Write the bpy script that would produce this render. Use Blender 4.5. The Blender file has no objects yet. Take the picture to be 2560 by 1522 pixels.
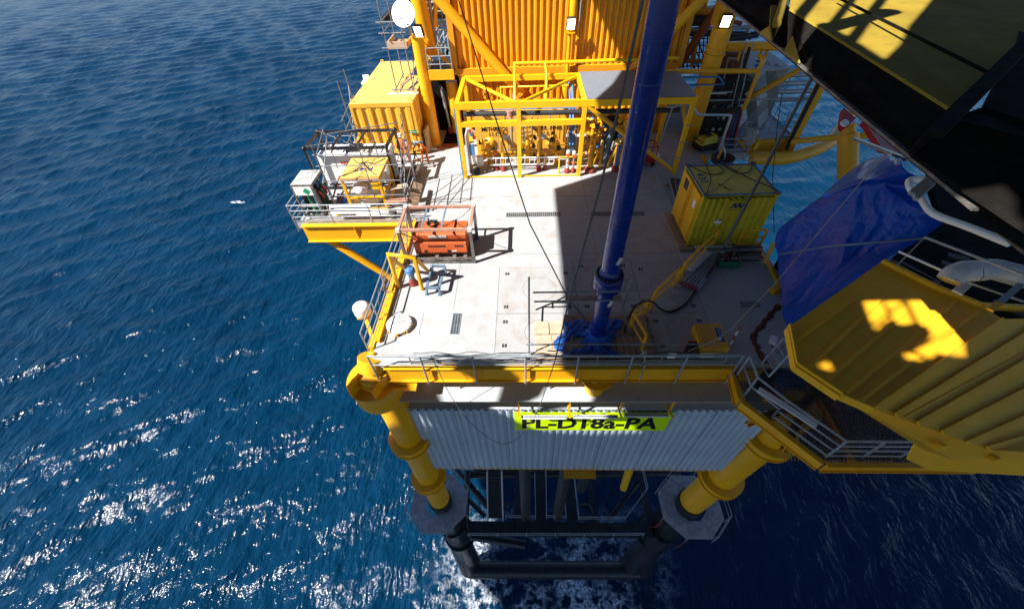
import bpy, math, random
import numpy as np
from mathutils import Vector, Matrix
S = bpy.context.scene
random.seed(7); rng = np.random.default_rng(7)

# ------------------------------------------------------------------ camera, sky, sun, exposure
W_ = Vector
FPX, CX, CY = 996.0, 1280.0, 761.0
AX = np.array([[0.99926, -0.00733, -0.03765], [0.0200, -0.7359, 0.6768], [-0.0327, -0.6771, -0.7352]])
_u, _s, _v = np.linalg.svd(AX); AX = _u @ _v
CAM = np.array([0.0, 0.0, 12.0])
cd = bpy.data.cameras.new('camera'); cam = bpy.data.objects.new('camera', cd); S.collection.objects.link(cam)
cd.sensor_width = 36; cd.lens = FPX / 2560 * 36; cd.clip_start = 0.05; cd.clip_end = 3000
Mx = Matrix([[AX[i, 0], -AX[i, 1], -AX[i, 2], CAM[i]] for i in range(3)] + [[0, 0, 0, 1]])
cam.matrix_world = Mx; S.camera = cam
SUN = W_((-0.62, -0.31, 0.72)).normalized()
w = bpy.data.worlds.new('World'); S.world = w; w.use_nodes = True
nt = w.node_tree; bg = nt.nodes['Background']; sky = nt.nodes.new('ShaderNodeTexSky')
sky.sky_type = 'NISHITA'; sky.sun_disc = False; sky.sun_elevation = math.asin(SUN.z); sky.sun_rotation = math.atan2(SUN.x, SUN.y)
sky.altitude = 2500; sky.air_density = 1.0; sky.dust_density = 0.0; sky.ozone_density = 4.0
nt.links.new(sky.outputs[0], bg.inputs[0]); bg.inputs[1].default_value = 0.055
sl = bpy.data.lights.new('sun', 'SUN'); sl.energy = 5.0; sl.angle = math.radians(0.5); sl.color = (1, 0.96, 0.9)
so = bpy.data.objects.new('sun', sl); S.collection.objects.link(so); so.rotation_euler = SUN.to_track_quat('Z', 'Y').to_euler()
S.view_settings.view_transform = 'Standard'; S.view_settings.look = 'None'; S.view_settings.exposure = 1.15; S.view_settings.gamma = 1

# ------------------------------------------------------------------ measuring helpers: a sight line met with a real plane
ZN = dict(a=(700,0,4.364),b=(700,300,3.905),c=(1100,0,3.226),d=(1640,0,3.372),e=(1100,160,4.9475),f=(1400,160,4.947),g=(860,560,3.71),
 h=(1300,560,3.7106),i=(1600,380,4.637),j=(1860,240,2.854),k=(860,840,3.71),l=(1260,860,3.12),m=(960,1120,2.773),n=(1760,0,2.854),
 o=(1860,760,3.0914),p=(2200,560,6.183),w=(0,0,1),q=(720,400,9.275),r=(860,380,8.244),s=(980,500,8.244),u=(1130,300,10.6),x=(960,320,13.49),y=(1750,440,7.42))
def ray(k, x, y):
    a = ZN[k]; return AX @ np.array([a[0]+x/a[2]-CX, a[1]+y/a[2]-CY, FPX])
def D(k, x, y, z=0.0):
    d = ray(k, x, y); return W_(CAM + d*((z-CAM[2])/d[2]))
def V(k, x, y, Y):
    d = ray(k, x, y); return W_(CAM + d*(Y/d[1]))
def XX(k, x, y, X):
    d = ray(k, x, y); return W_(CAM + d*(X/d[0]))
def up(k, x, y, b):
    """the point above base point b seen at (x,y)"""
    d = ray(k, x, y); t = (b[0]*d[0]+b[1]*d[1])/(d[0]**2+d[1]**2); return W_((b[0], b[1], 12+t*d[2]))
UPV = W_((0, 0, 1))

# ------------------------------------------------------------------ materials
MATS = {}
def mat(name, col, rough=0.5, metal=0.0, var=0.12, rust=0.0, rustcol=(0.12, 0.045, 0.015), scale=1.5, bump=0.0, dirt=0.0, spec=0.5, streak=0.0):
    m = bpy.data.materials.new(name); m.use_nodes = True; t = m.node_tree; N = t.nodes; L = t.links
    b = N['Principled BSDF']; b.inputs['Roughness'].default_value = rough; b.inputs['Metallic'].default_value = metal
    b.inputs['Specular IOR Level'].default_value = spec
    tc = N.new('ShaderNodeTexCoord'); src = tc.outputs['Object']
    def noise(sc, det=5, rg=0.6, vec=src):
        n = N.new('ShaderNodeTexNoise'); n.inputs['Scale'].default_value = sc; n.inputs['Detail'].default_value = det; n.inputs['Roughness'].default_value = rg
        L.new(vec, n.inputs['Vector']); return n.outputs['Fac']
    def ramp(f, a, c, v0=0., v1=1.):
        n = N.new('ShaderNodeMapRange'); n.inputs[1].default_value = a; n.inputs[2].default_value = c; n.inputs[3].default_value = v0; n.inputs[4].default_value = v1
        L.new(f, n.inputs[0]); return n.outputs[0]
    def mix(f, a, c):
        n = N.new('ShaderNodeMix'); n.data_type = 'RGBA'
        L.new(f, n.inputs[0])
        for k, v in ((6, a), (7, c)):
            if isinstance(v, tuple): n.inputs[k].default_value = (*v, 1)
            else: L.new(v, n.inputs[k])
        return n.outputs[2]
    lo = tuple(c*(1-var*1.6) for c in col); hi = tuple(min(1, c*(1+var)) for c in col)
    out = mix(ramp(noise(scale), 0.3, 0.7), lo, hi)
    if dirt: out = mix(ramp(noise(scale*4.3, 8, 0.7), 0.52, 0.75, 0, dirt), out, (0.05, 0.04, 0.03))
    if streak:
        mp = N.new('ShaderNodeMapping'); mp.inputs['Scale'].default_value = (9, 9, 0.5); L.new(src, mp.inputs[0])
        out = mix(ramp(noise(1.0, 6, 0.6, mp.outputs[0]), 0.5, 0.75, 0, streak), out, tuple(c*0.35+0.01 for c in col))
    if rust: out = mix(ramp(noise(scale*2.7, 9, 0.68), 0.72-rust*0.3, 0.8-rust*0.2), out, rustcol)
    L.new(out, b.inputs['Base Color'])
    r = ramp(noise(scale*3), 0.3, 0.7, max(0, rough-0.08), min(1, rough+0.1)); L.new(r, b.inputs['Roughness'])
    if bump:
        bp = N.new('ShaderNodeBump'); bp.inputs['Strength'].default_value = bump; bp.inputs['Distance'].default_value = 0.02
        L.new(noise(scale*6, 6), bp.inputs['Height']); L.new(bp.outputs[0], b.inputs['Normal'])
    MATS[name] = m
    return m

YEL = (0.86, 0.41, 0.006)
mat('yellow_paint', YEL, 0.38, rust=0.03, var=0.07, scale=0.9, dirt=0.1, streak=0.05)
mat('yellow_bright', (0.90, 0.49, 0.008), 0.35, var=0.05, dirt=0.08)
mat('orange_cladding', (0.74, 0.32, 0.008), 0.45, var=0.05, scale=0.5, dirt=0.05)
mat('module_yellow', (0.80, 0.42, 0.035), 0.45, var=0.08, scale=0.7, dirt=0.1, streak=0.06)
mat('worn_yellow', (0.56, 0.46, 0.012), 0.5, var=0.12, scale=1.3, dirt=0.25, rust=0.15, streak=0.2)
mat('worn_yellow_roof', (0.74, 0.66, 0.12), 0.7, var=0.12, scale=1.6, dirt=0.25, rust=0.1, spec=0.2)
mat('lid_yellow', (0.80, 0.50, 0.12), 0.5, var=0.1, scale=0.8, dirt=0.2)
mat('galvanised', (0.34, 0.37, 0.40), 0.42, 0.35, var=0.15, scale=3, dirt=0.25)
mat('scaffold_steel', (0.20, 0.215, 0.235), 0.45, 0.3, var=0.2, scale=3, dirt=0.3, rust=0.1)
mat('cladding_grey', (0.47, 0.54, 0.63), 0.4, 0.15, var=0.07, scale=0.5, streak=0.22, dirt=0.08)
mat('ledge_grey', (0.48, 0.52, 0.56), 0.5, 0.1, var=0.06, scale=1.2, dirt=0.08)
mat('lagging_silver', (0.38, 0.42, 0.46), 0.4, 0.45, var=0.15, scale=1)
mat('black_paint', (0.012, 0.014, 0.017), 0.4, var=0.3, scale=1.5, rust=0.12)
mat('pile_black', (0.020, 0.023, 0.028), 0.35, var=0.5, scale=2.5, rust=0.1, streak=0.4)
mat('dark_steel', (0.045, 0.05, 0.055), 0.5, 0.3, var=0.3, scale=2.5, rust=0.35)
mat('substructure', (0.016, 0.019, 0.024), 0.6, var=0.5, scale=1.2, rust=0.15)
mat('worn_steel', (0.16, 0.15, 0.14), 0.6, 0.3, var=0.4, scale=5, rust=0.55, dirt=0.5)
mat('white_paint', (0.80, 0.80, 0.80), 0.4, var=0.04, scale=1, dirt=0.12)
mat('dirty_white', (0.62, 0.60, 0.55), 0.55, var=0.1, scale=3, dirt=0.45)
mat('riser_blue', (0.002, 0.024, 0.21), 0.26, var=0.15, scale=0.8, dirt=0.06, streak=0.1)
mat('blue_paint', (0.06, 0.22, 0.55), 0.4, var=0.1, dirt=0.2)
mat('grey_blue_paint', (0.13, 0.20, 0.28), 0.4, var=0.1, dirt=0.2)
mat('deep_blue', (0.01, 0.04, 0.25), 0.4)
mat('generator_orange', (0.62, 0.115, 0.025), 0.38, var=0.09, scale=1.5, dirt=0.2, streak=0.15)
mat('salmon_paint', (0.46, 0.24, 0.17), 0.5, var=0.15, scale=3, dirt=0.5, rust=0.35)
mat('red_paint', (0.42, 0.015, 0.015), 0.4, var=0.1, dirt=0.15)
mat('red_rubber', (0.30, 0.045, 0.03), 0.6, var=0.2, scale=6, dirt=0.2)
mat('rust_steel', (0.20, 0.07, 0.035), 0.8, var=0.4, scale=8, dirt=0.4)
mat('rubber_black', (0.012, 0.012, 0.014), 0.55, var=0.3)
mat('wood_plank', (0.36, 0.25, 0.16), 0.75, var=0.25, scale=2.5, dirt=0.35, streak=0.3)
mat('grey_wood', (0.46, 0.43, 0.45), 0.8, var=0.25, scale=3, dirt=0.5)
mat('cardboard', (0.52, 0.38, 0.27), 0.8, var=0.12, scale=3, dirt=0.15)
mat('rope_grey', (0.12, 0.11, 0.10), 0.7, var=0.3, scale=30)
mat('rope_tan', (0.36, 0.31, 0.24), 0.8, var=0.3, scale=30)
mat('sign_lime', (0.62, 0.90, 0.0), 0.4, var=0.03)
mat('sign_blue', (0.02, 0.08, 0.35), 0.4, var=0.03)
mat('sign_green', (0.01, 0.28, 0.12), 0.4, var=0.03)
mat('letter_black', (0.01, 0.01, 0.012), 0.4, var=0.05)
mat('letter_navy', (0.02, 0.03, 0.16), 0.5, var=0.1)
mat('letter_red', (0.75, 0.06, 0.02), 0.4, var=0.05)
mat('letter_brown', (0.30, 0.07, 0.02), 0.5, var=0.1)
mat('workwear_orange', (0.85, 0.20, 0.015), 0.8, var=0.1, scale=8, bump=0.3)
mat('reflective_tape', (0.65, 0.66, 0.66), 0.4, var=0.05)
mat('skin', (0.45, 0.24, 0.16), 0.5, var=0.06)
mat('helmet_white', (0.8, 0.8, 0.8), 0.3, var=0.02)
mat('boot_black', (0.02, 0.018, 0.016), 0.6)
mat('washer_yellow', (0.60, 0.50, 0.03), 0.35, var=0.06, dirt=0.15)
mat('green_plastic', (0.01, 0.16, 0.07), 0.45, var=0.1, dirt=0.3)
mat('lagging_white', (0.52, 0.53, 0.54), 0.6, var=0.12, scale=4, dirt=0.3, bump=0.6)
mat('foil_grey', (0.34, 0.36, 0.38), 0.3, 0.6, var=0.25, scale=10, bump=0.8)
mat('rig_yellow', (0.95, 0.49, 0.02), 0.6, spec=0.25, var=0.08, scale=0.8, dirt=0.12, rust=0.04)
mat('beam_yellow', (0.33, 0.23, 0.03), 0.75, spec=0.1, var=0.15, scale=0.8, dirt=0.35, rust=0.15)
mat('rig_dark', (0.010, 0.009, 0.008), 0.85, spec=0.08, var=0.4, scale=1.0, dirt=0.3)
mat('rig_hull', (0.06, 0.06, 0.06), 0.8)
mat('bright_glass', (0.7, 0.7, 0.75), 0.15)
mat('rust_stain', (0.15, 0.05, 0.02), 0.9, var=0.4, scale=6)
def emis(name, col, st):
    m = bpy.data.materials.new(name); m.use_nodes = True; b = m.node_tree.nodes['Principled BSDF']
    b.inputs['Base Color'].default_value = (*col, 1); b.inputs['Emission Color'].default_value = (*col, 1); b.inputs['Emission Strength'].default_value = st
    MATS[name] = m
emis('lamp_lit', (1, 0.95, 0.85), 3.0)

def nodes_of(name):
    m = bpy.data.materials.new(name); m.use_nodes = True; MATS[name] = m
    t = m.node_tree; return m, t.nodes, t.links, t.nodes['Principled BSDF']
class NG:
    def __init__(s, N, L): s.N, s.L = N, L
    def n(s, ty, **k):
        x = s.N.new(ty)
        for a, v in k.items(): setattr(x, a, v)
        return x
    def lk(s, v, inp):
        if isinstance(v, (int, float)): inp.default_value = v
        elif isinstance(v, tuple): inp.default_value = (*v, 1) if len(inp.default_value) == 4 and len(v) == 3 else v
        else: s.L.new(v, inp)
    def math(s, op, a, b=0.0, c=None):
        x = s.n('ShaderNodeMath', operation=op); s.lk(a, x.inputs[0]); s.lk(b, x.inputs[1])
        if c is not None: s.lk(c, x.inputs[2])
        return x.outputs[0]
    def mr(s, f, a, b, c=0., d=1., smooth=False):
        x = s.n('ShaderNodeMapRange'); x.interpolation_type = 'SMOOTHSTEP' if smooth else 'LINEAR'
        s.lk(f, x.inputs[0])
        for i, v in enumerate((a, b, c, d)): x.inputs[i+1].default_value = v
        return x.outputs[0]
    def mapping(s, vec, sc=(1, 1, 1), rot=(0, 0, 0), loc=(0, 0, 0)):
        x = s.n('ShaderNodeMapping'); s.lk(vec, x.inputs[0]); x.inputs['Scale'].default_value = sc; x.inputs['Rotation'].default_value = rot; x.inputs['Location'].default_value = loc
        return x.outputs[0]
    def noise(s, vec, sc, det=5, rg=0.55, dist=0.0, ty=None):
        x = s.n('ShaderNodeTexNoise')
        if ty: x.noise_type = ty
        s.lk(vec, x.inputs['Vector']); x.inputs['Scale'].default_value = sc; x.inputs['Detail'].default_value = det; x.inputs['Roughness'].default_value = rg; x.inputs['Distortion'].default_value = dist
        return x.outputs['Fac']
    def mix(s, f, a, b):
        x = s.n('ShaderNodeMix', data_type='RGBA'); s.lk(f, x.inputs[0]); s.lk(a, x.inputs[6]); s.lk(b, x.inputs[7]); return x.outputs[2]
    def pos(s): return s.n('ShaderNodeNewGeometry').outputs['Position']
    def sep(s, v):
        x = s.n('ShaderNodeSeparateXYZ'); s.lk(v, x.inputs[0]); return x.outputs

# non-slip deck coating, stained by rust run-off
def deck_mat(name, base, stain, lo, hi):
    m, N, L, b = nodes_of(name); g = NG(N, L); P = g.pos()
    n1 = g.noise(P, 0.35, 6, 0.6); n2 = g.noise(P, 1.7, 8, 0.7); n3 = g.noise(P, 38, 2, 0.6)
    c = g.mix(g.mr(n1, 0.35, 0.65), tuple(v*0.93 for v in base), base)
    f = g.math('MULTIPLY', g.mr(n2, lo, hi, 0, 0.75), g.mr(g.noise(g.mapping(P, (1, 0.45, 1)), 0.8, 5, 0.6), 0.35, 0.62))
    c = g.mix(f, c, stain)
    c = g.mix(g.mr(g.noise(P, 9, 6, 0.75), 0.66, 0.76, 0, 0.3), c, (0.10, 0.085, 0.07))
    c = g.mix(g.mr(n3, 0.35, 0.7, 0, 0.13), c, (0.05, 0.05, 0.05))
    g.lk(c, b.inputs['Base Color']); b.inputs['Roughness'].default_value = 0.75
    bp = g.n('ShaderNodeBump'); bp.inputs['Strength'].default_value = 0.3; bp.inputs['Distance'].default_value = 0.01; g.lk(n3, bp.inputs['Height']); L.new(bp.outputs[0], b.inputs['Normal'])
deck_mat('deck_coating', (0.415, 0.435, 0.455), (0.30, 0.215, 0.145), 0.45, 0.8)
deck_mat('hatch_coating', (0.40, 0.41, 0.42), (0.26, 0.17, 0.11), 0.42, 0.78)

# diagonal lattice of embossed insulation panels
def diamond():
    m, N, L, b = nodes_of('diamond_cladding'); g = NG(N, L); P = g.pos(); x, y, z = g.sep(P)
    u = g.math('ADD', g.math('MULTIPLY', x, 0.75), g.math('MULTIPLY', z, 0.36)); v = g.math('SUBTRACT', g.math('MULTIPLY', x, 0.75), g.math('MULTIPLY', z, 0.36))
    h = g.math('ADD', g.math('PINGPONG', u, 0.5), g.math('PINGPONG', v, 0.5))
    c = g.mix(g.mr(g.noise(P, 1.2), 0.3, 0.7), (0.30, 0.34, 0.38), (0.44, 0.48, 0.52))
    g.lk(c, b.inputs['Base Color']); b.inputs['Roughness'].default_value = 0.38; b.inputs['Metallic'].default_value = 0.4
    bp = g.n('ShaderNodeBump'); bp.inputs['Strength'].default_value = 0.9; bp.inputs['Distance'].default_value = 0.5; g.lk(h, bp.inputs['Height']); L.new(bp.outputs[0], b.inputs['Normal'])
diamond()

# checkered / slotted walkway roof grating
def fine_grating():
    m, N, L, b = nodes_of('grating_sheet'); g = NG(N, L); P = g.pos(); x, y, z = g.sep(P)
    s1 = g.math('SINE', g.math('MULTIPLY', x, 84)); s2 = g.math('SINE', g.math('MULTIPLY', y, 40))
    f = g.math('MULTIPLY', g.mr(s1, -0.2, 0.4), g.mr(s2, -0.5, 0.2))
    c = g.mix(f, (0.24, 0.28, 0.33), (0.07, 0.08, 0.10)); g.lk(c, b.inputs['Base Color']); b.inputs['Roughness'].default_value = 0.5
    bp = g.n('ShaderNodeBump'); bp.invert = True; bp.inputs['Strength'].default_value = 0.6; bp.inputs['Distance'].default_value = 0.02; g.lk(f, bp.inputs['Height']); L.new(bp.outputs[0], b.inputs['Normal'])
fine_grating()

# creased tarpaulin
def tarp_mat(name, col, hi, sc, st, rough):
    m, N, L, b = nodes_of(name); g = NG(N, L); P = g.pos()
    n = g.noise(g.mapping(P, (1, 1, 1), (0.3, 0.2, 0.7)), sc, 6, 0.62, 0.8); n2 = g.noise(P, sc*4, 4, 0.6, 0.5)
    c = g.mix(g.mr(n, 0.3, 0.7), col, hi); b.inputs['Specular IOR Level'].default_value = 0.3; g.lk(c, b.inputs['Base Color']); b.inputs['Roughness'].default_value = rough
    v = g.n('ShaderNodeTexVoronoi', feature='DISTANCE_TO_EDGE'); v.inputs['Scale'].default_value = sc*2.0; g.lk(P, v.inputs['Vector'])
    h = g.math('ADD', g.math('MULTIPLY', n, 1.2), g.math('ADD', g.math('MULTIPLY', n2, 0.25), g.math('MULTIPLY', g.math('MINIMUM', v.outputs[0], 0.12), 0.5)))
    bp = g.n('ShaderNodeBump'); bp.inputs['Strength'].default_value = st; bp.inputs['Distance'].default_value = 0.12; g.lk(h, bp.inputs['Height']); L.new(bp.outputs[0], b.inputs['Normal'])
tarp_mat('tarp_blue', (0.0, 0.040, 0.30), (0.0, 0.058, 0.42), 0.8, 0.85, 0.25)
tarp_mat('tarp_small', (0.010, 0.08, 0.42), (0.03, 0.17, 0.60), 5.0, 1.0, 0.35)

# the sea: small ripples on top of the modelled waves, foam where it washes round the jacket
WZ = -42.0
def sea_mat():
    m, N, L, b = nodes_of('sea_water'); g = NG(N, L); P = g.pos(); x, y, z = g.sep(P)
    ang = math.radians(-55)
    a1 = g.noise(g.mapping(P, (1.0, 0.38, 1), (0, 0, ang)), 0.5, 3, 0.5, 0.3)
    a2 = g.noise(g.mapping(P, (1.0, 0.45, 1), (0, 0, ang+0.5)), 1.9, 1.5, 0.5, 0.3)
    big = g.noise(P, 0.035, 3, 0.5)
    c = g.mix(g.mr(big, 0.35, 0.65), (0.0005, 0.0180, 0.047), (0.0009, 0.0240, 0.060))
    # foam
    dx = g.math('SUBTRACT', g.math('ABSOLUTE', g.math('SUBTRACT', x, 2.8)), 9.0); dy = g.math('SUBTRACT', g.math('ABSOLUTE', g.math('SUBTRACT', y, 5.5)), 5.0)
    d = g.math('MAXIMUM', dx, dy); reg = g.mr(d, 6.0, -2.5, 0, 1, True)
    vn = g.n('ShaderNodeTexVoronoi', feature='DISTANCE_TO_EDGE'); vn.inputs['Scale'].default_value = 0.62
    wp = g.n('ShaderNodeTexNoise'); wp.inputs['Scale'].default_value = 0.9; wp.inputs['Detail'].default_value = 6; g.lk(P, wp.inputs['Vector'])
    va = g.n('ShaderNodeVectorMath', operation='SCALE'); L.new(wp.outputs['Color'], va.inputs[0]); va.inputs['Scale'].default_value = 3.2
    vb = g.n('ShaderNodeVectorMath', operation='ADD'); L.new(P, vb.inputs[0]); L.new(va.outputs[0], vb.inputs[1]); L.new(vb.outputs[0], vn.inputs['Vector'])
    lace = g.mr(vn.outputs[0], 0.24, 0.0, 0, 1.3)
    pat = g.math('MULTIPLY', lace, g.mr(g.noise(P, 0.30, 5, 0.65), 0.42, 0.56))
    pat = g.math('MULTIPLY', pat, g.mr(g.noise(P, 5, 5, 0.7), 0.35, 0.6))
    foam = g.math('MULTIPLY', pat, reg)
    caps = g.math('MULTIPLY', g.mr(g.noise(g.mapping(P, (1, 0.5, 1), (0, 0, ang)), 0.16, 9, 0.72), 0.765, 0.79), 0.8)
    foam = g.math('MAXIMUM', foam, caps)
    wc = D('w', 592, 506, WZ); ex_ = g.math('DIVIDE', g.math('SUBTRACT', x, wc.x), 2.2); ey_ = g.math('DIVIDE', g.math('SUBTRACT', y, wc.y), 0.7)
    el = g.math('ADD', g.math('MULTIPLY', ex_, ex_), g.math('MULTIPLY', ey_, ey_)); crest = g.math('MULTIPLY', g.mr(el, 1.0, 0.2), g.mr(g.noise(P, 1.1, 6, 0.75), 0.46, 0.56)); foam = g.math('MAXIMUM', foam, crest)
    g.lk(g.mix(foam, c, (0.78, 0.84, 0.92)), b.inputs['Base Color'])
    g.lk(g.mr(foam, 0, 1, 0.115, 0.75), b.inputs['Roughness']); b.inputs['IOR'].default_value = 1.27
    a3 = g.noise(P, 5.5, 2, 0.5)
    h = g.math('ADD', g.math('ADD', g.math('MULTIPLY', a1, 1.0), g.math('MULTIPLY', a2, 0.36)), g.math('MULTIPLY', a3, 0.09))
    h = g.math('MULTIPLY', h, g.mr(g.noise(g.mapping(P, (1, 0.4, 1), (0, 0, ang)), 0.03, 3, 0.5), 0.35, 0.65, 0.75, 1.3))
    bp = g.n('ShaderNodeBump'); bp.inputs['Strength'].default_value = 1.0; bp.inputs['Distance'].default_value = 0.54; g.lk(h, bp.inputs['Height']); L.new(bp.outputs[0], b.inputs['Normal'])
sea_mat()

# ------------------------------------------------------------------ mesh builder
ORIG = {}
def link(o):
    S.collection.objects.link(o); return o
def wloc(o): return ORIG.get(o.name, W_((0, 0, 0)))
class MB:
    def __init__(s): s.v = []; s.f = []; s.sm = []; s.mi = []; s.cur = 0
    def add(s, vs, fs, smooth=False):
        n = len(s.v); s.v += [tuple(v) for v in vs]
        for f in fs: s.f.append([i+n for i in f]); s.sm.append(smooth); s.mi.append(s.cur)
        return s
    def slot(s, i): s.cur = i; return s
    def hexa(s, P):   # 8 points: bottom 4 ccw, top 4
        return s.add(P, [(3,2,1,0),(4,5,6,7),(0,1,5,4),(1,2,6,5),(2,3,7,6),(3,0,4,7)])
    def bb(s, x0, y0, z0, x1, y1, z1):
        return s.hexa([(x0,y0,z0),(x1,y0,z0),(x1,y1,z0),(x0,y1,z0),(x0,y0,z1),(x1,y0,z1),(x1,y1,z1),(x0,y1,z1)])
    def ob(s, c, ax, sz):
        c = W_(c); X, Y, Z = [W_(a).normalized()*h/2 for a, h in zip(ax, sz)]
        return s.hexa([c-X-Y-Z, c+X-Y-Z, c+X+Y-Z, c-X+Y-Z, c-X-Y+Z, c+X-Y+Z, c+X+Y+Z, c-X+Y+Z])
    def box(s, c, sz, rz=0.0):
        q, r = math.cos(rz), math.sin(rz); return s.ob(c, ((q, r, 0), (-r, q, 0), (0, 0, 1)), sz)
    def frame(s, a, b, upv=UPV):
        d = (b-a).normalized(); u = W_(upv)
        if abs(d.dot(u)) > 0.98: u = W_((0, 1, 0))
        sd = d.cross(u).normalized(); u = sd.cross(d).normalized(); return d, sd, u
    def bar(s, a, b, wd, ht=None, upv=UPV):
        a, b = W_(a), W_(b); ht = ht or wd; d, sd, u = s.frame(a, b, upv); return s.ob((a+b)/2, (d, sd, u), ((b-a).length, wd, ht))
    def ibeam(s, a, b, wd, ht, t=0.03, upv=UPV):
        a, b = W_(a), W_(b); d, sd, u = s.frame(a, b, upv); L = (b-a).length; c = (a+b)/2
        s.ob(c+u*(ht-t)/2, (d, sd, u), (L, wd, t)); s.ob(c-u*(ht-t)/2, (d, sd, u), (L, wd, t)); return s.ob(c, (d, sd, u), (L, t, ht-2*t))
    def tube(s, a, b, r, r2=None, n=10, cap=True):
        a, b = W_(a), W_(b); r2 = r if r2 is None else r2; d, sd, u = s.frame(a, b)
        vs = []
        for p, q in ((a, r), (b, r2)):
            for i in range(n):
                t = 2*math.pi*i/n; vs.append(p + sd*math.cos(t)*q + u*math.sin(t)*q)
        s.add(vs, [(i, (i+1) % n, n+(i+1) % n, n+i) for i in range(n)], True)
        if cap: s.add(vs, [tuple(range(n-1, -1, -1)), tuple(range(n, 2*n))])
        return s
    def path(s, pts, r, n=8, bend=0.0):
        pts = [W_(p) for p in pts]
        if bend:
            q = [pts[0]]
            for i in range(1, len(pts)-1):
                a, b, c = pts[i-1], pts[i], pts[i+1]; k = min(bend, (a-b).length*.45, (c-b).length*.45)
                p0 = b+(a-b).normalized()*k; p1 = b+(c-b).normalized()*k
                for j in range(5):
                    t = j/4; q.append(p0*(1-t)**2+b*2*t*(1-t)+p1*t*t)
            q.append(pts[-1]); pts = q
        m = len(pts); vs = []; pv = None
        for i, p in enumerate(pts):
            d = ((pts[min(i+1, m-1)]-p).normalized() + (p-pts[max(i-1, 0)]).normalized())
            d = d.normalized() if d.length > 1e-6 else W_((0, 0, 1))
            u = pv if pv is not None else (W_((0, 0, 1)) if abs(d.z) < 0.9 else W_((0, 1, 0)))
            u = (u-d*u.dot(d)).normalized(); sd = d.cross(u); pv = u
            k = 1.0
            if 0 < i < m-1:
                cs = (pts[i+1]-p).normalized().dot(d); k = 1/max(cs, 0.5)
            for j in range(n):
                t = 2*math.pi*j/n; vs.append(p+sd*math.cos(t)*r*min(k, 1.25)+u*math.sin(t)*r)
        s.add(vs, [(i*n+j, i*n+(j+1) % n, (i+1)*n+(j+1) % n, (i+1)*n+j) for i in range(m-1) for j in range(n)], True)
        return s.add(vs, [tuple(range(n-1, -1, -1)), tuple(range((m-1)*n, m*n))])
    def lathe(s, base, prof, n=24, axis=UPV, smooth=True, cap=True, a0=0, a1=2*math.pi):
        base = W_(base); d = W_(axis).normalized(); _, sd, u = s.frame(base, base+d)
        vs = []; full = abs(a1-a0-2*math.pi) < 1e-6; m = n if full else n+1
        for r, h in prof:
            for i in range(m):
                t = a0+(a1-a0)*i/n; vs.append(base+d*h+sd*math.cos(t)*r+u*math.sin(t)*r)
        fs = []
        for k in range(len(prof)-1):
            for i in range(n if full else n):
                j = (i+1) % m; fs.append((k*m+i, k*m+j, (k+1)*m+j, (k+1)*m+i))
        s.add(vs, fs, smooth)
        if cap and full: s.add(vs, [tuple(range(m-1, -1, -1)), tuple(range((len(prof)-1)*m, len(prof)*m))])
        return s
    def prism(s, pts, z0, z1):
        n = len(pts); vs = [(p[0], p[1], z0) for p in pts]+[(p[0], p[1], z1) for p in pts]
        return s.add(vs, [tuple(range(n-1, -1, -1)), tuple(range(n, 2*n))]+[(i, (i+1) % n, n+(i+1) % n, n+i) for i in range(n)])
    def slab(s, pts, nrm, th):
        pts = [W_(p) for p in pts]; nv = W_(nrm).normalized()*th; n = len(pts)
        return s.add(pts+[p-nv for p in pts], [tuple(range(n)), tuple(range(2*n-1, n-1, -1))]+[(i, n+i, n+(i+1) % n, (i+1) % n) for i in range(n)])
    def corr(s, a, b, zlo, zhi, pitch=0.3, dep=0.08, out=(0, -1, 0), flat=0.35):
        """trapezoid corrugated sheet standing between a and b"""
        a, b = W_((a[0], a[1], 0)), W_((b[0], b[1], 0)); L = (b-a).length; d = (b-a)/L; o = W_(out)*dep; n = max(1, round(L/pitch)); p = L/n; xs = []
        sl = (1-2*flat)/2
        for i in range(n):
            xs += [(i*p, 0), ((i+flat)*p, 0), ((i+flat+sl)*p, 1), ((i+2*flat+sl)*p, 1)]
        xs.append((L, 0)); vs = []
        for z in (zlo, zhi):
            for t, k in xs: q = a+d*t+o*k; vs.append((q.x, q.y, z))
        m = len(xs); return s.add(vs, [(i, i+1, m+i+1, m+i) for i in range(m-1)])
    def sheet(s, G, smooth=True, th=0.0):
        r, c = len(G), len(G[0]); vs = [p for row in G for p in row]
        s.add(vs, [(i*c+j, i*c+j+1, (i+1)*c+j+1, (i+1)*c+j) for i in range(r-1) for j in range(c-1)], smooth)
        return s
    def ball(s, c, r, n=10, sc=(1, 1, 1)):
        vs = []; fs = []; m = n//2+1
        for i in range(m+1):
            ph = math.pi*i/m
            for j in range(n):
                t = 2*math.pi*j/n; vs.append((c[0]+r*sc[0]*math.sin(ph)*math.cos(t), c[1]+r*sc[1]*math.sin(ph)*math.sin(t), c[2]+r*sc[2]*math.cos(ph)))
        for i in range(m):
            for j in range(n): fs.append((i*n+j, (i+1)*n+j, (i+1)*n+(j+1) % n, i*n+(j+1) % n))
        return s.add(vs, fs, True)
    def build(s, name, mats, parent=None, label=None, cat=None, group=None, kind=None, bevel=0.0):
        if not s.v: return None
        A = np.array(s.v, float); lo, hi = A.min(0), A.max(0); c = W_(((lo[0]+hi[0])/2, (lo[1]+hi[1])/2, lo[2]))
        me = bpy.data.meshes.new(name); A -= np.array(c); me.from_pydata(A.tolist(), [], s.f); me.validate()
        if len(me.polygons) == len(s.f):
            me.polygons.foreach_set('use_smooth', s.sm); me.polygons.foreach_set('material_index', s.mi)
        for mn in ([mats] if isinstance(mats, str) else mats): me.materials.append(MATS[mn])
        o = link(bpy.data.objects.new(name, me)); ORIG[o.name] = c
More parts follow.
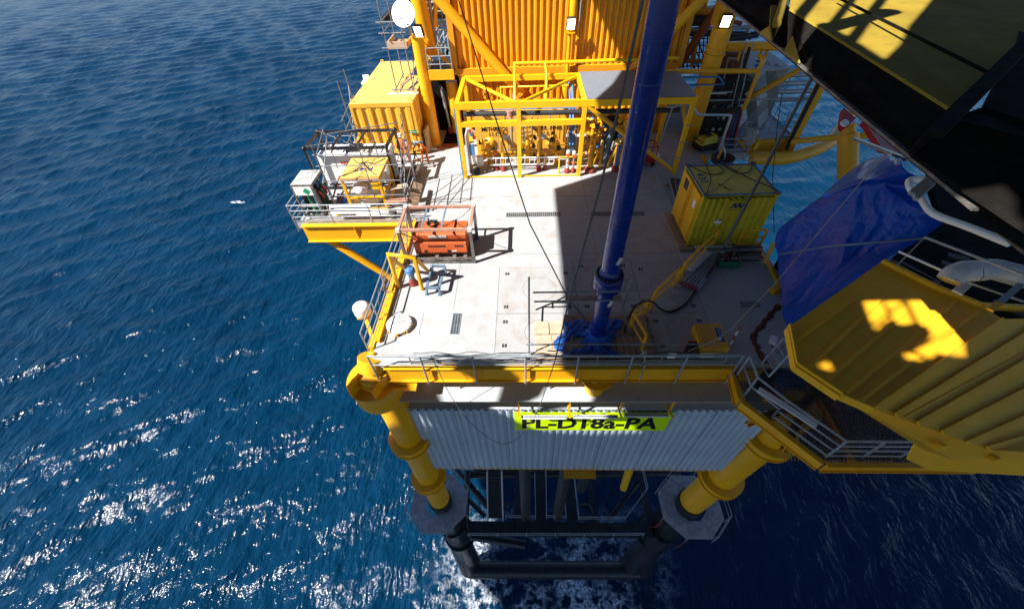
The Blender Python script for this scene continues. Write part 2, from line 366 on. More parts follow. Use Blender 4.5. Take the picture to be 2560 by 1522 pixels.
        if parent: o.parent = parent; o.location = c-wloc(parent)
        else: o.location = c
        if bevel:
            md = o.modifiers.new('bevel', 'BEVEL'); md.width = bevel; md.segments = 2; md.limit_method = 'ANGLE'
        if label: o['label'] = label
        if cat: o['category'] = cat
        if group: o['group'] = group
        if kind: o['kind'] = kind
        return o
def thing(name, label, cat, loc, group=None):
    o = link(bpy.data.objects.new(name, None)); o.location = W_(loc); ORIG[o.name] = W_(loc); o.empty_display_size = 0.2
    o['label'] = label; o['category'] = cat
    if group: o['group'] = group
    return o
def copy_tree(o, loc, label=None, parent=None):
    c = o.copy(); link(c)
    if parent: c.parent = parent; ORIG[c.name] = wloc(parent)+o.location
    else: c.location = W_(loc); ORIG[c.name] = W_(loc)
    if label: c['label'] = label
    for ch in list(o.children): copy_tree(ch, None, None, c)
    return c
def text_mesh(mb, txt, o, xd, yd, h, ext=0.006, wfit=None, bold=0.0):
    """lay writing on a surface: o = lower-left corner, xd/yd = reading and upright directions, h = cap height"""
    cu = bpy.data.curves.new('t', 'FONT'); cu.body = txt; cu.size = 1.0; cu.resolution_u = 2; cu.extrude = 0.0; cu.offset = bold
    ob = bpy.data.objects.new('t', cu); link(ob); bpy.context.view_layer.update()
    me = bpy.data.meshes.new_from_object(ob.evaluated_get(bpy.context.evaluated_depsgraph_get()))
    o = W_(o); X = W_(xd).normalized(); Y = W_(yd).normalized(); n = X.cross(Y).normalized()
    k = h/0.72; kx = k
    if wfit and len(me.vertices):
        xs = [v.co.x for v in me.vertices]; kx = wfit/(max(xs)-min(xs))
    mb.add([o+X*v.co.x*kx+Y*v.co.y*k+n*ext for v in me.vertices], [tuple(p.vertices) for p in me.polygons])
    bpy.data.objects.remove(ob); bpy.data.meshes.remove(me); bpy.data.curves.remove(cu)
    return mb
def rail(name, pts, label, h=1.0, step=1.5, r=0.024, mids=(0.5,), kick=0.12, m='galvanised', drop=0.0, side=None, group=None, cat='guardrail'):
    """tubular guardrail: posts, top rail, mid rails and toe board as parts"""
    pts = [W_(p) for p in pts]; t = thing(name, label, cat, pts[0], group)
    MB().path([p+UPV*h for p in pts], r).build('top_rail', m, t)
    for q in mids: MB().path([p+UPV*h*q for p in pts], r*0.85).build('mid_rail', m, t)
    if kick:
        k = MB()
        for a, b in zip(pts, pts[1:]): k.bar(a+UPV*(kick*.5+.01), b+UPV*(kick*.5+.01), 0.012, kick)
        k.build('toe_board', m, t)
    for a, b in zip(pts, pts[1:]):
        n = max(1, round((b-a).length/step))
        for i in range(n+1):
            if i == n and b != pts[-1]: continue
            p = a.lerp(b, i/n); MB().tube(p-UPV*drop, p+UPV*h, r).build('post', m, t)
    return t
def poles(name, segs, label, r=0.026, m='scaffold_steel', cat='scaffold', group=None, couplers=True):
    t = thing(name, label, cat, segs[0][0], group)
    for a, b in segs: MB().tube(a, b, r, n=7).build('pole', m, t)
    return t

# ------------------------------------------------------------------ the sea
def sea():
    def axis(c, fine, near, far, n):
        t = np.linspace(-1, 1, n); k = 4.6; s = np.sinh(k*t)/np.sinh(k); return c+far*s
    xs = axis(-20, .3, 60, 900, 1250); ys = axis(25, .3, 60, 900, 1250)
    ys = ys[ys > -60]
    X, Y = np.meshgrid(xs, ys); dx = np.gradient(xs)[None, :]+0*Y; dy = np.gradient(ys)[:, None]+0*X; sp = np.maximum(dx, dy)
    H = np.zeros_like(X); ox = np.zeros_like(X); oy = np.zeros_like(X)
    th0 = math.atan2(0.83, -0.55)
    for i in range(80):
        lam = 0.8*(11/0.8)**(rng.random()**0.9); th = th0+rng.normal()*0.6
        k = 2*math.pi/lam; a = 0.0048*lam*(0.6+0.8*rng.random()); ph = rng.random()*6.283
        msk = np.clip((lam/sp-2.5)/2.5, 0, 1); q = k*(X*math.cos(th)+Y*math.sin(th))+ph
        c, s_ = np.cos(q), np.sin(q); H += a*c*msk; ox -= 0.7*a*math.cos(th)*s_*msk; oy -= 0.7*a*math.sin(th)*s_*msk
    V3 = np.stack([X+ox, Y+oy, WZ+H], -1).reshape(-1, 3); r, c = X.shape
    idx = np.arange(r*c).reshape(r, c); F = np.stack([idx[:-1, :-1], idx[:-1, 1:], idx[1:, 1:], idx[1:, :-1]], -1).reshape(-1, 4)
    me = bpy.data.meshes.new('sea'); me.vertices.add(len(V3)); me.vertices.foreach_set('co', V3.ravel())
    me.loops.add(F.size); me.loops.foreach_set('vertex_index', F.ravel()); me.polygons.add(len(F)); me.polygons.foreach_set('loop_start', np.arange(0, F.size, 4))
    me.polygons.foreach_set('use_smooth', np.ones(len(F), bool)); me.update(); me.materials.append(MATS['sea_water'])
    o = link(bpy.data.objects.new('sea', me)); o['kind'] = 'structure'; o['label'] = 'deep blue rippled sea with glints below the platform'
sea()

# ------------------------------------------------------------------ drilling rig cantilever, unseen: outline and openings shaped to place shade and sun
from mathutils.geometry import tessellate_polygon
def holed(outer, holes, z0, z1):
    polys = [outer]+holes; allp = [p for q in polys for p in q]; tri = tessellate_polygon([[W_((*p, 0)) for p in q] for q in polys]); n = len(allp)
    m = MB(); vs = [(*p, z0) for p in allp]+[(*p, z1) for p in allp]; fs = [tuple(t) for t in tri]+[tuple(n+i for i in reversed(t)) for t in tri]; k = 0
    for q in polys:
        for i in range(len(q)): a, b = k+i, k+(i+1) % len(q); fs.append((a, b, n+b, n+a))
        k += len(q)
    return m.add(vs, fs)
def sunmap(p, z=20.0): t = (z-p.z)/SUN.z; q = p+SUN*t; return (q.x, q.y)
OH = [sunmap(D('o', x, y, 4.62)) for x, y in ((860, -20), (900, 110), (950, 230), (1010, 215), (1060, 150), (1150, 190), (1290, 170), (1340, 210), (1400, 240), (1380, 310), (1290, 360), (1180, 420), (1190, 460), (1290, 470), (1380, 450), (1450, 400), (1480, 430), (1640, 430), (1715, 390), (1690, 310), (1660, 200), (1600, 120), (1600, 40), (1560, -30))]
OS = [sunmap(D('o', x, y, 4.62)) for x, y in ((525, 290), (560, 300), (600, 360), (640, 430), (690, 530), (640, 560), (510, 520), (590, 470), (530, 380))]
NH = [sunmap(D('n', x, y, 9.25)) for x, y in ((560, -60), (500, 120), (455, 215), (620, 365), (735, 450), (690, 330), (800, 160), (1060, 310), (1250, 430), (1400, 300), (1460, 190), (1700, -60), (900, -80))]  # openings shaped to drop sun patches on the bulkhead and beam
hull = thing('shade_cantilever', 'unseen underside of the drilling rig cantilever, outlined to shade the deck', 'rig cantilever', (0, 0, 20))
holed([(-55, -60), (-56, -40), (-59, -33), (-55, -29), (-58, -25), (-56, -22.5), (-59.5, -19), (-57, -14), (-61, -6.0), (-26.5, -2.6), (-24.8, -1.0), (-22.9, -1.15), (-22.0, -2.9), (-20, -3.0), (-17.2, -2.9), (-16.2, -1.2), (-15.7, 0.5), (-15.7, 11.15), (-10.2, 14.1), (-9.0, 16.2), (-8.2, 18.2), (-7.2, 21.5), (-3, 25), (8, 30), (19, 33), (19, -60)],
      [NH, OH, OS], 20, 20.3).build('shade_plate', 'rig_hull', hull)
m = MB()

for k, a, b, wd, zz in (('n', (840, -60), (560, 220), .34, 9.25), ('n', (1120, -60), (760, 330), .2, 9.25), ('n', (1330, -60), (1000, 330), .24, 9.25), ('o', (870, -30), (985, 240), .05, 4.6), ('o', (1070, -30), (1180, 200), .06, 4.6), ('o', (1240, -40), (1400, 300), .09, 4.6), ('o', (960, 200), (1250, -30), .05, 4.6), ('o', (1270, 380), (1720, 150), .05, 4.6), ('o', (1250, 330), (1480, 470), .07, 4.6)):
    m.bar((*sunmap(D(k, *a, zz), 19.8), 19.8), (*sunmap(D(k, *b, zz), 19.8), 19.8), wd, .06)
m.build('shadow_bars', 'rig_hull', hull)  # added bars, laid to stripe the sun patches with shadow
MB().prism([(-19.9, -1.9), (-18.6, -1.6), (-18.0, -.5), (-19.5, -.3)], 19.6, 20.2).build('shade_block', 'rig_hull', None, 'added block out of view that shades part of the front girder', 'shade blocker')  # added unseen block, keeps the sun off one stretch of girder and ledge

# ------------------------------------------------------------------ deck
deck = MB().prism([(-5.75, 8.13), (7.3, 8.13), (10.5, 8.13), (10.5, 27.2), (10.5, 34), (-11.3, 34), (-11.3, 16.9), (-5.75, 16.9)], -0.35, 0)
deck.build('platform_deck', 'deck_coating', None, 'pale non-slip steel deck of the platform, stained with rust', kind='structure')

def pockets(mb, pts):
    for x, y in pts:
        mb.bb(x-.09, y-.08, 0.011, x-.012, y+.08, .0145); mb.bb(x+.012, y-.08, 0.011, x+.09, y+.08, .0145)
def ring(mb, x, y, r, z, wd=0.012):
    mb.lathe((x, y, z), [(r-wd, 0), (r+wd, 0)], 48, smooth=False, cap=False)
x0 = D('g', 1420, 830).x; ymid = D('g', 1430, 832).y; ytop = D('g', 1437, 405).y
x2 = D('h', 960, 680).x; x3 = D('h', 1530, 820).x
covers = [('pale hatch cover at the sunny left with a faint ring and lifting pockets', x0, ymid+.01, 2.05, ytop), ('pale hatch cover under the sunny scaffold pole beside the board stack', x0, 8.6, 2.05, ymid-.01),
          ('rust-mottled hatch cover behind the riser flange', 2.07, ymid+.01, 4.62, ytop+.45), ('dirty hatch cover under the riser and wooden boards', 2.07, 8.6, 4.62, ymid-.01),
          ('rusty hatch cover between the yellow handrails', 4.64, ymid+.01, 7.0, ytop+.2), ('stained hatch cover with a ring left of the orange-yellow locker', 4.64, 8.6, 7.0, ymid-.01)]
for i, (lb, a, b, c, d) in enumerate(covers):
    t = thing('hatch_cover', lb, 'hatch cover', (a, b, 0), 'steel hatch covers in the deck')
    MB().bb(a, b, 0.002, c, d, 0.011).build('plate', 'hatch_coating', t)
    sq = MB()
    for q_ in ((a-.014, b-.014, c+.014, b), (a-.014, d, c+.014, d+.014), (a-.014, b, a, d), (c, b, c+.014, d)): sq.bb(q_[0], q_[1], .001, q_[2], q_[3], .005)
    sq.build('seam', 'rubber_black', t)
    p = MB(); pockets(p, [(a+.35, d-.42), (c-.35, d-.42), (a+.35, b+.35), (c-.35, b+.35)])
    p.build('lifting_pocket', 'dark_steel', t)
    g = MB(); ring(g, (a+c)/2+.1, (b+d)/2, 0.62 if i % 2 else 0.7, 0.0135, 0.006); g.build('ring_seam', 'worn_steel', t)
# drain gratings let into the deck
def drain(p0, p1, lb):
    x0, x1 = sorted((p0.x, p1.x)); y0, y1 = sorted((p0.y, p1.y)); t = thing('drain_grating', lb, 'drain grating', (x0, y0, 0), 'steel drain gratings in the deck')
    MB().bb(x0, y0, 0.002, x1, y1, 0.006).build('sump', 'black_paint', t)
    m = MB(); lx = x1-x0 > y1-y0; L = (x1-x0) if lx else (y1-y0); n = int(L/0.1)
    for i in range(n+1):
        u = L*i/n
        if lx: m.bb(x0+u-.012, y0, .008, x0+u+.012, y1, .02)
        else: m.bb(x0, y0+u-.012, .008, x1, y0+u+.012, .02)
    for j in range(4):
        if lx: v = y0+(y1-y0)*j/3; m.bb(x0, v-.012, .0085, x1, v+.012, .022)
        else: v = x0+(x1-x0)*j/3; m.bb(v-.012, y0, .0085, v+.012, y1, .022)
    m.build('bars', 'galvanised', t)
drain(D('w', 1266, 533), D('w', 1402, 541), 'long drain grating in the sunlit middle of the deck')
drain(D('w', 1476, 531), D('w', 1612, 539), 'long drain grating partly behind the blue riser')
drain(D('g', 1015, 832), D('g', 1062, 1020), 'short upright drain grating in the sunny front left of the deck')
drain(D('h', 2030, 720), D('h', 2235, 772), 'dark drain grating in the shade above the orange-yellow locker')
# deck plate weld seams
sm = MB()
for x in (-3.0, ): sm.bb(x-.006, 10.8, .0005, x+.006, 26, .004)
for y in (14.2, 19.0, 22.7): sm.bb(-5.6, y-.006, .0005, 10.3, y+.006, .0042)
for x in (3.2, 7.6): sm.bb(x-.006, 12.6, .0005, x+.006, 26, .0044)
sm.build('deck_seams', 'worn_steel', None, 'thin weld seams across the pale deck', kind='structure')

# ------------------------------------------------------------------ edge girders
def girder(name, a, b, lb, ht=1.0, wd=0.32, stiff=1.6, out=(0, -1, 0), z=0.0):
    a, b = W_(a), W_(b); t = thing(name, lb, 'girder', a); o = W_(out)
    MB().ibeam(a+o*wd/2+UPV*(z-ht/2-.002), b+o*wd/2+UPV*(z-ht/2-.002), wd, ht, 0.035).build('beam', 'yellow_paint', t)
    n = max(2, int((b-a).length/stiff)); d = (b-a).normalized()
    for i in range(1, n):
        p = a.lerp(b, i/n); q = MB()
        q.slab([p+o*(wd/2+.02)+UPV*(z-.05)-d*.05, p+o*(wd)+UPV*(z-.05)-d*.05, p+o*wd+UPV*(z-.16)-d*.05, p+o*(wd/2+.02)+UPV*(z-ht+.06)-d*.05], d, 0.02)
        q.build('stiffener', 'yellow_paint', t)
    return t
girder('edge_girder', (-5.2, 8.12, 0), (7.3, 8.12, 0), 'yellow girder along the front edge of the deck', 0.85, 0.22)
girder('edge_girder', (-5.78, 16.85, 0), (-5.78, 8.9, 0), 'yellow girder under the left edge of the deck', 0.9, 0.2, 2.5, (-1, 0, 0))
girder('edge_girder', (10.52, 8.1, 0), (10.52, 27, 0), 'yellow girder along the right edge of the deck', 0.9, 0.25, 2.5, (1, 0, 0))
MB().bb(-5.72, 9.1, 0, -5.6, 16.8, 0.16).build('kerb', 'yellow_paint', None, 'yellow kerb along the left edge of the deck', 'kerb')
k = MB()
for a, b in ((D('i', 1475, 1275, .06), D('i', 1578, 1484, .06)), (D('i', 1578, 1484, .06), D('h', 2410, 600, .06))): k.bar(a, b, .09, .16)
k.build('kerb', 'yellow_paint', None, 'yellow kerb at the right edge beside the blue tarpaulin', 'kerb')

# grey weather ledge under the girder
t = thing('weather_ledge', 'flat grey metal ledge running below the front girder', 'ledge', (-5.3, 7.7, -2))
for i in range(6):
    a = -5.27+i*2.36; b = a+2.355
    if i == 5: b = 8.95
    MB().bb(a, 7.74, -2.03, b, 8.62, -2.0).build('panel', 'ledge_grey', t)
    q = MB()
    for u in (a+.12, b-.12):
        for j in range(3): q.lathe((u+.0, 7.85+j*.32, -2.0), [(.012, 0), (.012, .006)], 6)
    q.build('rivets', 'dark_steel', t)
MB().bb(-5.3, 8.63, -2.4, 9.0, 8.7, -.9).build('back_plate', 'yellow_paint', t)

# ------------------------------------------------------------------ corrugated front cladding wall
WY = 8.5; WL, WR = -5.72, 10.85; WB, WT = -10.95, -4.05
t = thing('cladding_wall', 'grey corrugated metal wall below the front of the deck', 'wall', (WL, WY, WB))
MB().corr((WL, WY), (WR, WY), WB, WT, 0.33, 0.075, (0, -1, 0), 0.27).build('corrugated_sheet', 'cladding_grey', t)
q = MB(); nr = round((WR-WL)/.33); pr_ = (WR-WL)/nr
for z in (-4.5, -6.3, -8.4, -10.5):
    for i in range(nr): x = WL+(i+.635)*pr_; q.bb(x-.016, WY-.083, z-.016, x+.016, WY-.0755, z+.016)
q.build('screws', 'dark_steel', t)
q = MB()
for i in range(1, 7): x = WL+i*7*pr_+.09; q.bb(x-.008, WY-.012, WB+.02, x+.008, WY-.003, WT-.02)
q.build('sheet_laps', 'dark_steel', t)
MB().bb(WL, WY+.02, WB, WR, WY+.9, WT).build('backing', 'ledge_grey', t)
MB().bb(WL-.1, WY-.02, WB-.16, WR+.1, WY+1.0, WB-.002).build('bottom_rail', 'orange_cladding', t)
MB().bb(WL, WY-.01, WT+.002, WR, WY+.35, WT+.03).build('top_flashing', 'ledge_grey', t)
MB().bb(WL+.1, WY+.36, WT+.05, WR, WY+.56, WT+.3).build('top_beam', 'yellow_paint', t)
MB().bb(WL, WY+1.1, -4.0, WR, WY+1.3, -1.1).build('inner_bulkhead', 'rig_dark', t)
# rounded stub and ring bulging from the middle of the girder
t = thing('ring_stub', 'yellow ring plate and stub bulging from the middle of the front girder', 'ring plate', (2.6, 8.2, -1.5))
MB().lathe((2.6, 8.25, -1.9), [(.36, 0), (.36, 1.05)], 28).build('stub', 'yellow_paint', t); MB().lathe((2.6, 8.2, -.95), [(.37, 0), (.62, 0), (.62, .06), (.37, .06)], 32, cap=False, smooth=False).build('ring', 'yellow_paint', t)
q = MB(); q.hexa([(2.3, 8.1, -11.35), (3.5, 8.1, -11.35), (3.5, 9.4, -11.35), (2.3, 9.4, -11.35), (2.0, 8.0, -11.12), (3.8, 8.0, -11.12), (3.8, 9.4, -11.12), (2.0, 9.4, -11.12)]); q.build('bracket', 'orange_cladding', None, 'small orange bracket under the middle of the corrugated wall', 'bracket')

# sign and its lamps
s_bl = V('l', 85, 670, 8.33); s_tl = V('l', 80, 540, 8.33); s_br = V('l', 1255, 660, 8.33)
t = thing('name_board', 'lime yellow name board reading PL-D18a-PA on the grey wall', 'sign', (s_bl.x, 8.33, s_bl.z))
sx0, sx1, sz0, sz1 = s_bl.x, s_br.x+.02, s_bl.z, s_tl.z+.05
MB().bb(sx0, 8.34, sz0, sx1, 8.365, sz1).build('board', 'sign_lime', t)
lt = MB(); text_mesh(lt, 'PL-D18a-PA', (sx0+.3, 8.34, sz0+.13*(sz1-sz0)), (1, 0, 0), (0, 0, 1), (sz1-sz0)*.62, 0.006, wfit=(sx1-sx0)*.89, bold=.035); lt.build('lettering', 'letter_black', t)
for i, (a, b) in enumerate((((135, 575), (490, 570)), ((537, 572), (890, 565)), ((935, 560), (1285, 553)))):
    p = V('l', *a, 7.75); q = V('l', *b, 7.75); z = (p.z+q.z)/2
    lb = ('left', 'middle', 'right')[i]
    t = thing('sign_lamp', lb+'most of the three tube lamps hung over the lime name board' if lb != 'middle' else 'middle one of the three tube lamps hung over the lime name board', 'lamp', (p.x, 7.75, z), 'tube lamps over the name board')
    MB().bb(p.x, 7.67, z, q.x, 7.83, z+.05).build('tray', 'white_paint', t); MB().bb(p.x+.03, 7.71, z+.051, q.x-.03, 7.79, z+.09).build('housing', 'galvanised', t)
for i, xx in enumerate((100, 495, 895, 1290)):
    p = V('l', xx+15, 560, 7.75); lb = ('left end of the first', 'gap between first and middle', 'gap between middle and last', 'right end of the last')[i]
    q = MB(); q.bar((p.x, 7.62, p.z+.12), (p.x, 8.1, -3.35), .06, .06); q.bar((p.x, 8.1, -3.35), (p.x, 8.75, -3.35), .06, .06); q.bar((p.x, 8.0, -3.3), (p.x, 8.0, -2.04), .07, .07)
    q.build('lamp_bracket', 'yellow_paint', None, 'yellow lamp bracket at the '+lb+' sign lamp', 'bracket', 'yellow brackets carrying the sign lamps')

# ------------------------------------------------------------------ platform legs
def leg(x0, y0, x1, y1, r, lb, rings, zt=-1.0):
    top = W_((x0, y0, zt)); bot = W_((x1, y1, -17.2)); t = thing('platform_leg', lb, 'platform leg', bot, 'yellow tubular legs of the platform')
    ax = (bot-top); at = lambda z: top+ax*((z-top.z)/ax.z)
    MB().tube(top, bot, r, n=36).build('leg_tube', 'yellow_paint', t)
    for z, R in rings:
        c = at(z); m = MB()
        m.lathe(c, [(r+.01, 0), (R, 0), (R, .06), (r+.01, .06)], 40, cap=False, smooth=False); m.lathe(c-UPV*.5, [(r+.01, 0), (R, 0), (R, .06), (r+.01, .06)], 40, cap=False, smooth=False)
        m.lathe(c-UPV*.45, [(R*.93, 0), (R*.93, .45)], 40, cap=False)
        m.build('collar', 'yellow_paint', t)
    b2 = W_((x1, y1, -17.0)); MB().tube(b2, W_((x1-.1*(1 if x1 < 0 else -1), y1, -24)), r*1.12, n=30).tube(W_((x1-.1, y1, -24)), W_((x1-.1, y1, -44)), r*1.35, n=30).build('pile', 'pile_black', t)
    return t
leg(-5.95, 8.7, -6.12, 8.65, 0.68, 'left yellow tubular leg with collars beside the corrugated wall', [(-7.2, 1.04), (-12.6, 1.04)])
leg(12.0, 8.75, 11.0, 8.65, 0.80, 'right yellow tubular leg leaning in beside the corrugated wall', [(-6.9, 1.22), (-12.4, 1.22)], -4.2)
# head of the left leg: ring and padeye
c = D('g', 330, 1285, 0); lx, ly = -5.85, 8.15
t = thing('corner_hub', 'yellow round head with bolted disc and bracket on the left front corner', 'leg head', (lx, ly, -1.6))
MB().lathe((lx-.1, ly+.1, -1.15), [(.6, 0), (1.04, 0), (1.04, .06), (.6, .06)], 48, cap=False, smooth=False).build('upper_ring', 'yellow_paint', t)
MB().lathe((lx-.1, ly+.1, -2.3), [(.93, 0), (.98, .3), (.98, 1.14), (.8, 1.14)], 48, cap=False).build('drum', 'yellow_paint', t)
MB().lathe((lx, ly+.15, -1.1), [(.66, 0), (.66, .5), (.6, .55), (0.02, .55)], 36).build('cap', 'yellow_paint', t)
MB().tube((lx+.05, ly+.35, -.05), (lx-.02, ly+.1, -.5), .5, n=30).build('disc', 'yellow_paint', t)
MB().tube((lx+.09, ly+.5, .0), (lx+.05, ly+.35, -.06), .16, n=20).build('hub', 'yellow_paint', t)
m = MB(); m.ob((lx-.45, ly-.2, -.75), ((.35, 1, 0), (-1, .35, 0), (0, 0, 1)), (1.2, .05, .8)); m.ob((lx+.35, ly-.45, -.85), ((.35, 1, 0), (-1, .35, 0), (0, 0, 1)), (.8, .05, .6)); m.ob((lx-.1, ly-.5, -1.0), ((1, -.35, 0), (.35, 1, 0), (0, 0, 1)), (.8, .05, .3)); m.build('padeye', 'yellow_paint', t)
MB().bb(-5.3, 7.68, -1.12, -4.2, 8.3, -1.06).build('gusset', 'yellow_paint', t)

# ------------------------------------------------------------------ jacket below: octagonal working platforms, walkway frame, conductors, bracing
def octagon(cx, cy, z, R, r, lb):
    t = thing('leg_platform', lb, 'work platform', (cx, cy, z), 'octagonal plank platforms round the legs')
    for k in range(8):
        a0, a1 = math.radians(22.5+45*k), math.radians(67.5+45*k); m = MB()
        for j in range(7):
            q0, q1 = r+(R-r)*j/7, r+(R-r)*(j+.92)/7; P = [(cx+q*math.cos(a)/math.cos(math.pi/8)*.97, cy+q*math.sin(a)/math.cos(math.pi/8)*.97) for q, a in ((q0, a0), (q1, a0), (q1, a1), (q0, a1))]
            m.prism(P, z-.04, z)
        m.build('plank_bay', 'grey_wood', t)
    P = [W_((cx+R*1.1*math.cos(math.radians(22.5+45*k)), cy+R*1.1*math.sin(math.radians(22.5+45*k)), z)) for k in range(8)]
    for i in range(8):
        MB().tube(P[i]-UPV*.4, P[i]+UPV*1.1, .026, n=6).build('post', 'galvanised', t)
        MB().tube(P[i]+UPV*1.05, P[(i+1) % 8]+UPV*1.05, .024, n=6).tube(P[i]+UPV*.55, P[(i+1) % 8]+UPV*.55, .024, n=6).build('rail', 'galvanised', t)
    rg = MB()
    for k in range(3): p = P[random.choice((4, 5, 6, 7))]; rg.path([p, p+W_((random.uniform(-.2, .2), -.1, -1.2)), p+W_((random.uniform(-.4, .4), .1, -2.4))], .02, 5)
    rg.build('rope', 'red_rubber', t)
oL = V('m', 385, 385, 8.65); oR = V('m', 2140, 370, 8.65)
octagon(oL.x, 8.65, -18.0, 2.02, 0.85, 'octagonal grey plank platform round the left leg'); octagon(oR.x+.1, 8.65, -18.0, 2.1, 0.98, 'octagonal grey plank platform round the right leg')

Z1 = -24.0
f0 = D('m', 560, 575, Z1); f1 = D('m', 1800, 500, Z1); fb = D('m', 1200, 165, Z1).y; fy = D('m', 1200, 610, Z1).y; fy2 = D('m', 1200, 510, Z1).y
t = thing('lower_walkway', 'dark steel walkway frame with openings below the wall', 'walkway', (0, fy, Z1))
xl, xr = D('m', 600, 560, Z1).x, D('m', 1880, 560, Z1).x
m = MB(); m.bb(xl, fy, Z1-.25, xr, fy2, Z1)
for a, b in ((905, 960), (1050, 1120), (1265, 1330), (1430, 1470)): m.bb(D('m', a, 400, Z1).x, fy2, Z1-.22, D('m', b, 400, Z1).x, fb, Z1-.002)
m.bb(D('m', 1800, 400, Z1).x, fy2, Z1-.22, xr, fb, Z1-.002); m.bb(xl, fb, Z1-.25, xr, fb+1.3, Z1)
m.build('deck_plate', 'substructure', t)
g = MB()
for i in range(14): u = xl+(xr-xl)*i/13; g.bar((u, fy, Z1+.02), (u, fy2, Z1+.02), .07, .04)
g.build('cross_beam', 'dark_steel', t)
# braces, conductors, ladder and boat fender under the lower walkway
def pipe1(name, pts, r, m, lb, cat, n=12, bend=0.0, group=None):
    return MB().path(pts, r, n, bend).build(name, m, None, lb, cat, group)
cz = [((1000, 150), (985, 465), .95, 'leftmost of three dark conductor pipes below the wall'), ((1250, 150), (1205, 460), .95, 'middle dark conductor pipe marked with pale scratches below the wall'), ((1400, 150), (1370, 262), .85, 'short right conductor pipe below the wall')]
for (a, b, w_, lb) in cz:
    p = D('m', *b, Z1 if b[1] > 300 else -20); q = MB().tube((p.x, p.y, p.z-.5), (p.x, p.y, -11.5), .42*w_, n=20)
    q.build('conductor_pipe', 'dark_steel', None, lb, 'pipe', 'conductor pipes below the wall')
p = D('m', 1680, 150, -14); q_ = D('m', 1660, 275, -20)
MB().tube((p.x, p.y, -11), (q_.x, q_.y, -20), .26, n=16).build('drain_caisson', 'yellow_bright', None, 'short yellow pipe end hanging below the wall on the right', 'pipe')
MB().lathe(D('m', 1390, 450, Z1), [(.5, .0), (.62, .0), (.62, .5), (.5, .5)], 24, cap=False).build('guide_ring', 'pile_black', None, 'dark round conductor guide on the lower walkway', 'guide ring')
# inclined access ladder
la, lb_ = D('m', 715, 150, -14.0), D('m', 720, 490, Z1); lc, ld = D('m', 815, 150, -14.0), D('m', 825, 490, Z1)
t = thing('access_stair', 'grey steel stair descending to the lower walkway', 'stair', lb_)
MB().bar(la, lb_, .1, .3).build('stringer', 'grey_wood', t); MB().bar(lc, ld, .1, .3).build('stringer', 'grey_wood', t)
for i in range(1, 20):
    u = i/20; MB().bar(la.lerp(lb_, u), lc.lerp(ld, u), .16, .04).build('tread', 'dark_steel', t)
def frame_rail(k, pts, z, lb, m='galvanised'):
    return rail('walkway_rail', [D(k, x, y, z) for x, y in pts], lb, 1.0, 2.2, .03, (.5,), 0, m)
ZR = Z1
frame_rail('m', [(1120, 175), (1125, 490), (1258, 492), (1250, 400)], ZR, 'thin grey guardrail round the middle conductor opening')
frame_rail('m', [(845, 490), (1050, 492), (1045, 200)], ZR, 'thin grey guardrail round the left conductor opening')
frame_rail('m', [(1310, 190), (1345, 500), (1665, 500), (1812, 300), (1780, 160)], ZR, 'thin grey guardrail round the wide right opening')
frame_rail('m', [(590, 612), (1790, 612)], ZR, 'thin grey guardrail along the near side of the lower walkway')
for i, (a, b, r, z, lb) in enumerate((((500, 150), (720, 400), .28, -26, 'dark diagonal brace beside the access stair'), ((580, 350), (700, 470), .2, -25, 'short dark brace left of the access stair'),
        ((1760, 240), (1560, 490), .22, -26, 'dark diagonal brace in the wide right opening'), ((560, 600), (980, 668), .35, -27, 'tapered dark brace under the lower walkway'),
        ((560, 180), (2050, 170), .35, -25.5, 'long dark brace at the back of the lower walkway'), ((580, 160), (560, 560), .3, -25, 'dark brace along the left of the lower walkway'), ((830, 385), (910, 385), .12, -24.3, 'thin dark strut between stair and plate'))):
    pipe1('brace', [D('m', *a, z), D('m', *b, z)], r, 'pile_black', lb, 'brace', 16)
# dark drum joints on the piles
for x, y, r, lb in ((520, 570, 1.15, 'dark swollen joint on the left pile'), (1890, 560, 1.3, 'dark swollen joint on the right pile')):
    p = D('m', x, y, -26.5); MB().lathe((p.x, p.y, -28), [(r*.8, 0), (r, .3), (r, 1.6), (r*.75, 2.2), (r*.75, 3.4)], 30).lathe((p.x, p.y, -27.6), [(r*1.2, 0), (r*1.2, .1)], 30).build('pile_joint', 'pile_black', None, lb, 'pile joint')
wl = [D('m', 490, 600, -30), D('m', 590, 840, -38.5), D('m', 1800, 845, -38.5), D('m', 1860, 620, -30)]
pipe1('fender_frame', wl, .85, 'pile_black', 'big black tubular fender frame just above the waves', 'fender frame', 24, 0.6)

# ------------------------------------------------------------------ guardrails of the main deck
rail('guardrail', [(-5.5, 7.85, -.15), (7.18, 7.85, -.15)], 'grey tubular guardrail along the front edge of the deck', 1.05, 1.95, .035, (.5,), 0, drop=.7)
rail('cable_tray_rail', [(-4.2, 8.12, 0), (6.9, 8.12, 0)], 'second low rail carrying cables just inside the front guardrail', .45, 2.1, .022, (.45,), 0.1, 'galvanised')
cb = MB()
for k in range(4):
    P = []; 
    for i in range(46): P.append((-4.1+i*.245, 8.2+.05*k+.03*math.sin(i*1.3+k), .2+.06*k+.04*math.sin(i*.9+2*k)))
    cb.path(P, .014, 5)
cb.build('cable_bundle', 'rubber_black', None, 'black cables running along the low front rail', 'cables')
lp = [D('g', 160, 1165, 0.0), D('g', 480, 250, .0)]
a = XX('g', 290, 755, -6.0); 
rail('guardrail', [(-5.95, 8.75, -.2), (-5.95, 13.3, -.2), (-5.95, 16.7, -.2)], 'grey tubular guardrail along the left edge of the deck', 1.25, 1.4, .03, (.33, .66), 0, drop=.3)
m = MB()
for i in range(30): m.tube((-5.86, 9.0+i*.25, -.15), (-5.86, 9.0+i*.25, .0), .012, n=5)
